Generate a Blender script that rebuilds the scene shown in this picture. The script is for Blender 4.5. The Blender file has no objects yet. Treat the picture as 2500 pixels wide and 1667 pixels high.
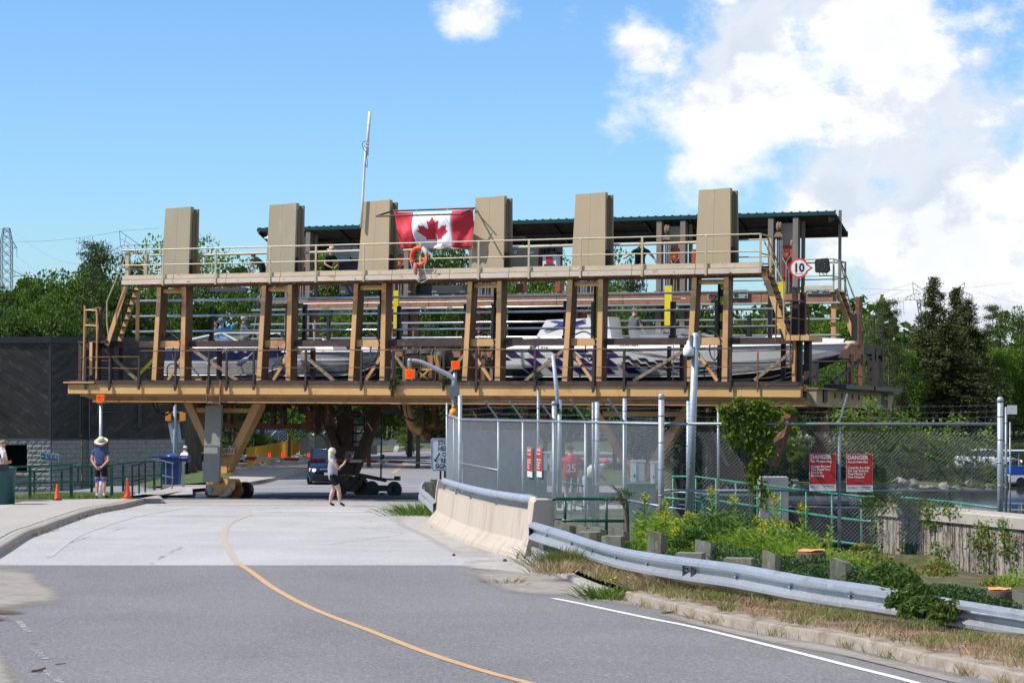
import bpy,math,random
import numpy as np
from mathutils import Vector,Matrix
random.seed(7);rng=np.random.default_rng(7)
SC=bpy.context.scene
COL=SC.collection
# ---------------------------------------------------------------- camera
F,CX,HY,EYE=5500.0,1250.0,905.0,4.0
cam_d=bpy.data.cameras.new("camera");cam=bpy.data.objects.new("camera",cam_d);COL.objects.link(cam)
cam.location=(0,0,EYE);cam.rotation_euler=(math.pi/2,0,0)
cam_d.sensor_width=36;cam_d.lens=F/2500*36;cam_d.shift_y=71.5/2500
cam_d.clip_start=0.5;cam_d.clip_end=8000
SC.camera=cam
# ---------------------------------------------------------------- light
SUN_EL,SUN_A=math.radians(49),math.radians(78)
sdir=Vector((-math.sin(SUN_A)*math.cos(SUN_EL),-math.cos(SUN_A)*math.cos(SUN_EL),math.sin(SUN_EL)))
sd=bpy.data.lights.new("sun",'SUN');sd.energy=5.0;sd.angle=math.radians(0.53);sd.color=(1,.93,.83)
so=bpy.data.objects.new("sun",sd);COL.objects.link(so);so.location=(-60,-20,80)
so.rotation_euler=sdir.to_track_quat('Z','Y').to_euler()
W=bpy.data.worlds.new("World");SC.world=W;W.use_nodes=True
wn,wl=W.node_tree.nodes,W.node_tree.links
for n in list(wn):wn.remove(n)
def N(nodes,t,**k):
 n=nodes.new(t)
 for a,b in k.items():
  if a.startswith('i_'):
   key=a[2:].replace('_',' ')
   n.inputs[int(key)if key.isdigit()else key].default_value=b
  else:setattr(n,a,b)
 return n
wo=N(wn,'ShaderNodeOutputWorld');bg=N(wn,'ShaderNodeBackground');bg.inputs[1].default_value=0.12
sky=N(wn,'ShaderNodeTexSky',sky_type='NISHITA',sun_disc=False)
sky.sun_elevation=SUN_EL;sky.sun_rotation=math.pi+SUN_A
sky.altitude=200;sky.air_density=1.0;sky.dust_density=0.6;sky.ozone_density=2.5
tc=N(wn,'ShaderNodeTexCoord')
def wmath(op,a,b=None,c=None,clamp=False):
 n=N(wn,'ShaderNodeMath',operation=op,use_clamp=clamp)
 for i,x in enumerate((a,b,c)):
  if x is None:continue
  if isinstance(x,(int,float)):n.inputs[i].default_value=x
  else:wl.new(x,n.inputs[i])
 return n.outputs[0]
sep=N(wn,'ShaderNodeSeparateXYZ');wl.new(tc.outputs['Generated'],sep.inputs[0])
PUFFS=((-0.022,.154,.024,.30),(-.008,.160,.02,.2),(.052,.149,.02,.26),(.066,.143,.018,.2),(.125,.135,.03,-.12),(.165,.075,.02,-.12),(.095,.12,.045,.22),(.17,.1,.07,.16),(.2,.04,.05,.14),(.085,.078,.03,.25),(.14,.06,.04,.12),(.11,.155,.04,.2),(.185,.14,.05,.14),(-.12,.09,.14,-.3),(.055,.09,.03,-.12),(.03,.03,.05,-.2))
def wnoise(sc,det,rg,loc,st=1.35,dist=.1):
 m_=N(wn,'ShaderNodeMapping');m_.inputs['Scale'].default_value=(1,1,st);m_.inputs['Location'].default_value=loc
 wl.new(tc.outputs['Generated'],m_.inputs[0]);q=N(wn,'ShaderNodeTexNoise',i_Scale=sc,i_Detail=det,i_Roughness=rg,i_Distortion=dist);wl.new(m_.outputs[0],q.inputs['Vector']);return q.outputs[0]
def wrange(x,a,b,c=0.,d=1.,smooth=True):
 q=N(wn,'ShaderNodeMapRange',interpolation_type='SMOOTHSTEP' if smooth else 'LINEAR');wl.new(x,q.inputs[0])
 for i,t in enumerate((a,b,c,d)):q.inputs[i+1].default_value=t
 return q.outputs[0]
L0=(3.1,0.4,7.7)
big=wnoise(11.0,3.0,.5,L0);fine=wnoise(30.0,9.0,.62,(1.2,3.4,.7));big2=wnoise(11.0,3.0,.5,(L0[0]+.012,L0[1],L0[2]-.022));fine2=wnoise(30.0,9.0,.62,(1.2+.006,3.4,.7-.012))
# cloud cover grows towards the right-hand part of the sky
cov=wmath('ADD',wmath('ADD',big,wrange(sep.outputs[0],0.015,0.13,-.30,.12)),wmath('MULTIPLY',wmath('SUBTRACT',fine,.5),.68))
def puff(dx,dz,r,amp):
 v=N(wn,'ShaderNodeVectorMath',operation='DISTANCE');wl.new(tc.outputs['Generated'],v.inputs[0]);v.inputs[1].default_value=Vector((dx,1,dz)).normalized()
 return wrange(v.outputs['Value'],0,r,amp,0)
for p in PUFFS:
 cov=wmath('ADD',cov,puff(*p))
hz=wrange(sep.outputs[2],0.,.02,0,1,False)
msk=wmath('MULTIPLY',wrange(cov,.43,.68),hz,clamp=True)
# billows: brighter where the cover thickens towards the sun side
bil=wmath('ADD',wmath('MULTIPLY',wmath('SUBTRACT',big,big2),3.2),wmath('MULTIPLY',wmath('SUBTRACT',fine,fine2),1.5))
sr=wmath('ADD',wrange(bil,-.2,.16,.8,-.15),wrange(cov,.62,.9,-.1,.35),clamp=True)
cc=N(wn,'ShaderNodeMix',data_type='RGBA');wl.new(sr,cc.inputs[0])
cc.inputs[6].default_value=(6.2,6.3,6.5,1);cc.inputs[7].default_value=(4.3,4.8,5.5,1)
tint=N(wn,'ShaderNodeMix',data_type='RGBA',blend_type='MULTIPLY',i_0=1.0);wl.new(sky.outputs[0],tint.inputs[6]);tint.inputs[7].default_value=(0.608,0.842,1.076,1)
mx=N(wn,'ShaderNodeMix',data_type='RGBA');wl.new(msk,mx.inputs[0]);wl.new(tint.outputs[2],mx.inputs[6]);wl.new(cc.outputs[2],mx.inputs[7])
wl.new(mx.outputs[2],bg.inputs[0]);wl.new(bg.outputs[0],wo.inputs[0])
SC.view_settings.view_transform='Standard';SC.view_settings.look='None';SC.view_settings.gamma=1
SC.view_settings.use_curve_mapping=False;SC.view_settings.exposure=0.45
SC.cycles.max_bounces=6;SC.cycles.transparent_max_bounces=12;SC.cycles.use_denoising=True
SC.cycles.caustics_reflective=False;SC.cycles.caustics_refractive=False
# ---------------------------------------------------------------- helpers
def rand(a,b):return random.uniform(a,b)
def sm(a,b,x):
 t=np.clip((x-a)/(b-a),0,1);return t*t*(3-2*t)
def P(px,py,Y):return Vector(((px-CX)/F*Y,Y,EYE-(py-HY)/F*Y))
def X_(px,Y):return(px-CX)/F*Y
def Z_(py,Y):return EYE-(py-HY)/F*Y
def zg(Y):
 return np.interp(Y,[0,70,95,150,4000],[1.82,0,-.75,-1.3,-1.3])
def H(X,Y):
 X=np.asarray(X,float);Y=np.asarray(Y,float)
 z=zg(Y)
 z=z-.55*sm(-14.2,-16.5,X)*sm(72,90,Y)
 z=z-.6*sm(2.8,5.2,X)*sm(29,32,Y)*(1-sm(38.2,38.6,Y))*1.0
 xe=np.where(Y<62,4.2,4.4+(Y-62)*.07)
 w=sm(0,1.4,X-xe)
 tgt=np.interp(Y,[40.5,43,62,78,226,236,262,310,420,4000],[0.8,-1.2,-1.4,-8.6,-8.6,-7.6,-5.4,-5.0,-3.5,-3.0])
 z=np.where(Y>40.5,z*(1-w)+tgt*w,z)
 return z
def Hs(X,Y):return float(H(X,Y))
def G(px,py,off=0):
 Y=50.0
 for _ in range(60):
  h=EYE-(Hs((px-CX)/F*Y,Y)+off);Y=.5*Y+.5*h*F/max(py-HY,1)
 return Vector(((px-CX)/F*Y,Y,Hs((px-CX)/F*Y,Y)+off))
def G0(px,py,off=0.0):
 """ground point on the road profile only"""
 Y=50.0
 for _ in range(60):
  Y=.5*Y+.5*(EYE-float(zg(Y))-off)*F/max(py-HY,1)
 return Vector(((px-CX)/F*Y,Y,float(zg(Y))+off))
class MB:
 def __init__(s):s.v,s.f,s.m,s.mi=[],[],[],0
 def add(s,vs,fs):
  b=len(s.v);s.v.extend(tuple(x)for x in vs)
  for f in fs:s.f.append(tuple(b+i for i in f));s.m.append(s.mi)
  return s
 def box(s,x0,x1,y0,y1,z0,z1):
  return s.add([(x0,y0,z0),(x1,y0,z0),(x1,y1,z0),(x0,y1,z0),(x0,y0,z1),(x1,y0,z1),(x1,y1,z1),(x0,y1,z1)],[(0,3,2,1),(4,5,6,7),(0,1,5,4),(1,2,6,5),(2,3,7,6),(3,0,4,7)])
 def hexa(s,bot,top):
  n=len(bot)
  return s.add(list(bot)+list(top),[tuple(range(n-1,-1,-1)),tuple(range(n,2*n))]+[(i,(i+1)%n,n+(i+1)%n,n+i)for i in range(n)])
 def beam(s,p,q,w,h,up=(0,0,1)):
  p,q=Vector(p),Vector(q);d=(q-p).normalized();up=Vector(up)
  if abs(d.dot(up))>.98:up=Vector((0,1,0))
  a=d.cross(up).normalized()*(w/2);b=a.normalized().cross(d)*(h/2)
  return s.hexa([p-a-b,p+a-b,p+a+b,p-a+b][::-1],[q-a-b,q+a-b,q+a+b,q-a+b][::-1])
 def tube(s,pts,r,n=6,cap=True,closed=False):
  pts=[Vector(p)for p in pts];k=len(pts);vs=[];fs=[]
  rs=r if isinstance(r,(list,tuple))else[r]*k
  prev=None
  for i,p in enumerate(pts):
   d=(pts[(i+1)%k if closed else min(i+1,k-1)]-pts[(i-1)if(closed or i>0)else 0])
   if d.length<1e-9:d=Vector((0,0,1))
   d.normalize()
   if prev is None:
    a=d.cross(Vector((0,0,1))if abs(d.z)<.9 else Vector((1,0,0))).normalized()
   else:
    a=(prev-d*prev.dot(d)).normalized()
   prev=a;b=d.cross(a)
   for j in range(n):
    t=2*math.pi*j/n;vs.append(p+(a*math.cos(t)+b*math.sin(t))*rs[i])
  for i in range(k if closed else k-1):
   i2=(i+1)%k
   for j in range(n):fs.append((i*n+j,i*n+(j+1)%n,i2*n+(j+1)%n,i2*n+j))
  if cap and not closed:fs+=[tuple(range(n-1,-1,-1)),tuple((k-1)*n+j for j in range(n))]
  return s.add(vs,fs)
 def lathe(s,prof,c=(0,0,0),n=16,axis='z',cap=True):
  vs=[];fs=[];c=Vector(c)
  for r,z in prof:
   for j in range(n):
    t=2*math.pi*j/n;a,b=r*math.cos(t),r*math.sin(t)
    vs.append(c+(Vector((a,b,z))if axis=='z' else Vector((a,-z,b))if axis=='y' else Vector((z,a,b))))
  k=len(prof)
  for i in range(k-1):
   for j in range(n):fs.append((i*n+j,i*n+(j+1)%n,(i+1)*n+(j+1)%n,(i+1)*n+j))
  if cap:fs+=[tuple(range(n-1,-1,-1)),tuple((k-1)*n+j for j in range(n))]
  return s.add(vs,fs)
 def ell(s,c,rx,ry,rz,n=12,k=8,z0=-1,z1=1):
  prof=[]
  vs=[];fs=[];c=Vector(c)
  for i in range(k+1):
   ph=math.asin(z0)+(math.asin(z1)-math.asin(z0))*i/k
   for j in range(n):
    t=2*math.pi*j/n;vs.append(c+Vector((rx*math.cos(ph)*math.cos(t),ry*math.cos(ph)*math.sin(t),rz*math.sin(ph))))
  for i in range(k):
   for j in range(n):fs.append((i*n+j,i*n+(j+1)%n,(i+1)*n+(j+1)%n,(i+1)*n+j))
  return s.add(vs,fs)
 def strip(s,A,B):
  vs=[];fs=[]
  for a,b in zip(A,B):vs+=[a,b]
  for i in range(len(A)-1):fs.append((2*i,2*i+1,2*i+3,2*i+2))
  return s.add(vs,fs)
 def sweep(s,prof,path,cap=True):
  """prof: (side, up) points, path: list of (point, side vector)"""
  vs=[];fs=[];n=len(prof)
  for p,sd_ in path:
   for a,b in prof:vs.append(Vector(p)+Vector(sd_)*a+Vector((0,0,b)))
  for i in range(len(path)-1):
   for j in range(n):fs.append((i*n+j,i*n+(j+1)%n,(i+1)*n+(j+1)%n,(i+1)*n+j))
  if cap:fs+=[tuple(range(n-1,-1,-1)),tuple((len(path)-1)*n+j for j in range(n))]
  return s.add(vs,fs)
 def build(s,name,mats,parent=None,smooth=False,org=None,rz=0.0):
  me=bpy.data.meshes.new(name)
  vs=s.v
  if org is not None:
   o=Vector(org);R=Matrix.Rotation(-rz,3,'Z');vs=[tuple(R@(Vector(v)-o))for v in vs]
  me.from_pydata(vs,[],s.f)
  if not isinstance(mats,(list,tuple)):mats=[mats]
  for m in mats:me.materials.append(m)
  if len(mats)>1:me.polygons.foreach_set('material_index',s.m)
  if smooth:me.polygons.foreach_set('use_smooth',[True]*len(me.polygons))
  me.update()
  return link(name,me,parent)
def link(name,me,parent=None,loc=None,rot=None,scale=None):
 o=bpy.data.objects.new(name,me);COL.objects.link(o)
 if parent:o.parent=parent
 if loc is not None:o.location=loc
 if rot is not None:o.rotation_euler=rot
 if scale is not None:o.scale=scale
 return o
def tag(o,label=None,cat=None,group=None,kind=None):
 if label:o['label']=label
 if cat:o['category']=cat
 if group:o['group']=group
 if kind:o['kind']=kind
 return o
def thing(name,label,cat,loc=(0,0,0),rz=0.0,group=None):
 o=bpy.data.objects.new(name,None);COL.objects.link(o);o.empty_display_size=.2
 o.location=loc;o.rotation_euler=(0,0,rz);return tag(o,label,cat,group)
def dup(root,loc=None,rz=None,label=None,scale=None):
 r=root.copy();COL.objects.link(r)
 if loc is not None:r.location=loc
 if rz is not None:r.rotation_euler=(0,0,rz)
 if scale is not None:r.scale=scale
 if label:r['label']=label
 for ch in list(root.children):
  c=ch.copy();COL.objects.link(c);c.parent=r
  for g in list(ch.children):
   d=g.copy();COL.objects.link(d);d.parent=c
 return r
def smooth_path(pts,k=6):
 pts=[Vector(p)for p in pts];out=[]
 for i in range(len(pts)-1):
  p0,p1,p2,p3=pts[max(i-1,0)],pts[i],pts[i+1],pts[min(i+2,len(pts)-1)]
  for j in range(k):
   t=j/k
   out.append(.5*((2*p1)+(-p0+p2)*t+(2*p0-5*p1+4*p2-p3)*t*t+(-p0+3*p1-3*p2+p3)*t**3))
 out.append(pts[-1]);return out
def text_mesh(txt,size=1.0,bold=0.0,align='CENTER',sx=1.0,extrude=0.0):
 cu=bpy.data.curves.new('t','FONT');cu.body=txt;cu.size=size;cu.align_x=align;cu.offset=bold;cu.resolution_u=2
 cu.extrude=extrude
 o=bpy.data.objects.new('t',cu);COL.objects.link(o)
 bpy.context.view_layer.update()
 me=bpy.data.meshes.new_from_object(o.evaluated_get(bpy.context.evaluated_depsgraph_get()))
 bpy.data.objects.remove(o);me.transform(Matrix.Diagonal((sx,1,1,1)));return me
UPR=Matrix(((1,0,0),(0,0,-1),(0,1,0))).to_4x4()
def text(name,txt,size,m,parent,loc,bold=0.0,align='CENTER',sx=1.0,flat=False):
 me=text_mesh(txt,size,bold,align,sx)
 if not flat:me.transform(UPR)
 me.materials.clear();me.materials.append(m)
 return link(name,me,parent,loc)
 # ---------------------------------------------------------------- materials
AK=.76
def mat(name,col,rough=.75,metal=0.0,var=.18,scale=2.0,col2=None,thr=(.5,.62),scale2=None,streak=1.0,bump=0.0,bscale=None,col3=None,thr3=(.6,.7),scale3=9.0,spec=.4,amount2=1.0,streak3=None):
 col,col2,col3=[c and tuple(x*AK for x in c)for c in(col,col2,col3)]
 m=bpy.data.materials.new(name);m.use_nodes=True
 nd,lk=m.node_tree.nodes,m.node_tree.links
 b=nd['Principled BSDF'];b.inputs['Roughness'].default_value=rough;b.inputs['Metallic'].default_value=metal
 b.inputs['Specular IOR Level'].default_value=spec
 tc=N(nd,'ShaderNodeTexCoord');oi=N(nd,'ShaderNodeObjectInfo')
 mu=N(nd,'ShaderNodeMath',operation='MULTIPLY',i_1=37.0);lk.new(oi.outputs['Random'],mu.inputs[0])
 ad=N(nd,'ShaderNodeVectorMath',operation='ADD');lk.new(tc.outputs['Object'],ad.inputs[0]);lk.new(mu.outputs[0],ad.inputs[1])
 def noise(sc,st=1.0,det=6.0,rg=.6):
  mpn=N(nd,'ShaderNodeMapping');mpn.inputs['Scale'].default_value=(1,1,st);lk.new(ad.outputs[0],mpn.inputs[0])
  nn=N(nd,'ShaderNodeTexNoise',i_Scale=sc,i_Detail=det,i_Roughness=rg);lk.new(mpn.outputs[0],nn.inputs['Vector']);return nn.outputs[0]
 base=N(nd,'ShaderNodeMix',data_type='RGBA',blend_type='MIX')
 fr=N(nd,'ShaderNodeMapRange');lk.new(noise(scale,streak),fr.inputs[0]);fr.inputs[1].default_value=.3;fr.inputs[2].default_value=.7
 lk.new(fr.outputs[0],base.inputs[0])
 base.inputs[6].default_value=tuple(c*(1-var)for c in col)+(1,);base.inputs[7].default_value=tuple(min(1,c*(1+var))for c in col)+(1,)
 out=base.outputs[2]
 for c2,th,s2,st,am in((col2,thr,scale2 or scale*1.7,streak,amount2),(col3,thr3,scale3,streak3 or streak,1.0)):
  if c2 is None:continue
  r2=N(nd,'ShaderNodeMapRange',interpolation_type='SMOOTHSTEP');lk.new(noise(s2,st,8.0,.65),r2.inputs[0])
  r2.inputs[1].default_value=th[0];r2.inputs[2].default_value=th[1];r2.inputs[4].default_value=am
  mxn=N(nd,'ShaderNodeMix',data_type='RGBA');lk.new(r2.outputs[0],mxn.inputs[0]);lk.new(out,mxn.inputs[6]);mxn.inputs[7].default_value=tuple(c2)+(1,)
  out=mxn.outputs[2]
 lk.new(out,b.inputs['Base Color'])
 if bump>0:
  bn=N(nd,'ShaderNodeBump',i_Strength=1.0,i_Distance=bump);lk.new(noise(bscale or scale*6,1.0,5.0,.6),bn.inputs['Height']);lk.new(bn.outputs[0],b.inputs['Normal'])
 return m
def leafmat(name,c1,c2,c3=None,trans=.35,rough=.6,spec=.25):
 m=bpy.data.materials.new(name);m.use_nodes=True
 nd,lk=m.node_tree.nodes,m.node_tree.links
 b=nd['Principled BSDF'];b.inputs['Roughness'].default_value=rough;b.inputs['Specular IOR Level'].default_value=spec
 ge=N(nd,'ShaderNodeNewGeometry');oi=N(nd,'ShaderNodeObjectInfo');tc=N(nd,'ShaderNodeTexCoord')
 nn=N(nd,'ShaderNodeTexNoise',i_Scale=.9,i_Detail=3.0);lk.new(tc.outputs['Object'],nn.inputs['Vector'])
 a=N(nd,'ShaderNodeMath',operation='MULTIPLY_ADD',i_1=.55);lk.new(ge.outputs['Random Per Island'],a.inputs[0])
 s2=N(nd,'ShaderNodeMapRange');lk.new(nn.outputs[0],s2.inputs[0]);s2.inputs[1].default_value=.35;s2.inputs[2].default_value=.65;s2.inputs[4].default_value=.5
 lk.new(s2.outputs[0],a.inputs[2])
 mx1=N(nd,'ShaderNodeMix',data_type='RGBA');lk.new(a.outputs[0],mx1.inputs[0]);mx1.inputs[6].default_value=tuple(c1)+(1,);mx1.inputs[7].default_value=tuple(c2)+(1,)
 hv=N(nd,'ShaderNodeHueSaturation');lk.new(mx1.outputs[2],hv.inputs['Color'])
 r=N(nd,'ShaderNodeMapRange');lk.new(oi.outputs['Random'],r.inputs[0]);r.inputs[3].default_value=.75;r.inputs[4].default_value=1.2;lk.new(r.outputs[0],hv.inputs['Value'])
 out=hv.outputs[0]
 if c3:
  g=N(nd,'ShaderNodeMath',operation='GREATER_THAN',i_1=.93);lk.new(ge.outputs['Random Per Island'],g.inputs[0])
  mx2=N(nd,'ShaderNodeMix',data_type='RGBA');lk.new(g.outputs[0],mx2.inputs[0]);lk.new(out,mx2.inputs[6]);mx2.inputs[7].default_value=tuple(c3)+(1,);out=mx2.outputs[2]
 lk.new(out,b.inputs['Base Color'])
 t=N(nd,'ShaderNodeBsdfTranslucent');lk.new(out,t.inputs[0]);ms=N(nd,'ShaderNodeMixShader',i_0=trans)
 lk.new(b.outputs[0],ms.inputs[1]);lk.new(t.outputs[0],ms.inputs[2]);lk.new(ms.outputs[0],nd['Material Output'].inputs[0])
 return m
def flat(name,col,rough=.6,metal=0.0,spec=.4,var=.08):return mat(name,col,rough,metal,var,6.0,spec=spec)
def emis(name,col,st):
 m=bpy.data.materials.new(name);m.use_nodes=True;b=m.node_tree.nodes['Principled BSDF']
 b.inputs['Base Color'].default_value=tuple(col)+(1,);b.inputs['Emission Color'].default_value=tuple(col)+(1,);b.inputs['Emission Strength'].default_value=st;return m
def glassmat(name,col=(.55,.62,.68),alpha=.25,rough=.05):
 m=bpy.data.materials.new(name);m.use_nodes=True;nd,lk=m.node_tree.nodes,m.node_tree.links;b=nd['Principled BSDF']
 b.inputs['Base Color'].default_value=tuple(col)+(1,);b.inputs['Roughness'].default_value=rough;b.inputs['Specular IOR Level'].default_value=.8
 t=N(nd,'ShaderNodeBsdfTransparent');t.inputs[0].default_value=(.75,.82,.85,1);ms=N(nd,'ShaderNodeMixShader',i_0=alpha)
 lk.new(t.outputs[0],ms.inputs[1]);lk.new(b.outputs[0],ms.inputs[2]);lk.new(ms.outputs[0],nd['Material Output'].inputs[0]);return m
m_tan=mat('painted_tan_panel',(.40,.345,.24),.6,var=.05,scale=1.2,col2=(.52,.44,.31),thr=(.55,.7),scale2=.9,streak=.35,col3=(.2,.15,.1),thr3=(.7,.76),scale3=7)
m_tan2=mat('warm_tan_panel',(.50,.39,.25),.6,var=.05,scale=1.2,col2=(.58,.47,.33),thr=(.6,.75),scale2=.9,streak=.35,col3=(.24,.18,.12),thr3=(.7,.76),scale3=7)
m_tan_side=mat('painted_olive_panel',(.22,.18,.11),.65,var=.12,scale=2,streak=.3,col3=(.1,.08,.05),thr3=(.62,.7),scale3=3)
m_beam=mat('ochre_steel_paint',(.63,.37,.145),.5,var=.1,scale=1.1,col2=(.42,.19,.05),thr=(.52,.78),scale2=1.6,streak=.6,col3=(.07,.045,.03),thr3=(.66,.74),scale3=5,bump=.002)
m_beam2=mat('ochre_steel_flange',(.52,.27,.09),.5,var=.12,scale=2.3,col2=(.36,.16,.05),thr=(.5,.7),scale2=2.2,streak=1.5)
m_web=mat('stained_shaded_leg_web',(.17,.095,.05),.65,var=.25,scale=2,col2=(.30,.17,.08),thr=(.52,.7),streak=.4,col3=(.04,.025,.018),thr3=(.55,.7),scale3=4)  # shade of the leg sides painted in as darker brown, over water stains
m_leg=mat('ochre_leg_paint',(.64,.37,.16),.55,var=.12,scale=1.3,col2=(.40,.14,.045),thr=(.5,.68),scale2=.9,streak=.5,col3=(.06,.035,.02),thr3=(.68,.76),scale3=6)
m_pale=mat('pale_board_paint',(.60,.49,.35),.7,var=.1,scale=2,col2=(.30,.19,.12),thr=(.6,.7),scale2=2.5,streak=2.5,col3=(.05,.04,.03),thr3=(.64,.7),scale3=6)
m_pale2=mat('pale_pink_board',(.62,.52,.42),.7,var=.1,scale=2,col2=(.42,.24,.12),thr=(.62,.68),scale2=1.2,streak=2,col3=(.05,.04,.03),thr3=(.6,.68),scale3=5)
m_rail=mat('beige_rail_paint',(.50,.42,.27),.5,var=.12,scale=3,col2=(.2,.13,.08),thr=(.64,.72),scale2=6)
m_drk=mat('dark_oiled_steel',(.032,.02,.016),.6,var=.4,scale=3,col2=(.09,.04,.025),thr=(.55,.68),scale2=2.5,col3=(.2,.18,.14),thr3=(.68,.72),scale3=7)
m_drk2=mat('dark_brown_channel',(.06,.032,.026),.6,var=.35,scale=3,col2=(.15,.13,.1),thr=(.6,.68),scale2=3.0,streak=2,col3=(.012,.01,.01),thr3=(.58,.66),scale3=4)
m_rust=mat('rusty_steel',(.17,.075,.04),.75,var=.3,scale=3,col2=(.32,.16,.07),thr=(.5,.65),col3=(.04,.025,.02),thr3=(.6,.7),scale3=4)
m_brace=mat('weathered_brace',(.30,.23,.16),.75,var=.25,scale=5,col2=(.10,.07,.05),thr=(.5,.62),scale2=8)
m_wood=mat('grey_weathered_post',(.20,.18,.16),.8,var=.3,scale=2,streak=.25,col2=(.30,.19,.13),thr=(.5,.65),bump=.003)
m_brown=mat('brown_timber',(.34,.17,.10),.8,var=.2,scale=2.5,col2=(.2,.1,.06),thr=(.5,.7),streak=1,bump=.003)
m_chrome=mat('steel_pipe',(.85,.86,.87),.3,.9,var=.1,scale=4)
m_galv=mat('galvanised_steel',(.40,.45,.52),.5,.4,var=.12,scale=3,col2=(.48,.54,.62),thr=(.5,.65),scale2=9)
m_galvd=mat('dull_galvanised',(.30,.34,.38),.5,.5,var=.15,scale=5)
m_guard=mat('guardrail_steel',(.60,.64,.69),.38,.65,var=.08,scale=2,col2=(.44,.48,.52),thr=(.52,.7),scale2=5,streak=.6,col3=(.78,.82,.86),thr3=(.55,.7),scale3=14)
m_grn=mat('dark_green_paint',(.008,.075,.045),.35,var=.2,scale=4)
m_grn2=mat('sea_green_paint',(.03,.22,.14),.4,var=.25,scale=4,col2=(.08,.32,.22),thr=(.55,.65))
m_yel=mat('yellow_paint',(.80,.66,.02),.5,var=.06,scale=3)
m_ylb=mat('barricade_yellow',(.78,.42,.02),.5,var=.06,scale=3)
m_blk=mat('black_rubber',(.012,.013,.015),.6,var=.4,scale=4)
m_blk2=flat('black_steel',(.018,.017,.017),.45)
m_org=mat('orange_machine_paint',(.42,.085,.03),.5,var=.15,scale=3,col2=(.3,.05,.02),thr=(.55,.7))
m_orange=flat('orange_plastic',(.90,.10,.02),.5)
m_sig=mat('signal_housing_orange',(.85,.33,.05),.45,var=.08,scale=3)
m_lens=emis('lit_red_lens',(1.0,.045,.01),1.6)
m_white=flat('white_paint',(.78,.79,.80),.35)
m_whited=mat('worn_white_paint',(.72,.73,.74),.6,var=.05,scale=4,col2=(.45,.45,.45),thr=(.55,.7),scale2=9)
m_red=flat('red_paint',(.55,.012,.015),.4)
m_black=flat('black_print',(.01,.01,.012),.5)
m_grey=mat('grey_cabinet_paint',(.27,.265,.235),.55,.0,var=.06,scale=1.5,col2=(.22,.22,.17),thr=(.55,.7),streak=.2,scale2=4)
m_greyl=flat('light_grey_cabinet',(.50,.53,.54),.5)
m_glass=glassmat('tinted_glass');m_dglass=flat('dark_glass',(.02,.035,.045),.06,spec=.9)
m_conc=mat('barrier_concrete',(.50,.43,.355),.85,var=.06,scale=1.1,col2=(.42,.34,.27),thr=(.48,.64),scale2=2.2,streak=.2,bump=.002,bscale=30,col3=(.64,.56,.47),thr3=(.55,.75),scale3=5)
m_conc2=mat('grey_concrete',(.37,.36,.34),.85,var=.1,scale=1.4,col2=(.25,.24,.22),thr=(.52,.7),scale2=3,bump=.002,bscale=25)
m_block=mat('split_face_block',(.33,.32,.31),.9,var=.12,scale=3,col2=(.24,.23,.22),thr=(.5,.7),scale2=6,bump=.006,bscale=16)
m_mortar=flat('mortar',(.42,.41,.40),.9)
m_plank=mat('charred_dark_plank',(.036,.029,.025),.6,var=.75,scale=.9,col2=(.16,.14,.13),thr=(.5,.8),scale2=1.6,bump=.003,bscale=9)
m_dtrim=flat('dark_trim',(.05,.05,.06),.5)
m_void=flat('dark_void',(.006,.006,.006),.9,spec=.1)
m_skin=flat('skin',(.56,.32,.23),.55,spec=.3);m_skinp=flat('pale_skin',(.66,.42,.34),.55,spec=.3)
# ================================================================ terrain, roads, water
def grid_sheet(name,xs,ys,hf,m,lift=0.0,kind='structure',smooth=True):
 XX,YY=np.meshgrid(xs,ys);ZZ=hf(XX,YY)+lift
 V=np.stack([XX.ravel(),YY.ravel(),ZZ.ravel()],1);nx,ny=len(xs),len(ys)
 i=np.arange(nx-1)[None,:]+nx*np.arange(ny-1)[:,None];i=i.ravel()
 Fc=np.stack([i,i+1,i+nx+1,i+nx],1)
 me=bpy.data.meshes.new(name);me.vertices.add(len(V));me.vertices.foreach_set('co',V.ravel())
 me.loops.add(Fc.size);me.loops.foreach_set('vertex_index',Fc.ravel());me.polygons.add(len(Fc))
 me.polygons.foreach_set('loop_start',np.arange(0,Fc.size,4));me.polygons.foreach_set('use_smooth',[smooth]*len(Fc))
 me.update(calc_edges=True);me.materials.append(m)
 return tag(link(name,me),kind=kind)
m_ground=mat('field_grass',(.055,.085,.022),.95,var=.35,scale=.4,col2=(.12,.11,.05),thr=(.5,.68),scale2=.25,bump=.03,bscale=6)
m_soil=mat('shoulder_soil',(.27,.17,.12),.95,var=.25,scale=1.7,col2=(.33,.25,.19),thr=(.48,.62),scale2=2.4,bump=.015,bscale=14,col3=(.10,.055,.035),thr3=(.58,.66),scale3=11)
ys=np.unique(np.concatenate([np.arange(4,30,1.0),np.arange(30,46,.4),np.arange(46,110,1.0),[40.5,70,95],np.arange(110,320,4),np.arange(320,900,40),[1200,1800,2600,4000]]))
xs=np.unique(np.concatenate([np.arange(-30,34,.5),np.arange(-240,-30,10),np.arange(34,90,3),np.arange(90,300,12),[-3000,-1500,-800,-400,400,800,1500,3000]]))
grid_sheet('ground',xs,ys,H,m_ground)
m_water=bpy.data.materials.new('canal_water');m_water.use_nodes=True
_n,_l=m_water.node_tree.nodes,m_water.node_tree.links;_b=_n['Principled BSDF']
_b.inputs['Base Color'].default_value=(.02,.035,.03,1);_b.inputs['Roughness'].default_value=.08;_b.inputs['Specular IOR Level'].default_value=.6
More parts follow.
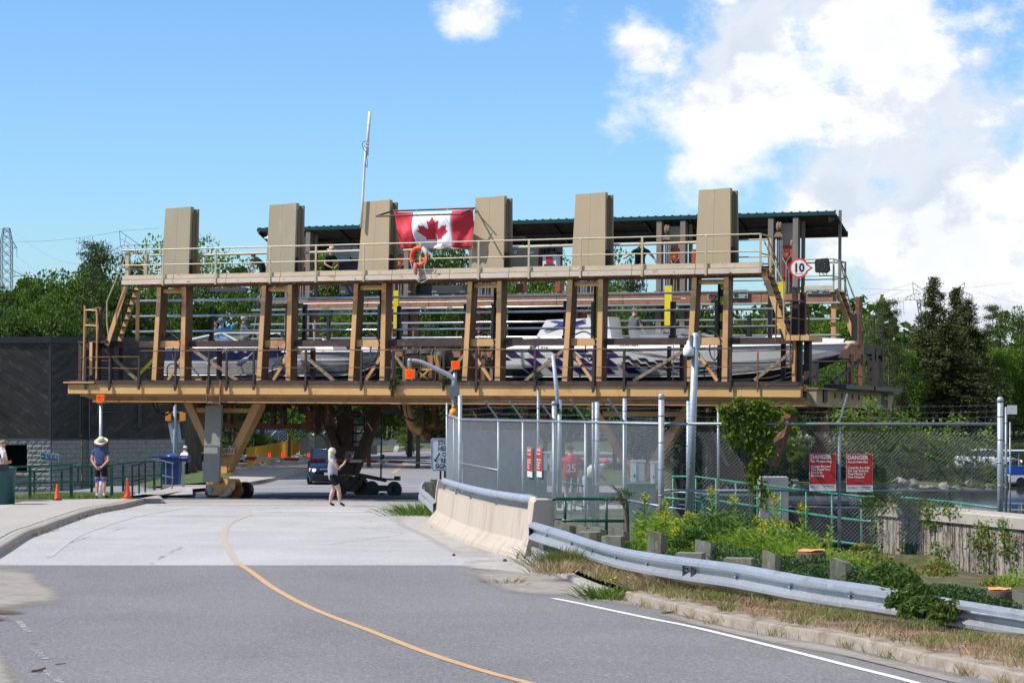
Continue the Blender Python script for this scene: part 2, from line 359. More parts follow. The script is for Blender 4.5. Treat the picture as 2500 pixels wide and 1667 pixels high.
_nn=N(_n,'ShaderNodeTexNoise',i_Scale=1.2,i_Detail=4.0);_bp=N(_n,'ShaderNodeBump',i_Strength=.4,i_Distance=.06);_l.new(_nn.outputs[0],_bp.inputs['Height']);_l.new(_bp.outputs[0],_b.inputs['Normal'])
_mb=MB();_mb.add([(5,66,-7.9),(120,66,-7.9),(120,236,-7.9),(12,236,-7.9)],[(0,1,2,3)]);tag(_mb.build('water',m_water),kind='structure')
def asphalt(name,col,speck,crack=False,big=.1,patch=None):
 col=tuple(c*AK for c in col)
 m=bpy.data.materials.new(name);m.use_nodes=True;nd,lk=m.node_tree.nodes,m.node_tree.links;b=nd['Principled BSDF'];b.inputs['Roughness'].default_value=.85
 b.inputs['Specular IOR Level'].default_value=.3
 tc=N(nd,'ShaderNodeTexCoord')
 def no(sc,det=6.0,r=.6,st=(1,1,1)):
  mpn=N(nd,'ShaderNodeMapping');mpn.inputs['Scale'].default_value=st;lk.new(tc.outputs['Object'],mpn.inputs[0])
  q=N(nd,'ShaderNodeTexNoise',i_Scale=sc,i_Detail=det,i_Roughness=r);lk.new(mpn.outputs[0],q.inputs['Vector']);return q.outputs[0]
 def mixc(f,a,bb):
  q=N(nd,'ShaderNodeMix',data_type='RGBA');lk.new(f,q.inputs[0])
  for k,x in((6,a),(7,bb)):
   if isinstance(x,tuple):q.inputs[k].default_value=x+(1,)
   else:lk.new(x,q.inputs[k])
  return q.outputs[2]
 def rng_(x,a,c,o0=0.,o1=1.):
  q=N(nd,'ShaderNodeMapRange');lk.new(x,q.inputs[0]);q.inputs[1].default_value=a;q.inputs[2].default_value=c;q.inputs[3].default_value=o0;q.inputs[4].default_value=o1;return q.outputs[0]
 out=mixc(rng_(no(.35,5),.35,.65),tuple(c*(1-big)for c in col),tuple(c*(1+big)for c in col))
 # traffic-worn lanes: streaks along the driving direction
 out=mixc(rng_(no(1.0,4,.5,(.9,.05,1)),.45,.7,0,.35),out,tuple(c*1.22 for c in col))
 out=mixc(rng_(no(28,2,.7),.48,.72,0,speck),out,tuple(min(1,c*2.1)for c in col))
 out=mixc(rng_(no(33,2,.7,(1,1.01,1)),.3,.46,speck*.9,0),out,tuple(c*.45 for c in col))
 if crack:
  v=N(nd,'ShaderNodeTexVoronoi',feature='DISTANCE_TO_EDGE',i_Scale=.22);w=N(nd,'ShaderNodeMix',data_type='VECTOR',i_0=.25)
  nz=N(nd,'ShaderNodeTexNoise',i_Scale=1.1,i_Detail=6.0);lk.new(tc.outputs['Object'],nz.inputs['Vector']);lk.new(tc.outputs['Object'],w.inputs[4]);lk.new(nz.outputs['Color'],w.inputs[5]);lk.new(w.outputs[1],v.inputs['Vector'])
  k=N(nd,'ShaderNodeMath',operation='MULTIPLY');lk.new(rng_(v.outputs[0],.0,.006,1,0),k.inputs[0]);lk.new(rng_(no(.5,3),.47,.56),k.inputs[1])
  out=mixc(k.outputs[0],out,tuple(c*.35 for c in col))
 lk.new(out,b.inputs['Base Color'])
 bp=N(nd,'ShaderNodeBump',i_Strength=.5,i_Distance=.004);lk.new(no(60,2),bp.inputs['Height']);lk.new(bp.outputs[0],b.inputs['Normal'])
 return m
m_asn=asphalt('dark_asphalt',(.172,.168,.175),.85,False,.13)
m_aso=asphalt('sun_bleached_asphalt',(.40,.395,.40),.4,True,.1)
m_asc=asphalt('crossing_asphalt',(.055,.065,.085),.3)
m_walk=asphalt('sidewalk_concrete',(.40,.375,.345),.2,True,.05)
# kerb lines, from road level
RK=[G0(*p)for p in((1262,1362),(1330,1392),(1400,1425),(1470,1452),(1519,1466),(1600,1487),(1700,1513),(1800,1536),(1920,1558),(2040,1577),(2150,1602),(2244,1626),(2380,1655),(2520,1690),(2900,1790))]
LK=[G0(*p)for p in((398,1220.5),(352,1230),(301,1242),(229.6,1256),(143,1286.5),(110,1300),(69,1315),(0,1359),(-140,1440),(-400,1600))]
def xat(path,Y):
 ysx=[p.y for p in path];xsx=[p.x for p in path];o=np.argsort(ysx);return float(np.interp(Y,np.array(ysx)[o],np.array(xsx)[o]))
SEAM=36.15
def road(name,y0,y1,left,right,m,lift,step=1.0):
 mb=MB();Ys=list(np.arange(y0,y1,step))+[y1]
 for k in(70.,95.):
  if y0<k<y1 and k not in Ys:Ys.append(k)
 Ys=sorted(set(float(t)for t in Ys));A=[];B=[]
 for y in Ys:
  l=left(y)if callable(left)else left;r=right(y)if callable(right)else right
  A.append((l,y,float(zg(y))+lift));B.append((r,y,float(zg(y))+lift))
 mb.strip(A,B);return tag(mb.build(name,m),kind='structure')
rk=lambda y:xat(RK,y)
barr=lambda y:np.interp(y,[37.6,52.8,58,62,68],[.42,-1.7,-2.1,3,4.2])
road('road',4,SEAM,-30,lambda y:rk(y)+.05,m_asn,.004)
def right2(y):return float(rk(y)+.05)if y<37.6 else float(barr(y))
road('road',SEAM,67.2,-34,right2,m_aso,.004)
m_pad=asphalt('worn_concrete_pad',(.36,.33,.285),.2,True,.05)
road('road',67.2,70.2,-14,4.2,m_pad,.0055)
road('road',70.2,79.3,-16,4.8,m_asc,.004)
# far road beyond the tracks, running off to the right
FK=[G0(*p)for p in((598,1187.5),(634,1181),(662,1175.5),(756,1146),(800,1130),(850,1115),(896,1106.5),(985,1101.5),(1060,1101),(1200,1101.5),(1480,1102))]
mb=MB();A=[];B=[]
for p in FK:A.append((p.x,p.y,float(zg(p.y))+.006))
_fr=[G0(*p)for p in((1140,1187),(1160,1181),(1180,1175),(1240,1150),(1280,1140),(1330,1135),(1380,1130),(1450,1126),(1490,1124.5),(1520,1124),(1560,1123))]
for p in _fr:B.append((p.x,p.y,float(zg(p.y))+.006))
mb.strip(A,B)
m_asf=asphalt('far_asphalt',(.24,.24,.26),.25,False)
tag(mb.build('road',m_asf),kind='structure')
mb=MB();A=[(-16,79.3,float(zg(79.3))+.005),(5,79.3,float(zg(79.3))+.005)];B=[(-16,90,float(zg(90))+.005),(5,90,float(zg(90))+.005)]
mb.add([A[0],A[1],B[1],B[0]],[(0,1,2,3)]);tag(mb.build('road',m_asf),kind='structure')
# steel rails in the crossing
def _cl(u,v):
 return Vector((-13.84+u*.9122+v*.4096,71.45-u*.4096+v*.9122,0))
for v in(1.25,1.95,6.6,7.3):
 mb=MB();
 a=_cl(-6,v);b_=_cl(34,v);n_=40;pts=[]
 for i in range(n_+1):
  p=a.lerp(b_,i/n_);p.z=float(zg(p.y))+.004;pts.append(p)
 for p in pts:pass
 sdv=Vector((.4096,.9122,0))
 mb.sweep([(-.035,0),(.035,0),(.035,.018),(-.035,.018)],[(p,sdv)for p in pts])
 tag(mb.build('rail',m_galvd),'steel crossing rail set flush in dark asphalt, %s'%{1.25:'nearest the walking woman',1.95:'second from the walking woman',6.6:'under the far wheels',7.3:'farthest back under the carriage'}[v],'rail','rails crossing the road')
 # slab strips: tar lines in the crossing
def ground_strip(name,pts,w,m,lift,closed=False):
 """painted line on the road profile following ground points"""
 pts=smooth_path([Vector((p[0],p[1],0))for p in pts],8);A=[];B=[]
 for i,p in enumerate(pts):
  d=(pts[min(i+1,len(pts)-1)]-pts[max(i-1,0)]).normalized();s_=Vector((-d.y,d.x,0))
  ww=w[0]+(w[1]-w[0])*i/(len(pts)-1)if isinstance(w,tuple)else w
  a,b_=p+s_*ww/2,p-s_*ww/2
  A.append((a.x,a.y,float(zg(a.y))+lift));B.append((b_.x,b_.y,float(zg(b_.y))+lift))
 mb=MB();mb.strip(A,B);return tag(mb.build(name,m),kind='structure')
def worn(name,col,under,thr,sc=9.0):
 return mat(name,col,.8,var=.08,scale=5,col2=under,thr=thr,scale2=sc)
m_yl=worn('worn_yellow_line',(.56,.35,.18),(.30,.24,.18),(.62,.72));m_yl2=worn('faded_yellow_line',(.55,.40,.22),(.40,.40,.42),(.42,.56),5)
m_wl=worn('white_line_paint',(.72,.72,.72),(.3,.3,.3),(.66,.74));m_wl2=worn('faded_white_line',(.62,.62,.63),(.47,.46,.46),(.46,.6),6)
CL=[G0(*p)for p in((612,1257),(585,1266),(562.6,1276.5),(546,1303),(551,1330),(570,1361),(583,1377),(612,1395),(670,1437),(765,1487),(900,1539),(1036,1592),(1172,1636),(1291,1668),(1500,1722),(1900,1800))]
ground_strip('road_marking',CL[:7],.13,m_yl2,.009);ground_strip('road_marking',CL[6:],.095,m_yl,.009)
WL=[G0(*p)for p in((1350,1461),(1402,1471),(1500,1492),(1600,1513),(1700,1533),(1900,1582),(2072,1626),(2240,1669),(2500,1745))]
ground_strip('road_marking',WL,.09,m_wl,.009)
ground_strip('road_marking',[G0(617,1248),G0(760,1248),G0(900,1249.3),G0(985,1250.5)],.30,m_wl,.009)
ground_strip('road_marking',[G0(620,1189.5),G0(700,1188),G0(800,1187),G0(1040,1187)],.5,m_wl2,.011)
for a,b_ in(((958,1155),(1000,1128)),((1010,1119),(1040,1111))):
 ground_strip('road_marking',[G0(*a),G0(*b_)],.18,m_yl,.011)
for a,b_ in(((45,1515),(70,1545)),((85,1587),(112,1610)),((112,1637),(148,1668)),((75,1570),(85,1572))):
 ground_strip('road_marking',[G0(*a),G0(*b_)],.07,worn('scuffed_line',(.42,.42,.42),(.17,.165,.176),(.42,.5),14),.009)
ground_strip('road_marking',[G0(120,1360),G0(200,1305),G0(330,1262),G0(460,1240)],.1,worn('ghost_line',(.47,.47,.48),(.41,.41,.43),(.4,.55),4),.009)
# joints across the bleached asphalt
m_joint=mat('tar_joint',(.16,.16,.17),.8,var=.3,scale=5,col2=(.38,.38,.39),thr=(.5,.6),scale2=3)
for ya,yb,x0,x1,wd in((1259,1261,240,1000,.05),(1233.5,1232,380,1000,.11),(1228,1228.5,390,1010,.05),(1317,1322,150,1080,.02),(1289,1290,560,1130,.018)):
 ground_strip('road_joint',[G0(x0,ya),G0((x0+x1)/2,(ya+yb)/2+.3),G0(x1,yb)],wd,m_joint,.008)
 # kerbs
def kerb(name,path,side,m,w=.28,h=.15,seg=1.5,label=None):
 """kerb stones along a path; side +1: body to the left of the direction"""
 pts=smooth_path([Vector((p.x,p.y,0))for p in path],5)
 root=MB()
 A=[]
 for i,p in enumerate(pts):
  d=(pts[min(i+1,len(pts)-1)]-pts[max(i-1,0)]).normalized();s_=Vector((-d.y,d.x,0))*side
  z=float(zg(p.y));A.append((Vector((p.x,p.y,z)),s_))
 root.sweep([(0,-.1),(.045,h*.88),(.075,h),(w,h),(w,-.1)]if side<0 else[(0,-.1),(.045,h*.88),(.075,h),(w,h),(w,-.1)],A)
 return tag(root.build(name,m),kind='structure')
m_kerb=mat('kerb_concrete',(.33,.285,.235),.9,var=.14,scale=2,col2=(.22,.17,.12),thr=(.48,.66),scale2=3,bump=.01,bscale=12,col3=(.42,.37,.31),thr3=(.55,.7),scale3=8)
m_kerbl=mat('grey_kerb_concrete',(.36,.34,.31),.9,var=.12,scale=2,col2=(.25,.235,.21),thr=(.5,.68),scale2=3,bump=.012,bscale=10)
kerb('kerb',RK[4:],1,m_kerb,.30,.12)
kerb('kerb',RK[:5],1,m_conc2,.18,.07)
kerb('kerb',LK[::-1],1,m_kerbl,.2,.15)
kerb('kerb',FK[:10],1,m_kerbl,.18,.13)
# left sidewalk (raised)
mb=MB();A=[];B=[]
LKs=smooth_path([Vector((p.x,p.y,0))for p in LK],5)
EDGE=[G0(p[0],p[1],.152)for p in((398,1216.5),(330,1216.5),(240,1217),(170,1219),(90,1222),(45,1226),(0,1243),(-100,1275),(-300,1330),(-800,1400))]
EDs=smooth_path([Vector((p.x,p.y,0))for p in EDGE],5)
for a,b_ in zip(LKs,EDs):
 ax,ay=a.x-.19,a.y+.04;A.append((ax,ay,float(zg(ay))+.152));B.append((b_.x,b_.y,float(zg(b_.y))+.152))
mb.strip(A,B);tag(mb.build('pavement',m_walk),kind='structure')
mb=MB();mb.strip([(b[0],b[1],b[2]-.3)for b in B],B);tag(mb.build('pavement_edge',m_kerbl),kind='structure')
ground_strip('pavement_joint',[(p[0]-.12,p[1],0)for p in A[3:38]],.03,mat('mossy_joint',(.10,.10,.04),.9,var=.3,scale=5,col2=(.36,.34,.3),thr=(.5,.6),scale2=3),.158)
# grass verge left of the pavement and path to the bins
m_lawn=mat('lawn',(.06,.10,.02),.95,var=.3,scale=1.2,col2=(.11,.12,.04),thr=(.5,.65),bump=.02,bscale=20)
mb=MB();mb.add([(-40,70.6,float(zg(70.6))+.012),(-11.3,70.9,.03-.03),(-11.5,79,-.262),(-40,79,-.26)],[(0,1,2,3)])
# path from the pavement to the left of the bins
mb2=MB();pth=[[G0(398,1217),G0(330,1216)],[G0(470,1202),G0(400,1203)],[G0(560,1194),G0(440,1188)],[G0(600,1186),G0(500,1176)],[G0(665,1174),G0(560,1160)],[G0(760,1144),G0(640,1138)],[G0(860,1113),G0(770,1112)]]
mb2.strip([(p[0].x,p[0].y,float(zg(p[0].y))+.13)for p in pth],[(p[1].x,p[1].y,float(zg(p[1].y))+.13)for p in pth])
tag(mb2.build('path',m_walk),kind='structure')
m_grav=mat('pale_gravel',(.38,.345,.30),.95,var=.2,scale=2,col2=(.28,.24,.2),thr=(.5,.65),bump=.02,bscale=12)
mb2=MB();gp=[[G0(480,1172),G0(470,1142)],[G0(560,1160),G0(560,1118)],[G0(640,1138),G0(640,1100)],[G0(770,1112),G0(740,1090)]]
mb2.strip([(p[0].x,p[0].y,float(zg(p[0].y))+.02)for p in gp],[(p[1].x,p[1].y,float(zg(p[1].y))+.02)for p in gp]);tag(mb2.build('gravel_yard',m_grav),kind='structure')
# soil shoulder between kerb and guardrail and up to the retaining wall
mb=MB();A=[];B=[];C=[]
for y in np.arange(16,38.8,.5):
 x0=rk(y)+.25;z0=float(zg(y))+.11;x1=x0+float(np.interp(y,[16,24,30,35,38.5],[1.6,1.6,1.3,.7,.5]));
 A.append((x0,y,z0));B.append((x1,y,float(zg(y))+float(np.interp(y,[16,26,38],[.0,.05,.12]))));C.append((16,y,max(Hs(16,y),float(zg(y))-.6)+.02))
mb.strip(A,B);tag(mb.build('soil',m_soil,smooth=True),kind='structure')
mb=MB();mb.strip(B,C);m_under2=mat('weedy_ground',(.09,.085,.035),.95,var=.35,scale=3,col2=(.20,.14,.085),thr=(.52,.62),scale2=2.2,col3=(.05,.09,.02),thr3=(.5,.6),bump=.03,bscale=12);tag(mb.build('planting_bed',m_under2,smooth=True),kind='structure')
# sand washed onto the asphalt, with a ragged outline of its own
def patch(name,pts,m,lift,n=10,center=None):
 """pts: photo pixels of the outline; feathered sheet"""
 g=[G0(*p)for p in pts];c=sum(g,Vector())/len(g)if center is None else G0(*center)
 gs=smooth_path(g+[g[0]],4);vs=[];fs=[];cols=[]
 rings=5;k=len(gs)-1
 for r in range(rings+1):
  t=r/rings
  for i in range(k):
   p=c.lerp(gs[i],t);vs.append((p.x,p.y,float(zg(p.y))+lift));cols.append(1-t)
 for r in range(rings):
  for i in range(k):fs.append((r*k+i,r*k+(i+1)%k,(r+1)*k+(i+1)%k,(r+1)*k+i))
 me=bpy.data.meshes.new(name);me.from_pydata(vs,[],fs);at=me.attributes.new('edge','FLOAT','POINT');at.data.foreach_set('value',cols)
 me.materials.append(m);return tag(link(name,me),kind='stuff')
def feather(name,col,power=1.3,fine=.3):
 m=mat(name,col,.95,var=.15,scale=2.2,col2=tuple(c*.7 for c in col),thr=(.5,.7),bump=.002,bscale=30);nd,lk=m.node_tree.nodes,m.node_tree.links
 at=N(nd,'ShaderNodeAttribute',attribute_name='edge');tc=N(nd,'ShaderNodeTexCoord');nz=N(nd,'ShaderNodeTexNoise',i_Scale=2.5,i_Detail=8.0,i_Roughness=.7);lk.new(tc.outputs['Object'],nz.inputs['Vector'])
 a=N(nd,'ShaderNodeMath',operation='MULTIPLY_ADD',i_1=power);lk.new(at.outputs['Fac'],a.inputs[0]);s_=N(nd,'ShaderNodeMath',operation='MULTIPLY_ADD',i_1=fine*2,i_2=-fine);lk.new(nz.outputs[0],s_.inputs[0]);lk.new(s_.outputs[0],a.inputs[2])
 r=N(nd,'ShaderNodeMapRange',interpolation_type='SMOOTHSTEP');lk.new(a.outputs[0],r.inputs[0]);r.inputs[1].default_value=.02;r.inputs[2].default_value=.55;r.inputs[4].default_value=.85
 t=N(nd,'ShaderNodeBsdfTransparent');ms=N(nd,'ShaderNodeMixShader');lk.new(r.outputs[0],ms.inputs[0]);lk.new(t.outputs[0],ms.inputs[1]);lk.new(nd['Principled BSDF'].outputs[0],ms.inputs[2]);lk.new(ms.outputs[0],nd['Material Output'].inputs[0]);return m
m_sand=feather('washed_sand',(.36,.33,.295));m_sand2=feather('pale_sand',(.52,.49,.45),1.0,.35);m_debris=feather('brown_needles',(.14,.08,.045),.8,.9)
patch('sand',((-260,1375),(-60,1376),(40,1380),(90,1392),(120,1420),(160,1440),(180,1457),(165,1478),(110,1484),(40,1492),(-80,1510),(-300,1530)),m_sand,.013,center=(20,1440))
patch('sand',((-200,1560),(-40,1560),(20,1600),(45,1640),(50,1700),(-60,1740),(-300,1700)),m_sand,.013)
patch('sand',((1170,1385),(1240,1355),(1330,1388),(1420,1425),(1500,1452),(1560,1472),(1620,1492),(1500,1480),(1400,1462),(1280,1457),(1200,1440),(1150,1415),(1110,1395)),m_sand,.013)
patch('sand',((960,1240),(1040,1245),(1050,1275),(1130,1310),(1250,1358),(1200,1385),(1130,1370),(1040,1320),(980,1290),(940,1265)),m_sand2,.013)
patch('sand',((1120,1371),(1240,1362),(1330,1392),(1340,1410),(1240,1400),(1120,1386)),m_sand2,.015)
patch('sand',((1560,1476),(1700,1516),(1900,1560),(2150,1606),(2400,1662),(2400,1676),(2150,1622),(1900,1576),(1700,1530),(1560,1492)),m_sand,.011)
patch('sand',((1600,1498),(1800,1538),(2040,1580),(2240,1630),(2500,1695),(2500,1710),(2240,1645),(2040,1596),(1800,1552),(1600,1505)),m_sand,.013)
patch('litter',((-60,1484),(0,1486),(62,1494),(55,1501),(0,1503),(-60,1500)),m_debris,.02);patch('litter',((-40,1508),(20,1510),(22,1516),(-40,1520)),m_debris,.02)
# ================================================================ the railway carriage
OX,OY,KC,KS,ROLL=-13.84,71.45,.9122,.4096,.026
def CUV(px,py,v=0.0):
 r=(px-CX)/F;u=(r*(OY+v*KC)-OX-v*KS)/(KC+r*KS);Y=OY-u*KS+v*KC
 return Vector((u,v,EYE-(py-HY)/F*Y+ROLL*v))
def U(px,v=0.0):return CUV(px,HY,v).x
_w=Vector((KS*ROLL,KC*ROLL,1));_v=Vector((KS,KC,-ROLL)).normalized();_u=Vector((KC,-KS,0)).normalized()
CM=Matrix(((_u.x,_v.x,_w.x,OX),(_u.y,_v.y,_w.y,OY),(_u.z,_v.z,_w.z,0),(0,0,0,1)))
CRZ=math.atan2(-KS,KC)
def CW(u,v,z):return CM@Vector((u,v,z))
car=thing('marine_railway_carriage','huge ochre steel boat carriage with six tan towers straddling the road','carriage')
car.matrix_world=CM
def part(name,m,mb,par=car,smooth=False):return mb.build(name,m,par,smooth)
EU=U(1965)
# --- main girders -------------------------------------------------
b=MB();b.box(0,EU,-.5,-.3,3.27,3.57);part('main_girder',m_beam,b)
b=MB()
b.hexa([(.35,-.34,3.262),(EU+.05,-.34,3.262),(EU+.05,-.1,3.262),(.35,-.1,3.262)][::-1],[(.35,-.34,3.19),(EU+.05,-.34,3.19),(EU+.05,-.1,3.19),(.35,-.1,3.19)][::-1])
b.hexa([(.35,-.22,3.188),(EU+.1,-.22,3.188),(EU+.1,-.02,3.188),(.35,-.02,3.188)][::-1],[(1.0,-.22,3.05),(EU+.1,-.22,3.05),(EU+.1,-.02,3.05),(1.0,-.02,3.05)][::-1])
b.box(.9,EU+.12,-.42,-.02,3.02,3.048)
part('girder_flange',m_beam2,b)
b=MB();b.box(-.1,1.05,-.62,-.2,3.60,3.64);part('deck_plate',m_leg,b)
b=MB();b.box(.1,EU-.05,-.56,-.28,3.572,3.69)
part('deck_channel',m_drk2,b)
b=MB()
for i in range(70):
 x=rand(.3,EU-.5);
 if i%2:b.box(x,x+rand(.1,.5),-.565,-.562,3.69-rand(.01,.03),3.705)
tag(part('grime_strip',m_drk,b),kind='stuff')
b=MB();b.box(0.4,EU-.1,7.6,8.0,3.05,3.55);part('far_girder',m_beam2,b)
for v in(2.2,5.6):
 b=MB();b.box(.6,EU+.3,v-.12,v+.12,3.1,3.42);part('longitudinal_beam',m_beam2,b)
nc=14
for i in range(nc):
 u=.7+(EU-1.0)*i/(nc-1);b=MB();b.box(u-.11,u+.11,-.02,7.6,3.0,3.38);part('cross_beam',m_rust if i%3 else m_beam2,b)
for i in range(8):
 u=1.6+(EU-3)*i/7;b=MB();b.box(u-.35,u+.35,.5,7.0,3.40,3.44);part('deck_grating',m_blk,b)
for i in range(nc-1):
 u=.7+(EU-1.0)*i/(nc-1);b=MB();b.box(u+.12,u+(EU-1.0)/(nc-1)-.12,.2,7.5,3.44,3.47);part('added_shade_sheet',m_drk,b)  # solid sheets added to keep sun off the far legs below
 # right end beam with pulley window
e0=Vector((EU+.02,0,0));L2=8.15
b=MB()
b.box(EU+.08,EU+.36,-.2,6.55,3.05,3.50);b.box(EU+.0,EU+.5,-.24,8.2,3.50,3.53);b.box(EU+.0,EU+.45,-.1,8.1,3.02,3.048)
b.box(EU+.08,EU+.36,7.35,7.5,3.05,3.50);b.hexa([(EU+.08,7.5,3.5),(EU+.36,7.5,3.5),(EU+.36,8.1,3.5),(EU+.08,8.1,3.5)],[(EU+.08,7.5,3.05),(EU+.36,7.5,3.05),(EU+.36,7.75,3.05),(EU+.08,7.75,3.05)])
part('end_girder',mat('weathered_ochre_tan',(.36,.27,.15),.6,var=.12,scale=2,col2=(.2,.12,.06),thr=(.55,.68),streak=.6),b)
b=MB();b.lathe([(.03,-.2),(.13,-.18),(.05,-.05),(.05,.05),(.13,.18),(.03,.2)],(EU+.2,6.95,3.22),14,'y');part('sheave',m_chrome,b,smooth=True)
b=MB();b.box(EU+.3,EU+.34,6.5,7.4,3.06,3.5);part('sheave_housing',m_blk,b)
b=MB()
for v in(1.6,2.3,3.4,4.1,4.8,5.4):
 b.box(EU+.362,EU+.385,v-.08,v+.08,3.38,3.42);b.box(EU+.362,EU+.385,v-.05,v+.05,3.28,3.36)
b.box(EU+.362,EU+.40,.4,.75,3.15,3.49)
tag(part('bolt_plate',m_drk,b),kind='stuff')
for i in range(2):
 b=MB();v=1.2+3.3*i;b.box(EU+.1,EU+.75,v if i else 1.4,v+3.1,3.54,3.66);part('end_deck_grating',m_dtrim,b)
 # --- towers -------------------------------------------------------
TW=[(394,455.4,384.7,452.3),(648.7,713.8,641,711),(878.6,942.3,865.8,941),(1152.8,1223,1144,1223),(1397.7,1470.4,1388.8,1471),(1699,1775.8,1692,1778)]
TU=[]
for i,(a,b1,c,d)in enumerate(TW):
 uL,uR,uc,ud=U(a),U(b1),U(c),U(d);TU.append((uc,ud));mid=(uL+uR)/2;midb=(uc+ud)/2;zt=9.07
 b=MB();b.hexa([(uc,0,6.94),(midb-.002,0,6.94),(midb-.002,.2,6.94),(uc,.2,6.94)],[(uL,0,zt-.01),(mid-.002,0,zt),(mid-.002,.2,zt),(uL,.2,zt-.01)]);part('tower_panel',m_tan if i<2 else m_tan2,b)
 b=MB();b.hexa([(midb+.002,0,6.94),(ud,0,6.94),(ud,.2,6.94),(midb+.002,.2,6.94)],[(mid+.002,0,zt),(uR,0,zt+.025),(uR,.2,zt+.025),(mid+.002,.2,zt)]);part('tower_panel',m_tan if i<2 else m_tan2,b)
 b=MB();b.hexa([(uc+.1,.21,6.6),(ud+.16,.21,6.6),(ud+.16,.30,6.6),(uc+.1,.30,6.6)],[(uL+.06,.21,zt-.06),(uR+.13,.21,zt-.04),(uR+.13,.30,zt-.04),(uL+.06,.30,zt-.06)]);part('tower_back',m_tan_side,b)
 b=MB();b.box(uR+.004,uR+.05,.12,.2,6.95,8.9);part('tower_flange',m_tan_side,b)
 b=MB()
 b.box(ud+.002,ud+.07,.06,.19,6.95,7.45)
 part('chain_slot',m_drk,b)
 # tapered legs
 lt,rt=uc-.02,ud
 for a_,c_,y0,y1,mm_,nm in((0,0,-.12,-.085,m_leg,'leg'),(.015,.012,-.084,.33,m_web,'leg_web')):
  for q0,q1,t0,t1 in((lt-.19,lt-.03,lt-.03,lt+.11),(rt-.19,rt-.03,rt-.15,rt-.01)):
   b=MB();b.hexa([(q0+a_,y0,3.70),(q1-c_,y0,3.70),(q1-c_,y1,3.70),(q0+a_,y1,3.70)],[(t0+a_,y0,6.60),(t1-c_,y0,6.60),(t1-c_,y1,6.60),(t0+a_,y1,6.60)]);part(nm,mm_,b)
 b=MB();b.box(lt+.11,rt-.16,.0,.2,6.42,6.55);part('leg_crossbar',m_leg,b)
 b=MB();b.box(lt-.02,rt-.18,.02,.24,4.72,4.93);part('leg_crossbar',m_leg,b)
 # striped guide mast between the legs
 um=(uc+ud)/2+.1
 y0=4.95
 for k in range(7):
  b=MB();b.box(um-.07,um-.02,.55,.62,y0,y0+.22);b.box(um+.0,um+.05,.55,.62,y0,y0+.22);y0+=.23
  part('guide_stripe',m_yel if k%2==0 or i in(0,4)else m_blk,b)
 b=MB();b.box(um-.12,um-.075,.5,.66,3.7,6.5);b.box(um+.055,um+.1,.5,.66,3.7,6.5);part('guide_mast',m_drk,b)
 b=MB();b.box(um-.25,um-.16,.62,.74,4.95,6.0);part('wood_fender',m_wood,b)
 # hydraulic hose
 b=MB();xh=um-.1
 b.tube(smooth_path([(xh-.5,.3,5.05),(xh-.1,.1,5.12),(xh+.25,-.02,4.85),(xh+.15,-.1,4.3),(xh-.1,.1,4.5),(xh-.15,.3,4.9)],5),.022,5)
 b.tube(smooth_path([(xh-.25,.1,3.75),(xh-.22,.0,4.1),(xh,-.05,4.22),(xh+.22,0,4.1),(xh+.26,.1,3.75)],5),.02,5)
 part('hose',m_blk,b,smooth=True)
 # braces between the legs
 b=MB();
 if i in(0,1,2):b.beam((rt-.2,.05,4.45),(lt+.35,.0,3.72),.06,.09)
 else:b.beam((lt+.1,.05,4.5),(rt-.35,.0,3.72),.06,.09)
 part('brace',m_leg,b)
 # long diagonal braces
for(x0,y0,x1,y1,m_)in((245.7,849,331,928,m_brace),(458.7,849,574.7,928,m_brace),(716.6,849,812,929.5,m_brace),(960,867,1005,928,m_brace),(1133,862,1090,915,m_brace),(1378.6,849,1279,929.5,m_brace),(1668,855.6,1544,929.5,m_brace),(1933,857,1838.8,928,m_brace)):
 p,q=CUV(x0,y0,.1),CUV(x1,y1,.1);b=MB();b.beam(p,q,.07,.09);part('brace',m_,b)
b=MB();b.beam(CUV(371,877,.5),CUV(338,912,.5),.06,.1);part('brace',m_yel,b)
# mid deck beams
mid_edges=[(U(192),TU[0][0]-.16)]+[(TU[i][1]+.0,TU[i+1][0]-.15)for i in range(5)]+[(TU[5][1],U(1935))]
for i,(a,c)in enumerate(mid_edges):
 b=MB();b.box(a+.01,c-.02,.1,.3,4.74,4.93);part('mid_beam',m_drk2,b)
 b=MB();b.box(a+.03,c-.04,.31,.9,4.80,4.84);part('mid_walkway',m_blk,b)
 # --- upper walkway ------------------------------------------------
wl_,wr_=U(291,-.6),U(1853,-.6)
n=11;ed=np.linspace(wl_,wr_,n+1)
for i in range(n):
 b=MB();g=.008;b.box(ed[i]+g,ed[i+1]-g,-.62,-.575,6.82,6.95);part('toe_board',m_pale,b)
 b=MB();b.box(ed[i]+g,ed[i+1]-g,-.66,-.60,6.66,6.805);part('fascia_board',m_pale2,b)
 b=MB();b.box(ed[i]+g,ed[i+1]-g,-.57,-.02,6.78,6.80)
 for k in range(24):
  uu=ed[i]+(ed[i+1]-ed[i])*(k+.5)/24;b.box(uu-.012,uu+.012,-.57,-.02,6.8,6.83)
 if i:pass
b=MB()
uu=wl_+.1
while uu<wr_-.05:b.box(uu,uu+.022,-.57,.6,6.79,6.82);uu+=.062
for v in(-.4,-.15,.1,.35):b.box(wl_+.1,wr_-.05,v,v+.012,6.775,6.79)
tag(part('walkway_grating',m_blk2,b),kind='stuff')
b=MB();b.box(wl_+.35,wr_+.0,-.05,.05,6.60,6.775);b.box(wl_+.1,wr_,.5,.62,6.62,6.93);part('walkway_joist',m_rust,b)
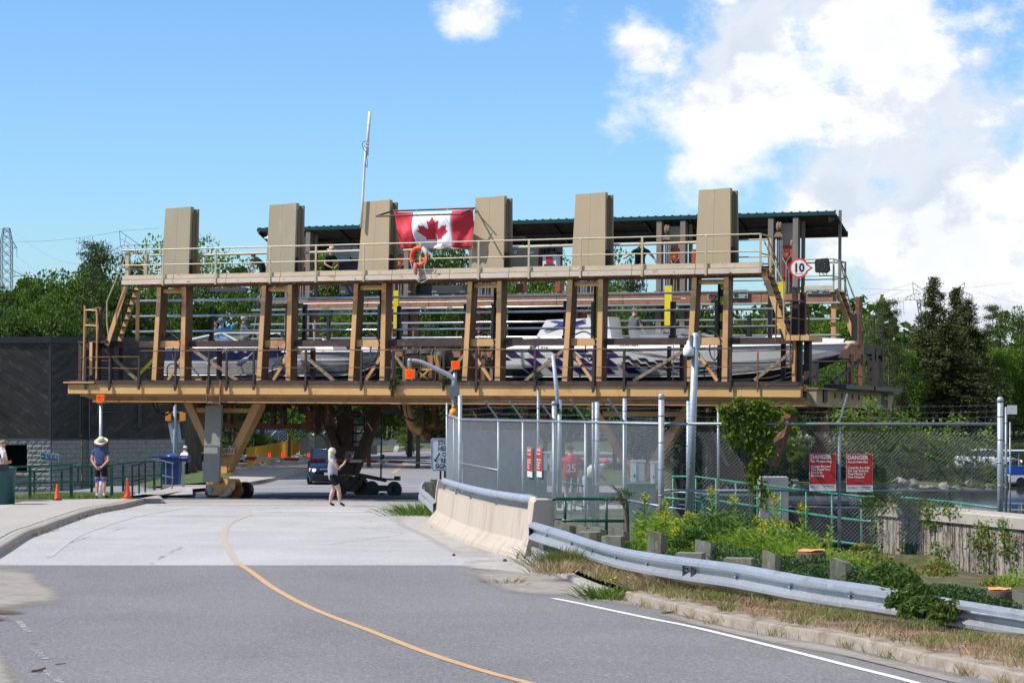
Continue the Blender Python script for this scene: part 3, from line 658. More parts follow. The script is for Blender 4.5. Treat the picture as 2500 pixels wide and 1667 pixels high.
def railing(pts,posts,z0,ztop,zmid,m_,r=.024,name='railing',par=car,mid=True):
 b=MB();b.tube([(p[0],p[1],ztop)for p in pts],r,6);part('top_rail',m_,b,par)
 if mid:b=MB();b.tube([(p[0],p[1],zmid)for p in pts],r*.85,6);part('mid_rail',m_,b,par)
 for p in posts:
  b=MB();b.box(p[0]-.028,p[0]+.028,p[1]-.012,p[1]+.012,z0,ztop);part('rail_post',m_,b,par)
up=[390,519,651.7,764,881,1019,1162,1285,1411,1562,1718]
railing([(wl_-.02,-.66),(wr_,-.66)],[(U(p,-.66),-.675)for p in up],6.62,7.725,7.255,m_rail)
railing([(wr_,-.66),(wr_,.35)],[(wr_,-.66),(wr_-.02,.30)],6.66,7.725,7.2,m_rail)
railing([(wl_,-.6),(wl_,.45)],[],6.7,7.72,7.2,m_rail)
for v in(-.6,.42):
 b=MB();b.box(wl_+.10,wl_+.22,v,v+.1,6.82,7.70);part('gate_post',m_rail,b)
railing([(wl_,.5),(TU[0][0],.5)],[],6.7,7.66,7.18,m_rail)
railing([(TU[5][1]+.1,.35),(wr_,.35)],[],6.7,7.66,7.18,m_rail)
for i in range(5):
 b=MB();b.tube([(TU[i][1]+.02,.3,7.60),(TU[i+1][0],.3,7.62)],.04,8);part('pipe_rail',m_rail,b)
def ladder(a,c,w,n,m_,vdir=(0,1,0),name='ladder',tw=.11,par=car):
 """a: foot, c: head, two stringers w apart"""
 a,c=Vector(a),Vector(c);s_=Vector(vdir)*w
 for q in(Vector((0,0,0)),s_):
  b=MB();b.beam(a+q,c+q,.035,tw);part('ladder_stringer',m_,b,par)
 for i in range(n):
  p=a.lerp(c,(i+.6)/n);b=MB();b.box(p.x-tw*.8,p.x+tw*.8,p.y+.03,p.y+w-.03,p.z-.02,p.z+.02);part('rung',m_drk,b,par)
ladder(CUV(255,843,-.3),CUV(300,700,-.3),.62,8,m_leg,tw=.15)
ladder(CUV(1921,832,-.3),CUV(1860,668,-.3),.62,9,m_leg,tw=.15)
b=MB();b.tube([CUV(296,630,-.5),CUV(254,736,-.5),CUV(254.5,786,-.5),CUV(258,815,-.5)],.022,6);part('ladder_handrail',m_rail,b)
b=MB();b.tube([CUV(322,634,.4),CUV(306,676,.4)],.022,6);part('ladder_handrail',m_rust,b)
b=MB();b.tube([CUV(1858,583,-.5),CUV(1908,690,-.5),CUV(1910,780,-.5)],.022,6);part('ladder_handrail',m_rail,b)
b=MB();b.tube([CUV(1868,579,.3),CUV(1896,646,.3)],.022,6);part('ladder_handrail',m_rust,b)
b=MB();b.box(U(328,.3)-.05,U(328,.3)+.04,.3,.38,4.93,6.6);part('support_post',m_leg,b)
# --- guide rails (boat side rails) --------------------------------
for z in(6.25,5.76,5.27):
 b=MB();b.tube([(U(313,1.0),1.3,z-.03),(U(318,1.0),1.0,z),(U(1895,1.0),1.0,z)],.035,8);part('guide_rail',m_chrome,b,smooth=True)
 b=MB();b.tube([(U(608,7.0),7.0,z),(U(2046,7.0),7.0,z)],.035,8);part('guide_rail',m_chrome,b,smooth=True)
b=MB();b.tube([(U(735,6.6),6.6,6.42),(U(1670,6.6),6.6,6.42)],.018,6);part('hydraulic_pipe',m_galvd,b)
b=MB();b.tube([(U(735,6.6),6.6,4.98),(U(1380,6.6),6.6,4.98)],.03,6);part('guide_rail',m_galv,b)
for(px,y0,y1,v,w)in((511,750,832,1.1,.1),(738,748,830,1.1,.1),(969,747,828,1.1,.1),(1132,742,822,1.1,.1),(1376,735,823,1.1,.1),(1639,736,822,1.1,.14),(797,770,840,6.2,.09),(1825,769,820,6.5,.1)):
 p,q=CUV(px,y0,v),CUV(px,y1,v);b=MB();b.box(p.x-w/2,p.x+w/2,v-.06,v+.06,q.z,p.z);b.box(p.x-w/2-.03,p.x+w/2+.03,v-.09,v+.09,q.z-.03,q.z+.05);part('padded_post',m_blk,b)
 # yellow depth boards
for(x0,x1,y0,y1,v)in((955,966,709,813,1.6),(1618,1635,697,794,6.4),(1893,1911,688,802,2.2)):
 p,q=CUV(x0,y0,v),CUV(x1,y1,v);b=MB();b.box(p.x,q.x,v,v+.08,q.z,p.z);part('yellow_board',m_yel,b)
 # --- bottom railing -----------------------------------------------
zp=[205,264,335.5,425,506,550,616,743,878.6,956,1080,1160,1303,1446,1521,1671,1781]
for k,px in enumerate(zp):
 u=U(px,-.56);b=MB();b.box(u-.035,u+.035,-.60,-.565,3.4,4.60 if k>2 else 4.45);part('deck_rail_post',m_drk,b)
 if k%2:b=MB();b.hexa([(u-.02,-.62,3.36),(u+.02,-.62,3.36),(u+.02,-.6,3.36),(u-.02,-.6,3.36)],[(u-.05,-.62,3.56),(u+.05,-.62,3.56),(u+.05,-.6,3.56),(u-.05,-.6,3.56)]);part('post_bracket',m_drk,b)
b=MB();b.tube([(U(337,-.56),-.56,4.60),(U(1781,-.56),-.56,4.60)],.016,5);part('deck_rail',m_rust,b)
b=MB();b.tube([(U(337,-.56),-.56,4.07),(U(1781,-.56),-.56,4.09)],.009,5);part('deck_rail',m_rust,b)
b=MB();b.tube([(U(192,-.56),-.56,4.40),(U(264,-.56),-.56,4.42),(U(335,-.56),-.56,4.42)],.014,5);b.tube([(U(205,-.56),-.56,4.08),(U(335,-.56),-.56,4.05)],.012,5);part('deck_rail',m_rust,b)
b=MB();b.tube([(U(1784,-.56),-.56,4.52),(U(1925,-.56),-.56,4.55),(U(1930,-.56),-.56,5.9)],.018,5);b.tube([(U(1784,-.56),-.56,4.06),(U(1922,-.56),-.56,4.08)],.014,5)
b.box(U(1847,-.56)-.02,U(1847,-.56)+.02,-.58,-.55,3.4,4.5);part('deck_rail',m_rust,b)
# --- left end platform --------------------------------------------
for(px,y0,y1,v,w,m_)in((190,836,940,-.4,.12,m_drk2),(232,836,940,-.2,.16,m_drk),(264,845,940,0,.1,m_drk),(288,845,940,.5,.1,m_drk),(236,755,832,-.45,.07,m_drk2),(228,832,928,-.1,.08,m_drk)):
 p,q=CUV(px,y0,v),CUV(px,y1,v);b=MB();b.box(p.x-w/2,p.x+w/2,v,v+.12,q.z,p.z);part('end_post',m_,b)
p=CUV(190,836,-.4);b=MB();b.box(p.x-.05,U(255,-.4),-.45,.6,4.86,4.93);part('end_platform',m_drk2,b)
ladder(CUV(202,925,-.45),CUV(202,760,-.45),.01,1,m_leg,tw=.05)
b=MB();L0=CUV(201,930,-.5);L1=CUV(201,702,-.5)
b.tube(smooth_path([CUV(199,930,-.5),CUV(200,757,-.5),CUV(201,757,-.5),CUV(222,758,-.5),CUV(230,772,-.5),CUV(231,925,-.5)],4),.028,6);b.tube([CUV(200,757,-.5),CUV(238,750,.3),CUV(235,790,.3),CUV(232,830,.3)],.022,5)
b.tube([CUV(200,794,-.5),CUV(229,795,-.5)],.02,5);b.tube([CUV(200,793,-.5),CUV(236,786,.3)],.02,5);part('ladder_cage',m_leg,b)
for y in(852,874,896,918):
 p,q=CUV(205,y,-.45),CUV(222,y,-.45);b=MB();b.box(p.x,q.x,-.47,-.42,p.z-.02,p.z+.02);part('rung',m_drk,b)
b=MB();p,q=CUV(218,835,-.45),CUV(218,916,-.45);b.box(p.x-.05,p.x+.05,-.49,-.46,q.z,p.z);part('ladder_stringer',m_leg,b)
# --- right end towers / ladders -----------------------------------
for(px,y0,y1,v,w,m_)in((1935,700,930,.4,.13,m_drk2),(1955,713,820,.6,.14,m_drk2),(1935,825,930,-.2,.09,m_leg),(1948,828,935,-.1,.13,m_drk),(1966,832,938,.5,.16,m_drk),(1972,835,940,1.0,.1,m_blk),(1935,733,825,.1,.22,m_blk),(1875,700,835,1.2,.1,m_wood),(1908,800,925,.8,.12,m_drk)):
 p,q=CUV(px,y0,v),CUV(px,y1,v);b=MB();b.box(p.x-w/2,p.x+w/2,v,v+.12,q.z,p.z);part('end_post',m_,b)
p,q=CUV(1918,820,-.3),CUV(1974,831,-.3);b=MB();b.box(p.x,q.x,-.4,.9,q.z,p.z+.02);part('end_platform',m_leg,b)
b=MB();b.tube(smooth_path([CUV(1890,835,-.5),CUV(1892,745,-.5),CUV(1897,736,-.5),CUV(1930,733,-.3),CUV(1963,741,.2),CUV(1971,780,.4),CUV(1971,835,.4)],4),.022,6)
b.tube([CUV(1891,776,-.5),CUV(1930,776,-.2),CUV(1969,781,.4)],.02,5);b.tube([CUV(1929,735,-.3),CUV(1926,900,-.3)],.02,5);part('ladder_cage',m_rust,b)
# far-right corner
v=8.0;uE=EU+.4
b=MB();q=CW(0,0,0)
def CE(px,py,u):
 r=(px-CX)/F;vv=(r*(OY-u*KS)-OX-u*KC)/(KS-r*KC);Y=OY-u*KS+vv*KC;return Vector((u,vv,EYE-(py-HY)/F*Y+ROLL*vv))
for(px,y0,y1,w,m_)in((2095,728,845,.16,m_rust),(2084,766,832,.09,m_blk),(2075,865,942,.14,m_rust),(2103,865,945,.13,m_rust),(2126,862,950,.16,m_drk),(2136,850,948,.1,m_drk2),(2150,852,955,.07,m_blk),(1989,885,935,.14,m_drk)):
 p=CE(px,y0,uE);qz=CE(px,y1,uE).z;b=MB();b.box(uE-.08,uE+.04,p.y-w*1.1,p.y+w*1.1,qz,p.z);part('end_post',m_,b)
b=MB();p=CE(2050,862,uE);q=CE(2106,848,uE);b.hexa([(uE-.1,p.y,4.42),(uE+.0,p.y,4.42),(uE+.0,q.y,4.42),(uE-.1,q.y,4.42)],[(uE-.1,p.y+1.0,4.86),(uE+.0,p.y+1.0,4.86),(uE+.0,q.y,4.86),(uE-.1,q.y,4.86)]);part('bracket_beam',m_brown,b)
b=MB();p=CE(2108,848,uE);q=CE(2149,848,uE);b.box(uE-.12,uE+.02,p.y,q.y,4.62,4.88);part('end_platform',m_drk,b)
b=MB();b.tube(smooth_path([CE(2111,845,uE),CE(2118,778,uE),CE(2124,775,uE),CE(2131,774,uE)],3),.025,6);b.tube([CE(2131,845,uE),CE(2131,770,uE),CE(2152,773,uE),CE(2151,850,uE)],.025,6);b.tube([CE(2115,808,uE),CE(2151,808,uE)],.022,5);part('ladder_cage',m_blk2,b)
for y in(872,898,922):
 b=MB();b.beam(CE(2107,y,uE),CE(2126,y,uE),.06,.05);part('rung',m_drk,b)
b=MB();b.beam(CE(2030,933,uE),CE(2098,880,uE),.08,.1,(1,0,0));part('brace',m_drk,b)
for y in(882,918):
 b=MB();b.tube([CE(1975,y,uE),CE(2064,y,uE),CE(2100,y,uE)],.02,5);part('deck_rail',m_blk2,b)
b=MB();b.tube([CE(2064,882,uE),CE(2064,940,uE)],.02,5);part('deck_rail',m_blk2,b)
# --- far side -----------------------------------------------------
FU=[3.65,7.41,10.62,14.36,17.2,20.9]
for i,u in enumerate(FU):
 for s_ in(-.46,.34):
  b=MB();b.box(u+s_,u+s_+.17,7.5,7.75,3.4,8.95);part('timber_column',m_wood,b)
  b=MB();b.box(u+s_+.19,u+s_+.36,7.6,7.9,3.4,6.5);part('timber_column',m_brown,b)
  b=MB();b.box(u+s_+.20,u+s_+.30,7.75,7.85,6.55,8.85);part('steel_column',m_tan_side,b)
 b=MB();b.box(u-.28,u+.33,7.85,8.0,6.4,8.8);part('machine_backing',m_pale,b)
 b=MB();b.box(u-.1,u+.33,7.7,7.84,6.9,8.1);b.ell((u+.08,7.66,7.75),.12,.06,.12,10,6);b.box(u-.02,u+.2,7.6,7.7,7.1,7.5);part('hydraulic_unit',m_org,b)
 b=MB()
 for k in range(5):b.tube([(u-.24+.055*k,7.55,6.5),(u-.24+.055*k,7.55,8.25)],.012,4)
 b.tube([(u+.1,7.58,6.6),(u+.12,7.58,7.6),(u+.3,7.56,7.8)],.018,4);b.tube([(u+.2,7.58,6.6),(u+.2,7.58,7.3),(u+.0,7.56,7.7)],.018,4)
 part('hydraulic_line',m_chrome,b)
 b=MB();b.hexa([(u-.28,7.5,8.35),(u+.03,7.5,8.35),(u+.03,7.58,8.35),(u-.28,7.58,8.35)],[(u-.2,7.5,8.5),(u-.06,7.5,8.5),(u-.06,7.58,8.5),(u-.2,7.58,8.5)]);b.ell((u-.14,7.52,8.68),.07,.06,.15,8,5);b.ell((u-.06,7.52,8.7),.05,.05,.12,8,5);part('chain_hoist',m_wood,b)
 # far walkway with brown fascia, guard board and roof
fl,fr_=U(746,7.3),U(2031,7.3)
ed=np.linspace(fl,fr_,9)
for i in range(8):
 b=MB();b.box(ed[i]+.01,ed[i+1]-.01,7.26,7.33,6.02 if False else 6.26,6.56);part('fascia_beam',m_brown,b)
 b=MB();b.box(ed[i]+.01,ed[i+1]-.01,7.34,8.9,6.56,6.62);part('walkway_plank',m_drk2,b)
 if i<7:b=MB();b.box(ed[i]+.01,ed[i+1]-.01,7.40,7.48,7.36,7.58);part('guard_board',m_pale,b)
b=MB();b.box(U(1960,7.3),fr_,7.28,7.34,6.60,6.80);part('toe_board',m_pale,b)
railing([(U(1960,7.3),7.3),(fr_,7.3)],[(fr_,7.3),(fr_+.0,8.6)],6.6,7.62,7.1,m_rail)
railing([(fr_,7.3),(fr_,8.6),(U(1960,8.6),8.6)],[(fr_-.1,8.4)],6.6,7.60,7.08,m_rail)
railing([(U(1785,8.6),8.6),(fr_,8.6)],[],6.6,7.60,7.08,m_rail)
b=MB();b.box(U(2031,7.35)-.07,U(2031,7.35)+.07,7.35,7.47,4.9,6.55);part('support_post',m_leg,b)
b=MB();p=CUV(2045,512,8.2);b.box(p.x-.04,p.x+.04,8.2,8.28,6.6,p.z);part('roof_post',m_wood,b)
ladder(CUV(2088,838,7.6),CUV(2036,706,7.6),.6,8,m_leg,tw=.15)
b=MB();b.tube([CUV(2046,632,7.4),CUV(2076,765,7.4),CUV(2086,766,7.4)],.022,5);b.tube([CUV(2048,636,8.3),CUV(2092,752,8.3)],.022,5);part('ladder_handrail',m_wood,b)
for(px,y0,y1,v,w)in((1700,722,820,7.2,.14),(1930,590,700,7.4,.12)):
 pass
 # far left stair
ladder(CUV(612,835,7.4),CUV(634,700,7.4),.5,7,m_wood,tw=.13)
b=MB();p,q=CUV(626,722,7.4),CUV(626,832,7.4);b.box(p.x-.07,p.x+.07,7.4,7.55,q.z,p.z);part('support_post',m_wood,b)
b=MB();b.box(U(626,7.3)-.1,fl,7.3,8.6,6.48,6.6);part('stair_landing',m_wood,b)
# roof
rl,rr=U(622,7.5),U(2033,7.5)
m_roof=mat('green_metal_roof',(.012,.055,.055),.4,.3,var=.15,scale=4);m_under=mat('dark_roof_boards',(.05,.042,.036),.85,var=.3,scale=2,col2=(.09,.07,.05),thr=(.5,.65))
def rz_(v):return 9.11-(v-7.5)*.37
n=13;ed=np.linspace(rl,rr,n+1)
for i in range(n):
 a,c=ed[i],ed[i+1];dv=.0;vb=8.95
 b=MB();b.hexa([(a,7.5,9.075),(c-.005,7.5,9.075),(c-.005,vb,rz_(vb)-.035),(a,vb,rz_(vb)-.035)],[(a,7.5,9.105),(c-.005,7.5,9.105),(c-.005,vb,rz_(vb)),(a,vb,rz_(vb))]);part('roof_sheet',m_roof,b)
 b=MB();b.hexa([(a,7.52,9.03),(c-.03,7.52,9.03),(c-.03,vb-.02,rz_(vb)-.08),(a,vb-.02,rz_(vb)-.08)],[(a,7.52,9.07),(c-.03,7.52,9.07),(c-.03,vb-.02,rz_(vb)-.04),(a,vb-.02,rz_(vb)-.04)]);part('roof_board',m_under,b)
 b=MB();b.beam((a,7.54,8.98),(a,vb-.05,rz_(vb)-.13),.07,.1);part('rafter',m_drk,b)
 for k in range(5):
  pass
b=MB();b.box(rl-.03,rr+.03,7.46,7.495,8.98,9.10);part('roof_fascia',m_roof,b)
b=MB();b.box(rl,rr,8.96,9.0,8.42,8.6);part('roof_fascia',m_drk,b)
b=MB()
uu=rl
while uu<rr:b.box(uu,uu+.05,7.5,7.6,9.105,9.13);uu+=.28
part('roof_rib',m_roof,b)
b=MB();b.box(rl+.3,rr-.3,8.3,8.4,8.62,8.70);part('roof_purlin',m_drk,b)
# loudspeakers
for(px,py,v,s_)in((637,580,7.6,1),(2028,530,7.9,-1)):
 p=CUV(px,py,v);b=MB();b.lathe([(.03,0),(.05,.1),(.12,.22),(.19,.28)],p,14,'x')if s_>0 else b.lathe([(.19,0),(.12,.06),(.05,.2),(.03,.32)],p-Vector((.1,0,0)),14,'x');part('loudspeaker',m_whited if s_>0 else m_wood,b,smooth=True)
 # cabinets on the far walkway
def cab(name,x0,x1,y0,y1,v,d,m_,par=car):
 p,q=CUV(x0,y0,v),CUV(x1,y1,v);b=MB();b.box(p.x,q.x,v,v+d,q.z,p.z);return part(name,m_,b,par)
c_=cab('control_cabinet',1237,1275,603,652,8.3,.5,m_tan);cab('control_cabinet',1275.5,1308,605,652,8.3,.5,m_tan)
cab('electric_panel',1312,1365,598,655,8.5,.1,m_wood)
for(x0,x1,y0,y1)in((1316,1322,606,616),(1326,1332,603,614),(1338,1346,600,612),(1350,1358,614,622),(1318,1330,619,623)):cab('switch_box',x0,x1,y0,y1,8.38,.1,m_drk)
cc_=cab('control_desk',1319,1352,622,650,8.1,.35,m_white);cab('desk_screen',1327,1342,624,643,8.07,.02,m_red);cab('desk_keypad',1322,1347,644,650,8.06,.03,m_dtrim)
cab('warning_plate',1248,1260,611,618,8.28,.01,m_white);cab('warning_plate',1287,1296,613,619,8.28,.01,m_white);cab('door_gap',1256,1259,612.5,617,8.265,.01,m_black)
cab('lamp_tray',1240,1276,576,583,8.2,.2,m_wood)
cab('generator_housing',798,866,602,638,8.5,.5,m_greyl);cab('generator_base',820,866,640,718,8.45,.5,m_dtrim);cab('generator_duct',847,866,605,640,8.4,.08,m_dtrim)
b=MB();p=CUV(860,618,8.35);b.lathe([(.02,-.03),(.2,-.02),(.2,.02),(.02,.03)],p,18,'y');part('generator_fan',m_greyl,b)
cab('orange_box',453,469,636,672,.7,.3,m_org);cab('box_label',455,460,652,662,.69,.01,m_white)
cab('orange_box',1683,1691,608,650,7.2,.3,m_org);cab('orange_box',1254,1272,692,712,8.3,.4,m_org);cab('orange_box',1349,1361,690,712,8.3,.4,m_org)
cab('hydraulic_cabinet',1000,1124,697,715,8.0,.6,m_dtrim);cab('hydraulic_cabinet',822,866,698,718,8.0,.6,m_dtrim)
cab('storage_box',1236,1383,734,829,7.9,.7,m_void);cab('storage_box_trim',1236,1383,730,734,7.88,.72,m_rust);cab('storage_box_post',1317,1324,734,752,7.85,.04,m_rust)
cab('shade_roll',505,593,703,710,6.9,.2,m_dtrim)
# hydraulic pipe brackets
for px in(752,833,991,1056,1125,1376,1520,1600,1680):
 p=CUV(px,712,6.6);b=MB();b.box(p.x-.09,p.x+.09,6.55,6.7,p.z-.03,p.z+.03);part('pipe_clamp',m_wood,b)
 # inner lower frames seen between the legs
for(x0,x1,y0,y1,v,m_)in((473,489,880,928,2.4,m_beam),(660,668,845,928,3.4,m_drk),(524,531,850,928,1.6,m_drk),(1172,1180,865,928,6.8,m_rust),(1097,1120,855,872,7.2,m_brown),(1170,1203,858,872,7.2,m_brown),(960,978,855,870,7.2,m_brown),(1360,1380,868,895,3.4,m_brown),(1625,1631,845,928,1.4,m_drk),(1656,1663,838,928,1.4,m_drk),(1750,1757,838,928,1.4,m_drk),(753,760,850,928,1.4,m_drk),(1210,1222,858,925,6.8,m_rust),(702,712,845,925,6.6,m_rust),(1068,1075,860,928,6.6,m_rust),(1288,1300,900,926,3.0,m_wood),(400,412,845,930,6.4,m_rust)):
 cab('frame_post',x0,x1,y0,y1,v,.16,m_)
b=MB()
for(px,v)in((1640,1.2),(1059+0,1.0),(1022,1.2),(1741,1.3)):b.tube([CUV(px,842,v),CUV(px,928,v)],.012,4)
part('sling_cable',m_chrome,b)
# big black floats on a rusty cradle (between tower three and four)
b=MB()
p,q=CUV(990,878,3.0),CUV(1095,878,3.0);r0=.34
pr=[(.05,0),(.3,.03)]
L_=q.x-p.x
for k in range(3):
 x0,x1=k*L_/3,(k+1)*L_/3;pr+=[(r0,x0+.06),(r0+.02,(x0+x1)/2),(r0,x1-.06),(r0-.06,x1)]
pr+=[(.05,L_+.02)]
b.lathe(pr,(p.x,3.0,p.z),20,'x');part('fender_roll',m_blk,b,smooth=True)
for k in range(2):
 x=p.x+L_*(k+1)/3;b=MB();b.lathe([(r0+.0,-.04),(r0+.03,-.02),(r0+.03,.02),(r0,.04)],(x,3.0,p.z),18,'x');part('roll_strap',m_drk,b)
for(x0,x1,y0,y1)in((982,994,868,900),(996,1019,867,893),(1021,1034,868,901),(1035,1052,867,893),(1054,1070,868,896)):
 p,q=CUV(x0,y0,2.5),CUV(x1,y1,2.5);b=MB();b.hexa([(p.x+.06,2.55,q.z),(q.x-.02,2.55,q.z),(q.x-.02,2.6,q.z),(p.x+.06,2.6,q.z)],[(p.x,2.5,p.z),(q.x,2.5,p.z),(q.x,2.55,p.z),(p.x,2.55,p.z)]);part('cradle_plate',m_leg,b)
cab('cradle_frame',1016,1052,899,904,2.4,.3,m_leg);cab('cradle_frame',1042,1051,904,929,2.4,.2,m_rust);cab('cradle_frame',988,1012,922,929,2.4,.2,m_leg)
b=MB();b.beam(CUV(1016,905,2.4),CUV(1042,928,2.4),.04,.05);b.beam(CUV(1041,905,2.4),CUV(1017,928,2.4),.04,.05);part('cradle_brace',m_leg,b)
# flag frame
FM=[CUV(910,526.6,-.8),CUV(950,512,-.1)]
p0,p1,p2,p3=CUV(910,527,-.9),CUV(1119,521.5,-.9),CUV(1151,507,-.05),CUV(950,514,-.05)
for a,c in((p0,p1),(p1,p2),(p2,p3),(p3,p0)):
 b=MB();b.tube([a,c],.028,6);part('flag_frame_bar',m_drk,b)
b=MB();b.tube([CUV(1155,516,-.06),CUV(1151,510,-.4)],.02,5);b.tube([p0.lerp(p1,.4),p3.lerp(p2,.3)],.008,4);b.tube([p0.lerp(p1,.7),p3.lerp(p2,.68)],.008,4);part('frame_cable',m_whited,b)
# --- under-carriage: legs, bogies ---------------------------------
def vleg(u0,v,top_w,apex_z,lean,m_,sx=1.0,open_=0):
 """V shaped support frame, apex at u0"""
 a=Vector((u0,v,apex_z))
 for s_ in(-1,1):
  t=Vector((u0+s_*top_w,v,3.02));e=Vector((u0+s_*.10,v,apex_z))
  b=MB();w=.15
  b.hexa([(e.x-w,v-.05,e.z),(e.x+w,v-.05,e.z),(e.x+w,v+.32,e.z),(e.x-w,v+.32,e.z)],[(t.x-w,v-.05,t.z),(t.x+w,v-.05,t.z),(t.x+w,v+.32,t.z),(t.x-w,v+.32,t.z)]);part('outrigger_leg',m_,b)
 b=MB();b.box(u0-top_w*.78,u0+top_w*.82,v+.0,v+.16,2.72,2.86);part('outrigger_tie',m_,b)
 b=MB();b.box(u0-.2,u0+.22,v-.08,v+.34,apex_z-.05,apex_z+.45);part('apex_block',m_,b)
 b=MB();b.lathe([(.03,-.03),(.34,-.03),(.34,.0),(.03,.03)],(u0+.12,v+.15,apex_z-.07),18,'z');part('slew_ring',m_leg,b)
def bogie(u0,v,g,m_,wm,hub):
 for s_,r_,dv in((-.34,.235,.0),(.40,.265,.12)):
  b=MB();b.lathe([(.04,-.08),(r_*.62,-.08),(r_*.7,-.05),(r_-.03,-.06),(r_,-.07),(r_,.05),(r_+.03,.06),(r_+.03,.09),(.04,.09)],(u0+s_,v+dv+.05,g+r_),22,'y');part('wheel',wm,b,smooth=False)
 z=g
 pts=[(-.53,.2),(-.5,.34),(-.36,.60),(.12-.0,.62),(.5,.60),(.58,.45),(.56,.3),(.40,.12),(-.3,.12)]
 pts=[(-.52,.34),(-.40,.12),(.36,.12),(.54,.34),(.56,.50),(.44,.64),(-.36,.64),(-.50,.50)]
 for vv,nm in((v-.12,'bogie_plate'),(v+.26,'bogie_plate')):
  b=MB();b.hexa([(u0+x,vv,z+y)for x,y in pts][::-1],[(u0+x,vv+.04,z+y)for x,y in pts][::-1]);part(nm,m_,b)
 for a,c in(((-.5,.62),(.0,.16)),((-.46,.3),(-.2,.12)),((.48,.6),(.0,.16)),((.5,.32),(.28,.12)),((-.12,.62),(0,.48)),((.14,.62),(0,.48))):
  b=MB();b.beam((u0+a[0],v-.135,z+a[1]),(u0+c[0],v-.135,z+c[1]),.03,.035,(0,1,0));part('bogie_rib',m_,b)
 b=MB();b.box(u0-.4,u0+.46,v-.08,v+.26,z+.5,z+.63);part('bogie_box',m_,b)
 for s_ in(-.34,.36):
  b=MB();b.lathe([(.0,-.05),(.075,-.05),(.085,0),(.085,.03)],(u0+s_,v-.13,z+.30),12,'y');part('axle_cap',hub,b)
 b=MB();b.lathe([(.02,-.04),(.1,-.04),(.1,.04),(.02,.04)],(u0+.02,v-.15,z+.6),14,'y');part('pivot',m_rust,b)
vn=1.6
uA=U(541,vn);vleg(uA,vn,1.28,.88,0,m_leg);bogie(uA+.0,vn,0.0,m_leg,m_rust,m_galvd)
b=MB();b.lathe([(.04,-.09),(.27,-.09),(.27,.09),(.04,.09)],(uA+.50,vn+.6,.27),20,'y');part('wheel',m_blk2,b)
p,q=CUV(500.5,991,1.0),CUV(540,1177,1.0);b=MB();b.hexa([(p.x-.06,.95,q.z),(q.x-.07,.95,q.z-.01),(q.x-.07,1.05,q.z-.01),(p.x-.06,1.05,q.z)],[(p.x,.95,p.z+.02),(q.x,.95,p.z+.02),(q.x,1.05,p.z+.02),(p.x,1.05,p.z+.02)]);part('steel_cover',m_grey,b)
b=MB();b.box(U(506,-.4),U(508.5,-.4),-.56,-.52,3.0,3.72);b.box(U(538.5,-.4),U(541,-.4),-.56,-.52,2.95,3.72);b.box(U(508.5,-.4),U(538.5,-.4),-.56,-.52,3.24,3.27);b.box(U(508.5,-.4),U(538.5,-.4),-.56,-.52,2.98,3.01);part('ladder_stringer',m_rust,b)
p,q=CUV(539,1093,vn-.2),CUV(571,1109,vn-.2);b=MB();b.box(p.x,q.x,vn-.25,vn-.17,q.z,p.z);brd=part('turn_board',m_pale2,b)
text('lettering','URN',.19,m_rust,brd,(p.x+.04,vn-.256,q.z+.035),.004,'LEFT',1.05)
m_dkb=mat('shaded_brown_steel',(.09,.055,.032),.7,var=.25,scale=3)  # brown steel with the deck's shade on the far legs painted in
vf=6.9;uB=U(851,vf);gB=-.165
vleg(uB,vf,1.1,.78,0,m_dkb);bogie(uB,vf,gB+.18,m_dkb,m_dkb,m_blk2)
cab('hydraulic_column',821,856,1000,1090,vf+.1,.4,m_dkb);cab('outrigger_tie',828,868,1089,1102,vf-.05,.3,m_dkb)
for px in(860,888):
 b=MB();b.tube([CUV(px,1010,vf+.2),CUV(px,1090,vf+.2)],.03,5);part('ladder_stringer',m_blk2,b)
for y in(1016,1037,1057,1078):
 b=MB();b.tube([CUV(860,y,vf+.2),CUV(888,y,vf+.2)],.025,5);part('rung',m_blk2,b)
 # trailing track trolley
ut=U(932,vf)
for s_ in(-.42,.42):
 b=MB();b.lathe([(.05,-.06),(.24,-.06),(.27,-.02),(.27,.05),(.05,.06)],(ut+s_,vf+.1,gB+.30+.12),22,'y');part('wheel',m_blk2,b)
 b=MB();b.lathe([(0,-.1),(.03,-.1),(.03,0)],(ut+s_+.02,vf+.05,gB+.42),8,'y');part('axle_cap',m_galvd,b)
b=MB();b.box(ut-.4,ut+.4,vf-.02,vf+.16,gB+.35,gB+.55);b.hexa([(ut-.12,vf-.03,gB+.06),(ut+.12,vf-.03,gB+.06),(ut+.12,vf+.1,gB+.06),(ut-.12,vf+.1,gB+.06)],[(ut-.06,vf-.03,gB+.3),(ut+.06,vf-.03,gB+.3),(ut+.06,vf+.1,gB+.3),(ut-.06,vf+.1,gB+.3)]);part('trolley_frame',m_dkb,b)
b=MB();b.beam((ut-1.2,vf,gB+.93),(ut+.15,vf,gB+.72),.12,.12);b.box(ut-.25,ut+.35,vf-.04,vf+.2,gB+.72,gB+.78);b.box(ut+.45,ut+.62,vf,vf+.15,gB+.72,gB+.86);part('tow_arm',m_blk2,b)
b=MB();b.tube([(U(926,vf),vf+.1,gB+.8),(U(926,vf),vf+.1,2.9)],.03,5);part('sensor_rod',m_blk2,b)
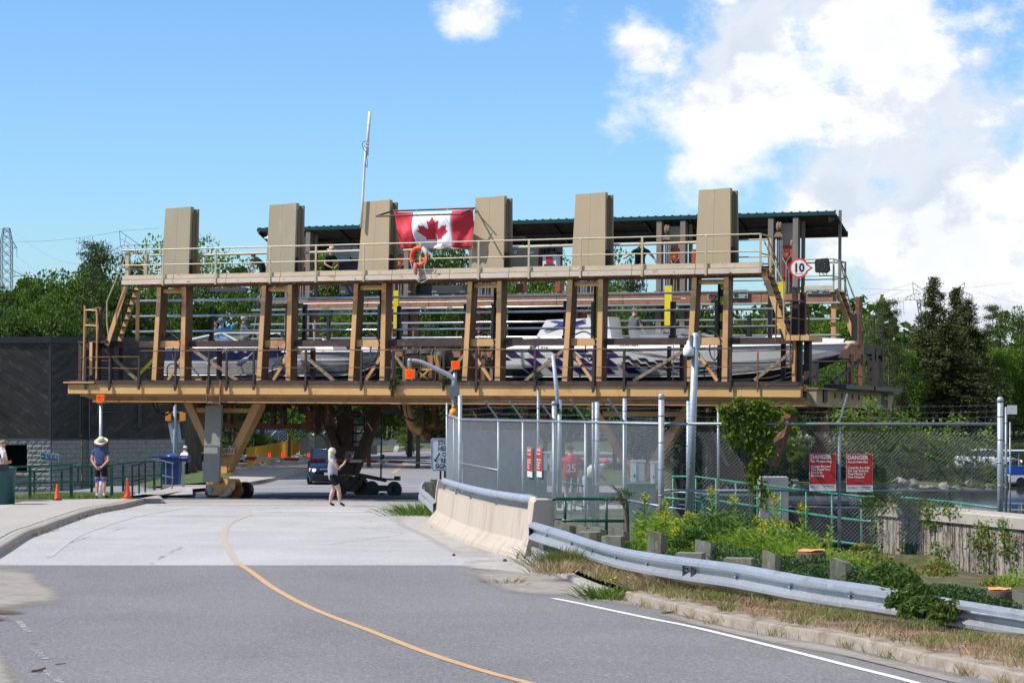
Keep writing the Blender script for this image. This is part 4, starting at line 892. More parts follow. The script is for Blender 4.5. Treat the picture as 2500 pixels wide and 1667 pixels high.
# curved rusty exhaust pipe and lower beams
b=MB();b.tube(smooth_path([CUV(985,985,3.2),CUV(995,1010,3.2),CUV(1003,1036,3.2),CUV(1012,1048,3.2),CUV(1028,1053,3.2)],5),.15,12);part('curved_pipe',m_leg,b,smooth=True)
b=MB();b.tube([CUV(1028,1048,3.3),CUV(1060,1080,3.6)],.1,10);part('curved_pipe',m_rust,b,smooth=True)
p,q=CUV(540,1031,5.0),CUV(770,1048,5.0);b=MB();b.box(p.x,q.x,5.0,5.3,q.z,p.z);b.box(q.x-.35,q.x,4.9,5.4,q.z-.1,p.z+.75);part('lower_beam',m_rust,b)
p,q=CUV(1012,1035,5.0),CUV(1500,1054,5.0);b=MB();b.box(p.x,q.x,5.0,5.3,q.z,p.z);part('lower_beam',m_rust,b)
for px in(1030,1060,1100,1160,1210,1330,800,665,560,690,1285):
 p=CUV(px,985,4.5);b=MB();b.box(p.x-.07,p.x+.07,4.4,4.6,2.35,3.05);part('hanger_post',m_rust,b)
b=MB()
for px,d in((680,0),(700,.1),(812,.0),(870,.05),(402,0),(1010,.1)):
 p=CUV(px,985,1.5);b.tube(smooth_path([(p.x-.5,1.5,3.0),(p.x-.3,1.4,2.75-d),(p.x,1.5,2.62-d),(p.x+.2,1.5,2.8),(p.x+.25,1.6,3.0)],5),.022,5);b.tube(smooth_path([(p.x-.2,1.3,3.0),(p.x-.1,1.3,2.7-d),(p.x+.3,1.3,2.7-d),(p.x+.4,1.3,3.0)],5),.02,5)
tag(part('hose_loop',m_blk,b,smooth=True),kind='stuff')
for i in range(26):
 u=rand(1.5,EU-1);v=rand(2.4,6.8);b=MB();b.box(u,u+rand(.2,.8),v,v+rand(.2,.5),2.7+rand(-.05,.2),3.0);part('underfloor_gear',m_drk,b)
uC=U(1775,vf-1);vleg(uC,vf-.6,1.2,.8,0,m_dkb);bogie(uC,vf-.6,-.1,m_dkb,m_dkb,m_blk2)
uD=U(1560,vn);vleg(uD,vn,1.5,.9,0,m_leg);bogie(uD,vn,0.0,m_leg,m_rust,m_galvd)
b=MB();b.beam((EU-.6,.6,3.0),(EU-1.2,.8,1.4),.24,.3);part('end_strut',m_rust,b)
b=MB();b.tube([(EU-.1,1.8,3.02),(EU-.05,1.8,2.0),(EU-.5,1.8,1.3)],.2,10);part('end_pile',m_rust,b,smooth=True)
for v in(3.2,5.4):
 b=MB();b.tube([(EU+.2,v,3.02),(EU+.2,v,2.3)],.22,10);part('end_pile',m_rust,b,smooth=True)
 # vegetation hanging from the deck edge
def leaf_mesh(name,C,size,m_,asp=.5,flat_up=0.0,droop=0.0):
 C=np.asarray(C,float);n=len(C);size=np.broadcast_to(np.asarray(size,float),(n,))
 a=rng.normal(size=(n,3));a[:,2]-=droop;a/=np.linalg.norm(a,axis=1)[:,None]
 up=rng.normal(size=(n,3));up[:,2]+=flat_up;b_=np.cross(a,up);b_/=np.linalg.norm(b_,axis=1)[:,None]+1e-9
 s=size[:,None];V=np.stack([C-a*s*.5,C+b_*s*asp*.5-a*s*.05,C+a*s*.5,C-b_*s*asp*.5-a*s*.05],1).reshape(-1,3)
 me=bpy.data.meshes.new(name);me.vertices.add(4*n);me.vertices.foreach_set('co',V.ravel());me.loops.add(4*n);me.loops.foreach_set('vertex_index',np.arange(4*n));me.polygons.add(n);me.polygons.foreach_set('loop_start',np.arange(0,4*n,4));me.update(calc_edges=True)
 me.materials.append(m_);return me
m_moss=leafmat('trailing_weed',(.03,.035,.012),(.08,.085,.03),trans=.15)
Cn=[]
for(px,y0,y1,w,k)in((955,925,968,16,420),(1078,905,945,14,260),(1082,920,930,20,80),(1305,905,928,14,150)):
 for _ in range(k):
  t=random.random()**1.3;p=CUV(px+random.gauss(0,w*.4*(1-t*.6)),y0+(y1-y0)*t,-.66+rand(0,.06));Cn.append(tuple(p))
link('hanging_weed',leaf_mesh('hanging_weed',Cn,.09,m_moss,.25,0,1.5),car)['kind']='stuff'
# ================================================================ people
m_hair_g=flat('grey_hair',(.35,.33,.31),.8);m_hair_b=flat('blonde_hair',(.72,.64,.52),.7);m_hair_d=flat('dark_hair',(.02,.017,.015),.7)
def cloth(name,col,**k):return mat(name,col,.85,var=.12,scale=6,bump=.004,bscale=14,spec=.2,**k)
m_navy=cloth('navy_shirt',(.055,.085,.19));m_blkc=cloth('black_cloth',(.012,.012,.018));m_tank=cloth('grey_tank',(.36,.37,.42));m_whc=cloth('white_cloth',(.70,.69,.69))
m_redc=cloth('red_cloth',(.50,.03,.04));m_blc=cloth('bright_blue_jacket',(.02,.38,.80));m_gyc=cloth('grey_cloth',(.13,.13,.15));m_grc=cloth('dark_green_polo',(.012,.035,.028))
m_shoe=flat('black_shoe',(.01,.01,.012),.6);m_straw=mat('straw_hat',(.66,.57,.45),.85,var=.1,scale=20);m_sock=flat('white_sock',(.8,.8,.8),.8);m_jean=cloth('blue_denim',(.05,.10,.2))
JD=dict(pel=(0,0,.96,.135),wai=(0,0,1.10,.125),che=(0,0,1.30,.145),nb=(0,-.01,1.45,.085),nk=(0,.0,1.53,.052),hd=(0,.015,1.62,.088),cr=(0,.0,1.69,.075),nose=(0,.115,1.615,.014),chin=(0,.06,1.56,.04),hL=(-.09,0,.90,.10),tL=(-.10,.01,.66,.083),kL=(-.105,.02,.49,.058),cL=(-.105,-.01,.34,.06),aL=(-.105,-.02,.10,.038),fL=(-.115,.13,.035,.032),hR=(.09,0,.90,.10),tR=(.10,.01,.66,.083),kR=(.105,.02,.49,.058),cR=(.105,-.01,.34,.06),aR=(.105,-.02,.10,.038),fR=(.115,.13,.035,.032),sL=(-.175,-.01,1.41,.062),uL=(-.215,-.02,1.26,.052),eL=(-.24,-.02,1.13,.04),wL=(-.25,.04,.90,.028),gL=(-.25,.06,.83,.033),sR=(.175,-.01,1.41,.062),uR=(.215,-.02,1.26,.052),eR=(.24,-.02,1.13,.04),wR=(.25,.04,.90,.028),gR=(.25,.06,.83,.033))
BN=[('pel','wai',0),('wai','che',0),('che','nb',0),('nb','nk',2),('nk','hd',2),('hd','cr',2),('hd','nose',2),('nk','chin',2)]
for s_ in 'LR':
 BN+=[('pel','h'+s_,1),('h'+s_,'t'+s_,1),('t'+s_,'k'+s_,3),('k'+s_,'c'+s_,3),('c'+s_,'d'+s_,3),('d'+s_,'a'+s_,4),('a'+s_,'f'+s_,5),('che','s'+s_,0),('s'+s_,'u'+s_,6),('u'+s_,'e'+s_,7),('e'+s_,'w'+s_,7),('w'+s_,'g'+s_,2)]
def person(label,loc,rz,mats,J=None,H_=1.75,group=None,fingers=False,wide=1.0,tag_it=True,par_rot=None):
 """mats: shirt, pants, skin, knee(skin or pants), sock, shoe, sleeve, forearm"""
 jj=dict(JD);jj.update(J or{});s=H_/1.75
 for q_ in 'LR':
  if 'c'+q_ in jj:c1,c2=jj['c'+q_],jj['a'+q_];jj['d'+q_]=tuple(c1[i_]*.3+c2[i_]*.7 for i_ in range(3))+(c2[3]*1.05,)
 root=thing('person',label,'person',loc,rz,group)
 names=[k for k in jj if jj[k]is not None];idx={k:i for i,k in enumerate(names)}
 bones=[(a,b_,c)for a,b_,c in BN if a in idx and b_ in idx]
 me=bpy.data.meshes.new('person_body');V=[Vector(jj[k][:3])*s for k in names]
 me.from_pydata(V,[(idx[a],idx[b_])for a,b_,c in bones],[])
 o=bpy.data.objects.new('tmp',me);COL.objects.link(o)
 md=o.modifiers.new('s','SKIN');md.use_smooth_shade=True;sk=me.skin_vertices[0].data
 for i,k in enumerate(names):
  r=jj[k][3]*s;w=r*wide if k in('pel','wai','che')else r;sk[i].radius=(w,r);sk[i].use_root=(k=='pel')
 o.modifiers.new('u','SUBSURF').levels=2 if fingers else 1
 bpy.context.view_layer.update()
 ev=bpy.data.meshes.new_from_object(o.evaluated_get(bpy.context.evaluated_depsgraph_get()));bpy.data.objects.remove(o)
 ev.materials.clear();um=[]
 for m_ in mats:
  ev.materials.append(m_)
 n=len(ev.polygons);C=np.empty(n*3);ev.polygons.foreach_get('center',C);C=C.reshape(-1,3);best=np.full(n,1e9);bi=np.zeros(n,int)
 for a,b_,c in bones:
  A=np.array(V[idx[a]]);B=np.array(V[idx[b_]]);d=B-A;t=np.clip(((C-A)@d)/max(d@d,1e-9),0,1);ra,rb=jj[a][3]*s,jj[b_][3]*s
  D=np.linalg.norm(C-(A+t[:,None]*d),axis=1)-(ra+(rb-ra)*t);u_=D<best;best[u_]=D[u_];bi[u_]=c
 ev.polygons.foreach_set('material_index',bi.astype(np.int32));ev.polygons.foreach_set('use_smooth',[True]*n);ev.update()
 body=link('body',ev,root)
 if fingers:
  for sd_ in 'LR':
   if 'g'+sd_ not in idx:continue
   g=V[idx['g'+sd_]];w=V[idx['w'+sd_]];d=(g-w).normalized();a=d.cross(Vector((0,1,.2))).normalized();b=MB()
   for k in range(4):
    q=g+a*(k-1.5)*.017*s;L=(.062,.072,.068,.052)[k]*s;b.tube([q-d*.01,q+d*L*.55,q+d*L*.9+Vector((0,.02,0))*s],[.0095*s,.009*s,.006*s],5)
   b.tube([w+d*.03-a*.02,g-a*.045*s-d*.01,g-a*.052*s+d*.03],[.012*s,.01*s,.008*s],5)
   b.build('fingers',mats[2],root,True)
 root['_s']=s
 return root,{k:V[idx[k]]for k in names},s
def cap_hat(root,hd,s,m_,brim=.0,peak=True,back=False):
 b=MB();b.ell(hd+Vector((0,0,.035))*s,.1*s,.108*s,.085*s,14,5,.05,1)
 if peak:b.hexa([(hd+Vector(q)*s)for q in((-.07,.07,.055),(.07,.07,.055),(.055,.19,.035),(-.055,.19,.035))],[(hd+Vector(q)*s)for q in((-.07,.07,.065),(.07,.07,.065),(.055,.19,.045),(-.055,.19,.045))])
 return b.build('cap',m_,root,True)
def sunhat(root,hd,s,m_,tilt=.0,r=.2,band=m_black,up=.05):
 b=MB();n=20;c=Vector((0,0,0))
 prof=[(.0,.135),(.05,.14),(.085,.125),(.1,.07),(.102,.03),(.12,.015),(r*.85,.0),(r,up*.5),(r+.003,up*.5-.008),(r*.85,-.012),(.1,-.0),(.05,.0)]
 b.lathe([(x*s,z*s)for x,z in prof],(0,0,0),n,'z',False);o=b.build('hat',m_,root,True);o.location=hd+Vector((0,-.01,.05))*s;o.rotation_euler=(tilt,0,0)
 b=MB();b.lathe([(.1035*s,.03*s),(.1015*s,.055*s)],(0,0,0),n,'z',False);q=b.build('hat_band',band,o,True);return o
def hair(root,hd,s,m_,long=False,vol=1.0):
 b=MB();b.ell(hd+Vector((0,-.018,.03))*s,.098*s*vol,.105*s*vol,.098*s*vol,14,7,-.35,1)
 if long:
  b.ell(hd+Vector((0,-.06,-.07))*s,.1*s,.075*s,.17*s,12,8);b.ell(hd+Vector((0,-.075,-.17))*s,.085*s,.06*s,.13*s,10,6)
 return b.build('hair',m_,root,True)
def face(root,hd,s,glasses=False):
 for x in(-.032,.032):
  b=MB();b.ell(hd+Vector((x,.083,.018))*s,.016*s,.01*s,.009*s,8,4);b.build('eye',m_black,root)
  b=MB();b.ell(hd+Vector((x*2.75,.0,.0))*s,.014*s,.022*s,.03*s,8,4);b.build('ear',m_skin,root,True)
 b=MB();b.ell(hd+Vector((0,.085,-.042))*s,.022*s,.008*s,.006*s,8,4);b.build('mouth',m_redc,root)
 if glasses:b=MB();b.box(hd.x-.065*s,hd.x+.065*s,hd.y+.078*s,hd.y+.1*s,hd.z+.0*s,hd.z+.035*s);b.build('sunglasses',m_black,root)
def arms(Ls,Rs):
 """each: list of (x,y,z) for shoulder..grip: s u e w g"""
 d={}
 for sd_,P_ in(('L',Ls),('R',Rs)):
  if P_ is None:continue
  for k,p in zip('suewg',P_):
   if p is not None:d[k+sd_]=p+(JD[k+sd_][3],)
 return d
 # man in straw hat, seen from behind
J=arms([(-.18,-.01,1.41),(-.225,-.04,1.26),(-.25,-.07,1.12),(-.10,-.17,.94),(-.04,-.175,.89)],[(.18,-.01,1.41),(.225,-.04,1.26),(.25,-.08,1.12),(.11,-.18,.95),(.04,-.185,.90)])
J.update(hd=(.02,.02,1.63,.088),cr=(.02,-.01,1.70,.075),nose=(.07,.11,1.64,.014),pel=(0,0,.97,.15),che=(0,0,1.30,.155),wai=(0,0,1.1,.145),fL=(-.16,.10,.035,.036),fR=(.18,.12,.035,.036),sL=(-.185,-.01,1.41,.066),sR=(.185,-.01,1.41,.066))
gp=G0(246,1217,.155)
r_,V_,s_=person('man in straw hat, navy t-shirt and black shorts, hands clasped behind his back',gp,-.12,[m_navy,m_blkc,m_skin,m_skin,m_sock,m_shoe,m_navy,m_skin],J,1.76,None,True,1.35)
sunhat(r_,V_['hd']-Vector((0,.03,.02)),s_,m_straw,.5,.20);b=MB()
for x in(-.105,.105):b.lathe([(.085,.52),(.098,.56),(.1,.60)],(x,.01,0),12,'z',False)
b.build('shorts_trim',flat('royal_blue',(.02,.10,.5)),r_,True)
# woman walking
J=dict(arms([(-.17,-.02,1.40),(-.21,-.05,1.25),(-.23,-.09,1.11),(-.21,-.03,.88),(-.20,-.0,.80)],[(.17,.02,1.40),(.20,.09,1.24),(.20,.16,1.13),(.17,.34,1.28),(.165,.38,1.37)]))
J.update(pel=(0,0,.95,.165),wai=(0,.03,1.10,.17),che=(0,.035,1.28,.155),nb=(0,0,1.44,.085),hL=(-.09,0,.88,.115),tL=(-.10,.03,.68,.10),kL=(-.09,.05,.50,.066),cL=(-.09,-.02,.34,.068),aL=(-.09,-.06,.10,.042),fL=(-.1,.08,.035,.034),hR=(.09,.02,.88,.115),tR=(.10,.12,.68,.10),kR=(.10,.19,.50,.066),cR=(.10,.20,.34,.068),aR=(.10,.23,.11,.042),fR=(.11,.37,.035,.034))
r_,V_,s_=person('woman in grey tank top and black shorts walking and raising a phone',G0(811,1236.5),-math.pi/2+.15,[m_tank,m_blkc,m_skinp,m_skinp,m_skinp,m_shoe,m_skinp,m_skinp],J,1.66,None,True,1.1)
hair(r_,V_['hd'],s_,m_hair_b,True,1.12);face(r_,V_['hd'],s_)
b=MB();b.box(V_['gR'].x-.04,V_['gR'].x+.035,V_['gR'].y+.02,V_['gR'].y+.03,V_['gR'].z+.01,V_['gR'].z+.15)
ph=b.build('phone',m_blk2,None,org=None);
ph.matrix_world=Matrix.Translation(r_.location)@Matrix.Rotation(r_.rotation_euler.z,4,'Z');ph.name='mobile_phone';tag(ph,'dark mobile phone held up by the woman on the road','phone')
b=MB();b.ell(V_['hd']+Vector((0,.0,.105)),.09,.02,.02,10,4);b.build('sunglasses',m_blk2,r_,True)
# man at the left edge
J=arms([(-.18,-.01,1.41),(-.24,-.02,1.26),(-.27,.02,1.12),(-.12,.2,1.12),(-.02,.22,1.12)],[(.18,-.01,1.41),(.24,-.02,1.26),(.27,.02,1.12),(.12,.2,1.10),(.02,.22,1.12)])
J.update(pel=(0,0,.96,.16),che=(0,0,1.30,.17),wai=(0,0,1.1,.165))
r_,V_,s_=person('man in khaki cap and white t-shirt with folded arms at the left edge',G0(6,1223,.155),-1.2,[m_whc,m_gyc,m_skin,m_gyc,m_gyc,m_shoe,m_whc,m_skin],J,1.74,None,True,1.3)
cap_hat(r_,V_['hd'],s_,flat('khaki_cap',(.22,.20,.10),.8));face(r_,V_['hd'],s_)
# woman with rollator
p_=G0(452,1181)
J=arms([(-.17,.02,1.38),(-.21,.1,1.22),(-.23,.16,1.10),(-.2,.36,1.0),(-.2,.41,.98)],[(.17,.02,1.38),(.21,.1,1.22),(.23,.16,1.10),(.2,.36,1.0),(.2,.41,.98)])
r_,V_,s_=person('white haired woman in sunglasses and white top behind a black rollator',p_,math.pi*.82,[m_whc,m_blkc,m_skinp,m_blkc,m_blkc,m_shoe,m_whc,m_skinp],J,1.6,None,False,1.15)
hair(r_,V_['hd'],s_,flat('white_hair',(.75,.73,.7),.8));face(r_,V_['hd'],s_,True)
ro=thing('rollator','black four wheeled rollator in front of the white haired woman','rollator',p_+Vector((.28,-.35,0)),0.3)
for x in(-.25,.25):
 b=MB();b.tube([(x,-.25,.1),(x,.0,.55),(x,.25,.88),(x,.32,.9)],.016,6);b.tube([(x,.3,.1),(x,.0,.55)],.014,5);b.build('frame',m_blk2,ro)
 for y in(-.25,.3):b=MB();b.lathe([(.02,-.02),(.1,-.02),(.1,.02),(.02,.02)],(x,y,.1),14,'x');b.build('wheel',m_blk2,ro)
b=MB();b.box(-.25,.25,-.1,.12,.5,.56);b.box(-.2,.2,-.12,.1,.22,.48);b.build('seat_bag',m_blkc,ro)
def ppl_car(label,px,py,v,rz,mats,J=None,H_=1.72,wide=1.2,group=None):
 p=CUV(px,py,v);return person(label,CW(*p),CRZ+rz,mats,J,H_,group,False,wide)
 # leaning workers on the upper walkway
lean=dict(che=(0,.18,1.22,.15),nb=(0,.32,1.30,.085),nk=(0,.38,1.35,.052),hd=(0,.44,1.43,.088),cr=(0,.44,1.50,.075),nose=(0,.55,1.42,.014),chin=(0,.5,1.37,.04),wai=(0,.05,1.08,.14))
lean.update(arms([(-.18,.28,1.25),(-.22,.36,1.10),(-.24,.42,.98),(-.08,.56,.88),(-.02,.58,.84)],[(.18,.28,1.25),(.22,.36,1.10),(.24,.42,.98),(.08,.56,.88),(.02,.6,.86)]))
r_,V_,s_=ppl_car('worker in dark green polo and pale sun hat leaning on the upper guard board',792,716,7.95,math.pi+.9,[m_grc,m_grc,m_skin,m_skin,m_shoe,m_shoe,m_grc,m_skin],lean)
sunhat(r_,V_['hd'],s_,m_straw,-.2,.17);face(r_,V_['hd'],s_,True)
lean2=dict(lean);lean2.update(arms([(-.2,.26,1.24),(-.3,.38,1.10),(-.38,.46,.98),(-.42,.52,.88),(-.42,.55,.82)],[(.2,.26,1.24),(.34,.34,1.14),(.46,.42,1.04),(.6,.52,.96),(.66,.55,.94)]))
r_,V_,s_=ppl_car('dark haired worker in black shirt leaning over the upper board with spread arms',1557,703,7.9,math.pi+.55,[m_grc,m_blkc,m_skin,m_skin,m_shoe,m_shoe,m_grc,m_skin],lean2,1.7)
hair(r_,V_['hd'],s_,m_hair_d,False,1.15)
r_,V_,s_=ppl_car('person half hidden behind the second tan tower, brown hair',636,716,8.2,math.pi/2,[m_grc,m_blkc,m_skin,m_blkc,m_shoe,m_shoe,m_grc,m_skin],lean,1.62);hair(r_,V_['hd'],s_,flat('brown_hair',(.12,.05,.03),.8))
# people in the boats
r_,V_,s_=ppl_car('passenger in bright blue jacket and hat pointing with outstretched arm',536,905,3.3,-math.pi/2-.25,[m_blc,m_gyc,m_skin,m_gyc,m_shoe,m_shoe,m_blc,m_blc],arms([(-.18,0,1.42),(-.2,.16,1.44),(-.2,.3,1.52),(-.2,.52,1.62),(-.2,.6,1.66)],[(.18,0,1.40),(.22,.1,1.24),(.24,.22,1.13),(.2,.45,1.12),(.18,.52,1.12)]),1.66,1.35)
sunhat(r_,V_['hd'],s_,flat('faded_blue_hat',(.16,.22,.33),.9),.1,.17)
r_,V_,s_=ppl_car('passenger in patterned white top just left of the blue jacket',519,905,3.0,-math.pi/2,[cloth('patterned_top',(.45,.40,.48),col2=(.6,.1,.15),thr=(.55,.6),scale2=20),m_gyc,m_skin,m_gyc,m_shoe,m_shoe,m_whc,m_skin],None,1.58);hair(r_,V_['hd'],s_,flat('sandy_hair',(.4,.27,.17),.8))
r_,V_,s_=ppl_car('grey haired passenger in dark grey sweater with blue mask leaning forward',592,898,3.3,-math.pi/2+.2,[m_gyc,m_gyc,m_skin,m_gyc,m_shoe,m_shoe,m_gyc,m_gyc],arms([(-.18,.06,1.40),(-.22,.2,1.26),(-.24,.32,1.16),(-.2,.5,1.14),(-.18,.56,1.13)],[(.18,.06,1.40),(.22,.18,1.26),(.24,.28,1.14),(.2,.48,1.12),(.18,.54,1.12)]),1.7,1.35);hair(r_,V_['hd'],s_,m_hair_g,False,1.1)
b=MB();b.ell(V_['hd']+Vector((0,.07,-.06))*s_,.05,.05,.045,8,5);b.build('mask',flat('blue_mask',(.02,.06,.5),.8),r_,True)
r_,V_,s_=ppl_car('dark haired man in white shirt sitting in the middle grey boat',788,925,4.2,.4,[m_whc,m_gyc,m_skin,m_gyc,m_shoe,m_shoe,m_whc,m_skin],None,1.5);hair(r_,V_['hd'],s_,m_hair_d,False,1.25)
r_,V_,s_=ppl_car('man in grey t-shirt and cap standing in the cockpit of the racing boat',1546,895,4.4,-.5,[m_gyc,m_gyc,m_skin,m_gyc,m_shoe,m_shoe,m_gyc,m_skin],arms([(-.19,0,1.4),(-.24,.04,1.24),(-.28,.02,1.12),(-.36,.1,1.02),(-.38,.14,1.0)],[(.19,0,1.4),(.24,.04,1.24),(.24,.08,1.12),(.2,.2,1.0),(.2,.26,.98)]),1.82,1.3);cap_hat(r_,V_['hd'],s_,m_gyc,peak=False)
r_,V_,s_=ppl_car('man in black t-shirt with white back print sitting between two ochre legs',1435,900,3.9,.15,[m_blkc,m_gyc,m_skin,m_gyc,m_shoe,m_shoe,m_blkc,m_skin],dict(che=(0,0,1.3,.19),wai=(0,0,1.1,.19)),1.78,1.3);cap_hat(r_,V_['hd'],s_,m_blkc,peak=False)
for t_,x,z,w_ in(('FIRE',-.12,1.42,.13),('X',-.08,1.20,.24),('DEPT',-.12,1.12,.10)):
 text('lettering',t_,w_,m_white,r_,(x,-.215,z),.003,'LEFT',.9)
 # onlookers behind the mesh fence
J=arms([(-.19,0,1.4),(-.26,.02,1.26),(-.29,.04,1.12),(-.27,.16,.93),(-.26,.2,.87)],[(.19,0,1.4),(.3,.04,1.34),(.4,.06,1.28),(.6,.12,1.2),(.66,.14,1.18)])
J.update(che=(0,0,1.3,.18),wai=(0,0,1.1,.175),pel=(0,0,.96,.16))
r_,V_,s_=person('man in red sports shirt and dark cap standing behind the mesh fence',P(1393,1252,60),.1,[m_redc,m_gyc,m_skin,m_skin,m_sock,m_shoe,m_redc,m_redc],J,1.8,None,False,1.35);cap_hat(r_,V_['hd'],s_,m_blkc)
text('lettering','25',.3,m_white,r_,(-.14,-.19,1.1),.006,'LEFT',.9)
lean3=dict(lean);lean3.update(che=(.0,.3,1.14,.17),wai=(0,.12,1.05,.17),pel=(0,-.02,.96,.17),nb=(0,.45,1.2,.085),nk=(0,.5,1.23,.052),hd=(0,.58,1.3,.09),cr=(0,.6,1.38,.075),nose=(0,.69,1.28,.014),chin=(0,.63,1.22,.04))
r_,V_,s_=person('bending person in white shirt and red cap behind the mesh fence',P(1427,1252,60),-math.pi/2+.2,[m_whc,m_whc,m_skin,m_whc,m_sock,m_shoe,m_whc,m_skin],lean3,1.78,None,False,1.3);cap_hat(r_,V_['hd'],s_,flat('red_cap',(.7,.03,.03),.7))
# rider head behind the TURN board
r_,V_,s_=person('grey helmeted person in pale blue shirt beyond the striped gate arm',G0(560,1163),.3,[flat('pale_blue_shirt',(.45,.55,.75),.8),m_blc,m_skin,m_jean,m_shoe,m_shoe,flat('pale_blue_sleeve',(.45,.55,.75),.8),m_skin],None,1.42);hair(r_,V_['hd'],s_,m_hair_g,False,1.2)
# ================================================================ flag, life ring, boats
def leafshape():
 h=[(0,1.0),(.09,.80),(.14,.77),(.27,.83),(.22,.50),(.27,.44),(.36,.50),(.41,.60),(.52,.58),(.66,.62),(.60,.45),(.62,.38),(.72,.34),(.50,.14),(.40,.06),(.43,-.04),(.24,-.02),(.05,-.01),(.04,-.3)]
 return h+[(-x,y)for x,y in h[::-1][:-1]]
fa,fb,fc,fd=CUV(953,516,-.35),CUV(1147,510,-.35),CUV(1146,604,-.25),CUV(969,607,-.25)
def fpos(s,t):
 p=fa.lerp(fb,s).lerp(fd.lerp(fc,s),t)
 w=.09*math.sin(s*13+t*2.8)*(.25+t)+.035*math.sin(s*27-t*7)+.06*math.sin(t*7+s*5)+.02*math.sin(s*44+t*9)*t;sag=.04*math.sin(math.pi*s)*(1-t)
 return CW(p.x,p.y+w-.2*t*(1-t),p.z-sag)
fl_root=thing('flag','large red and white maple leaf flag hanging between the third and fourth towers','flag',CW(*fa))
m_fr=mat('flag_red',(.62,.03,.055),.7,var=.06,scale=5);m_fw=mat('flag_white',(.84,.84,.90),.7,var=.04,scale=5)
def fgrid(name,s0,s1,m_,off=0,n=14,mm=18):
 b=MB();vs=[];
 for j in range(mm+1):
  for i in range(n+1):vs.append(fpos(s0+(s1-s0)*i/n,j/mm)+Vector((0,-off,0)))
 fs=[(j*(n+1)+i,j*(n+1)+i+1,(j+1)*(n+1)+i+1,(j+1)*(n+1)+i)for j in range(mm)for i in range(n)]
 b.add(vs,fs);o=b.build(name,m_,fl_root,True,CW(*fa));md=o.modifiers.new('t','SOLIDIFY');md.thickness=.006;return o
fgrid('red_band',0,.235,m_fr);fgrid('white_band',.237,.743,m_fw,n=26);fgrid('red_band',.745,1,m_fr)
import mathutils.geometry as mg
def tess_leaf(sub=3):
 pts=leafshape();me=bpy.data.meshes.new('leaf');import bmesh
 bm=bmesh.new();vv=[bm.verts.new((x,y,0))for x,y in pts];bm.faces.new(vv);bmesh.ops.triangulate(bm,faces=bm.faces[:])
 for _ in range(3):bmesh.ops.subdivide_edges(bm,edges=bm.edges[:],cuts=1,use_grid_fill=True)
 bmesh.ops.triangulate(bm,faces=bm.faces[:])
 for v in bm.verts:
  s=.49+v.co.x*.265;t=.53-(v.co.y-.35)*.60;p=fpos(s,t)+Vector((0,-.014,0));v.co=p-CW(*fa)
 bm.to_mesh(me);bm.free();me.materials.append(m_fr);return link('maple_leaf',me,fl_root)
tess_leaf()
b=MB();p,q=CUV(1155,516,-.15),CUV(1210,655,-.05)
# life ring
lr=thing('life_ring','orange life ring with white bands hanging on the upper rail below the flag','life ring',CW(*CUV(1016,625,-.72)),CRZ)
R0,r0=.25,.062
for k,(a0,a1,mm_)in enumerate(((.42,1.12,m_whited),(1.14,4.0,m_orange),(4.02,4.45,m_blk),(4.47,6.68,m_orange))):
 b=MB();nn=12;b.tube([(R0*math.cos(a0+(a1-a0)*i/nn),0,R0*math.sin(a0+(a1-a0)*i/nn))for i in range(nn+1)],r0,10);b.build('ring_segment',mm_,lr,True)
b=MB();b.tube([(.26,-.07,.1),(.28,-.08,-.1),(.2,-.07,-.3),(.3,-.07,-.7),(.1,-.07,-.78)],.01,5);b.tube([(-.27,-.07,-.1),(-.2,-.08,-.28),(-.1,-.08,-.62),(.05,-.07,-.76)],.01,5);b.build('rope',m_whited,lr)
b=MB();b.tube([(-.08,-.09,-.2),(-.07,-.1,-.35),(-.06,-.09,-.5),(-.05,-.08,-.56)],[.05,.07,.05,.01],8);b.build('rope_bundle',flat('pink_webbing',(.55,.2,.2),.8),lr,True)
# antenna on tower three
an=thing('antenna_mast','tall thin white antenna mast beside the third tower','antenna',CW(*CUV(880,560,-.1)))
o0=CW(*CUV(880,560,-.1))
b=MB();b.tube([CW(*CUV(873,555,-.1)),CW(*CUV(877,480,-.1)),CW(*CUV(880,400,-.1)),CW(*CUV(884,350,-.1))],.035,8);b.build('lower_pole',m_whited,an,True,o0)
b=MB();b.tube([CW(*CUV(885.5,378,-.12)),CW(*CUV(888,320,-.12)),CW(*CUV(891.5,270,-.12))],.045,8);b.build('upper_pole',m_whited,an,True,o0)
b=MB();b.tube(smooth_path([CW(*CUV(885,345,-.2)),CW(*CUV(876,345,-.2)),CW(*CUV(874,356,-.2)),CW(*CUV(883,372,-.2)),CW(*CUV(887,400,-.2)),CW(*CUV(885,407,-.2)),CW(*CUV(882,398,-.2))],4),.009,4);b.build('cable',m_blk,an,False,o0)
for y in(348,355):b=MB();b.tube([CW(*CUV(879,y,-.15)),CW(*CUV(889,y+1,-.15))],.018,5);b.build('clamp',m_galv,an,False,o0)
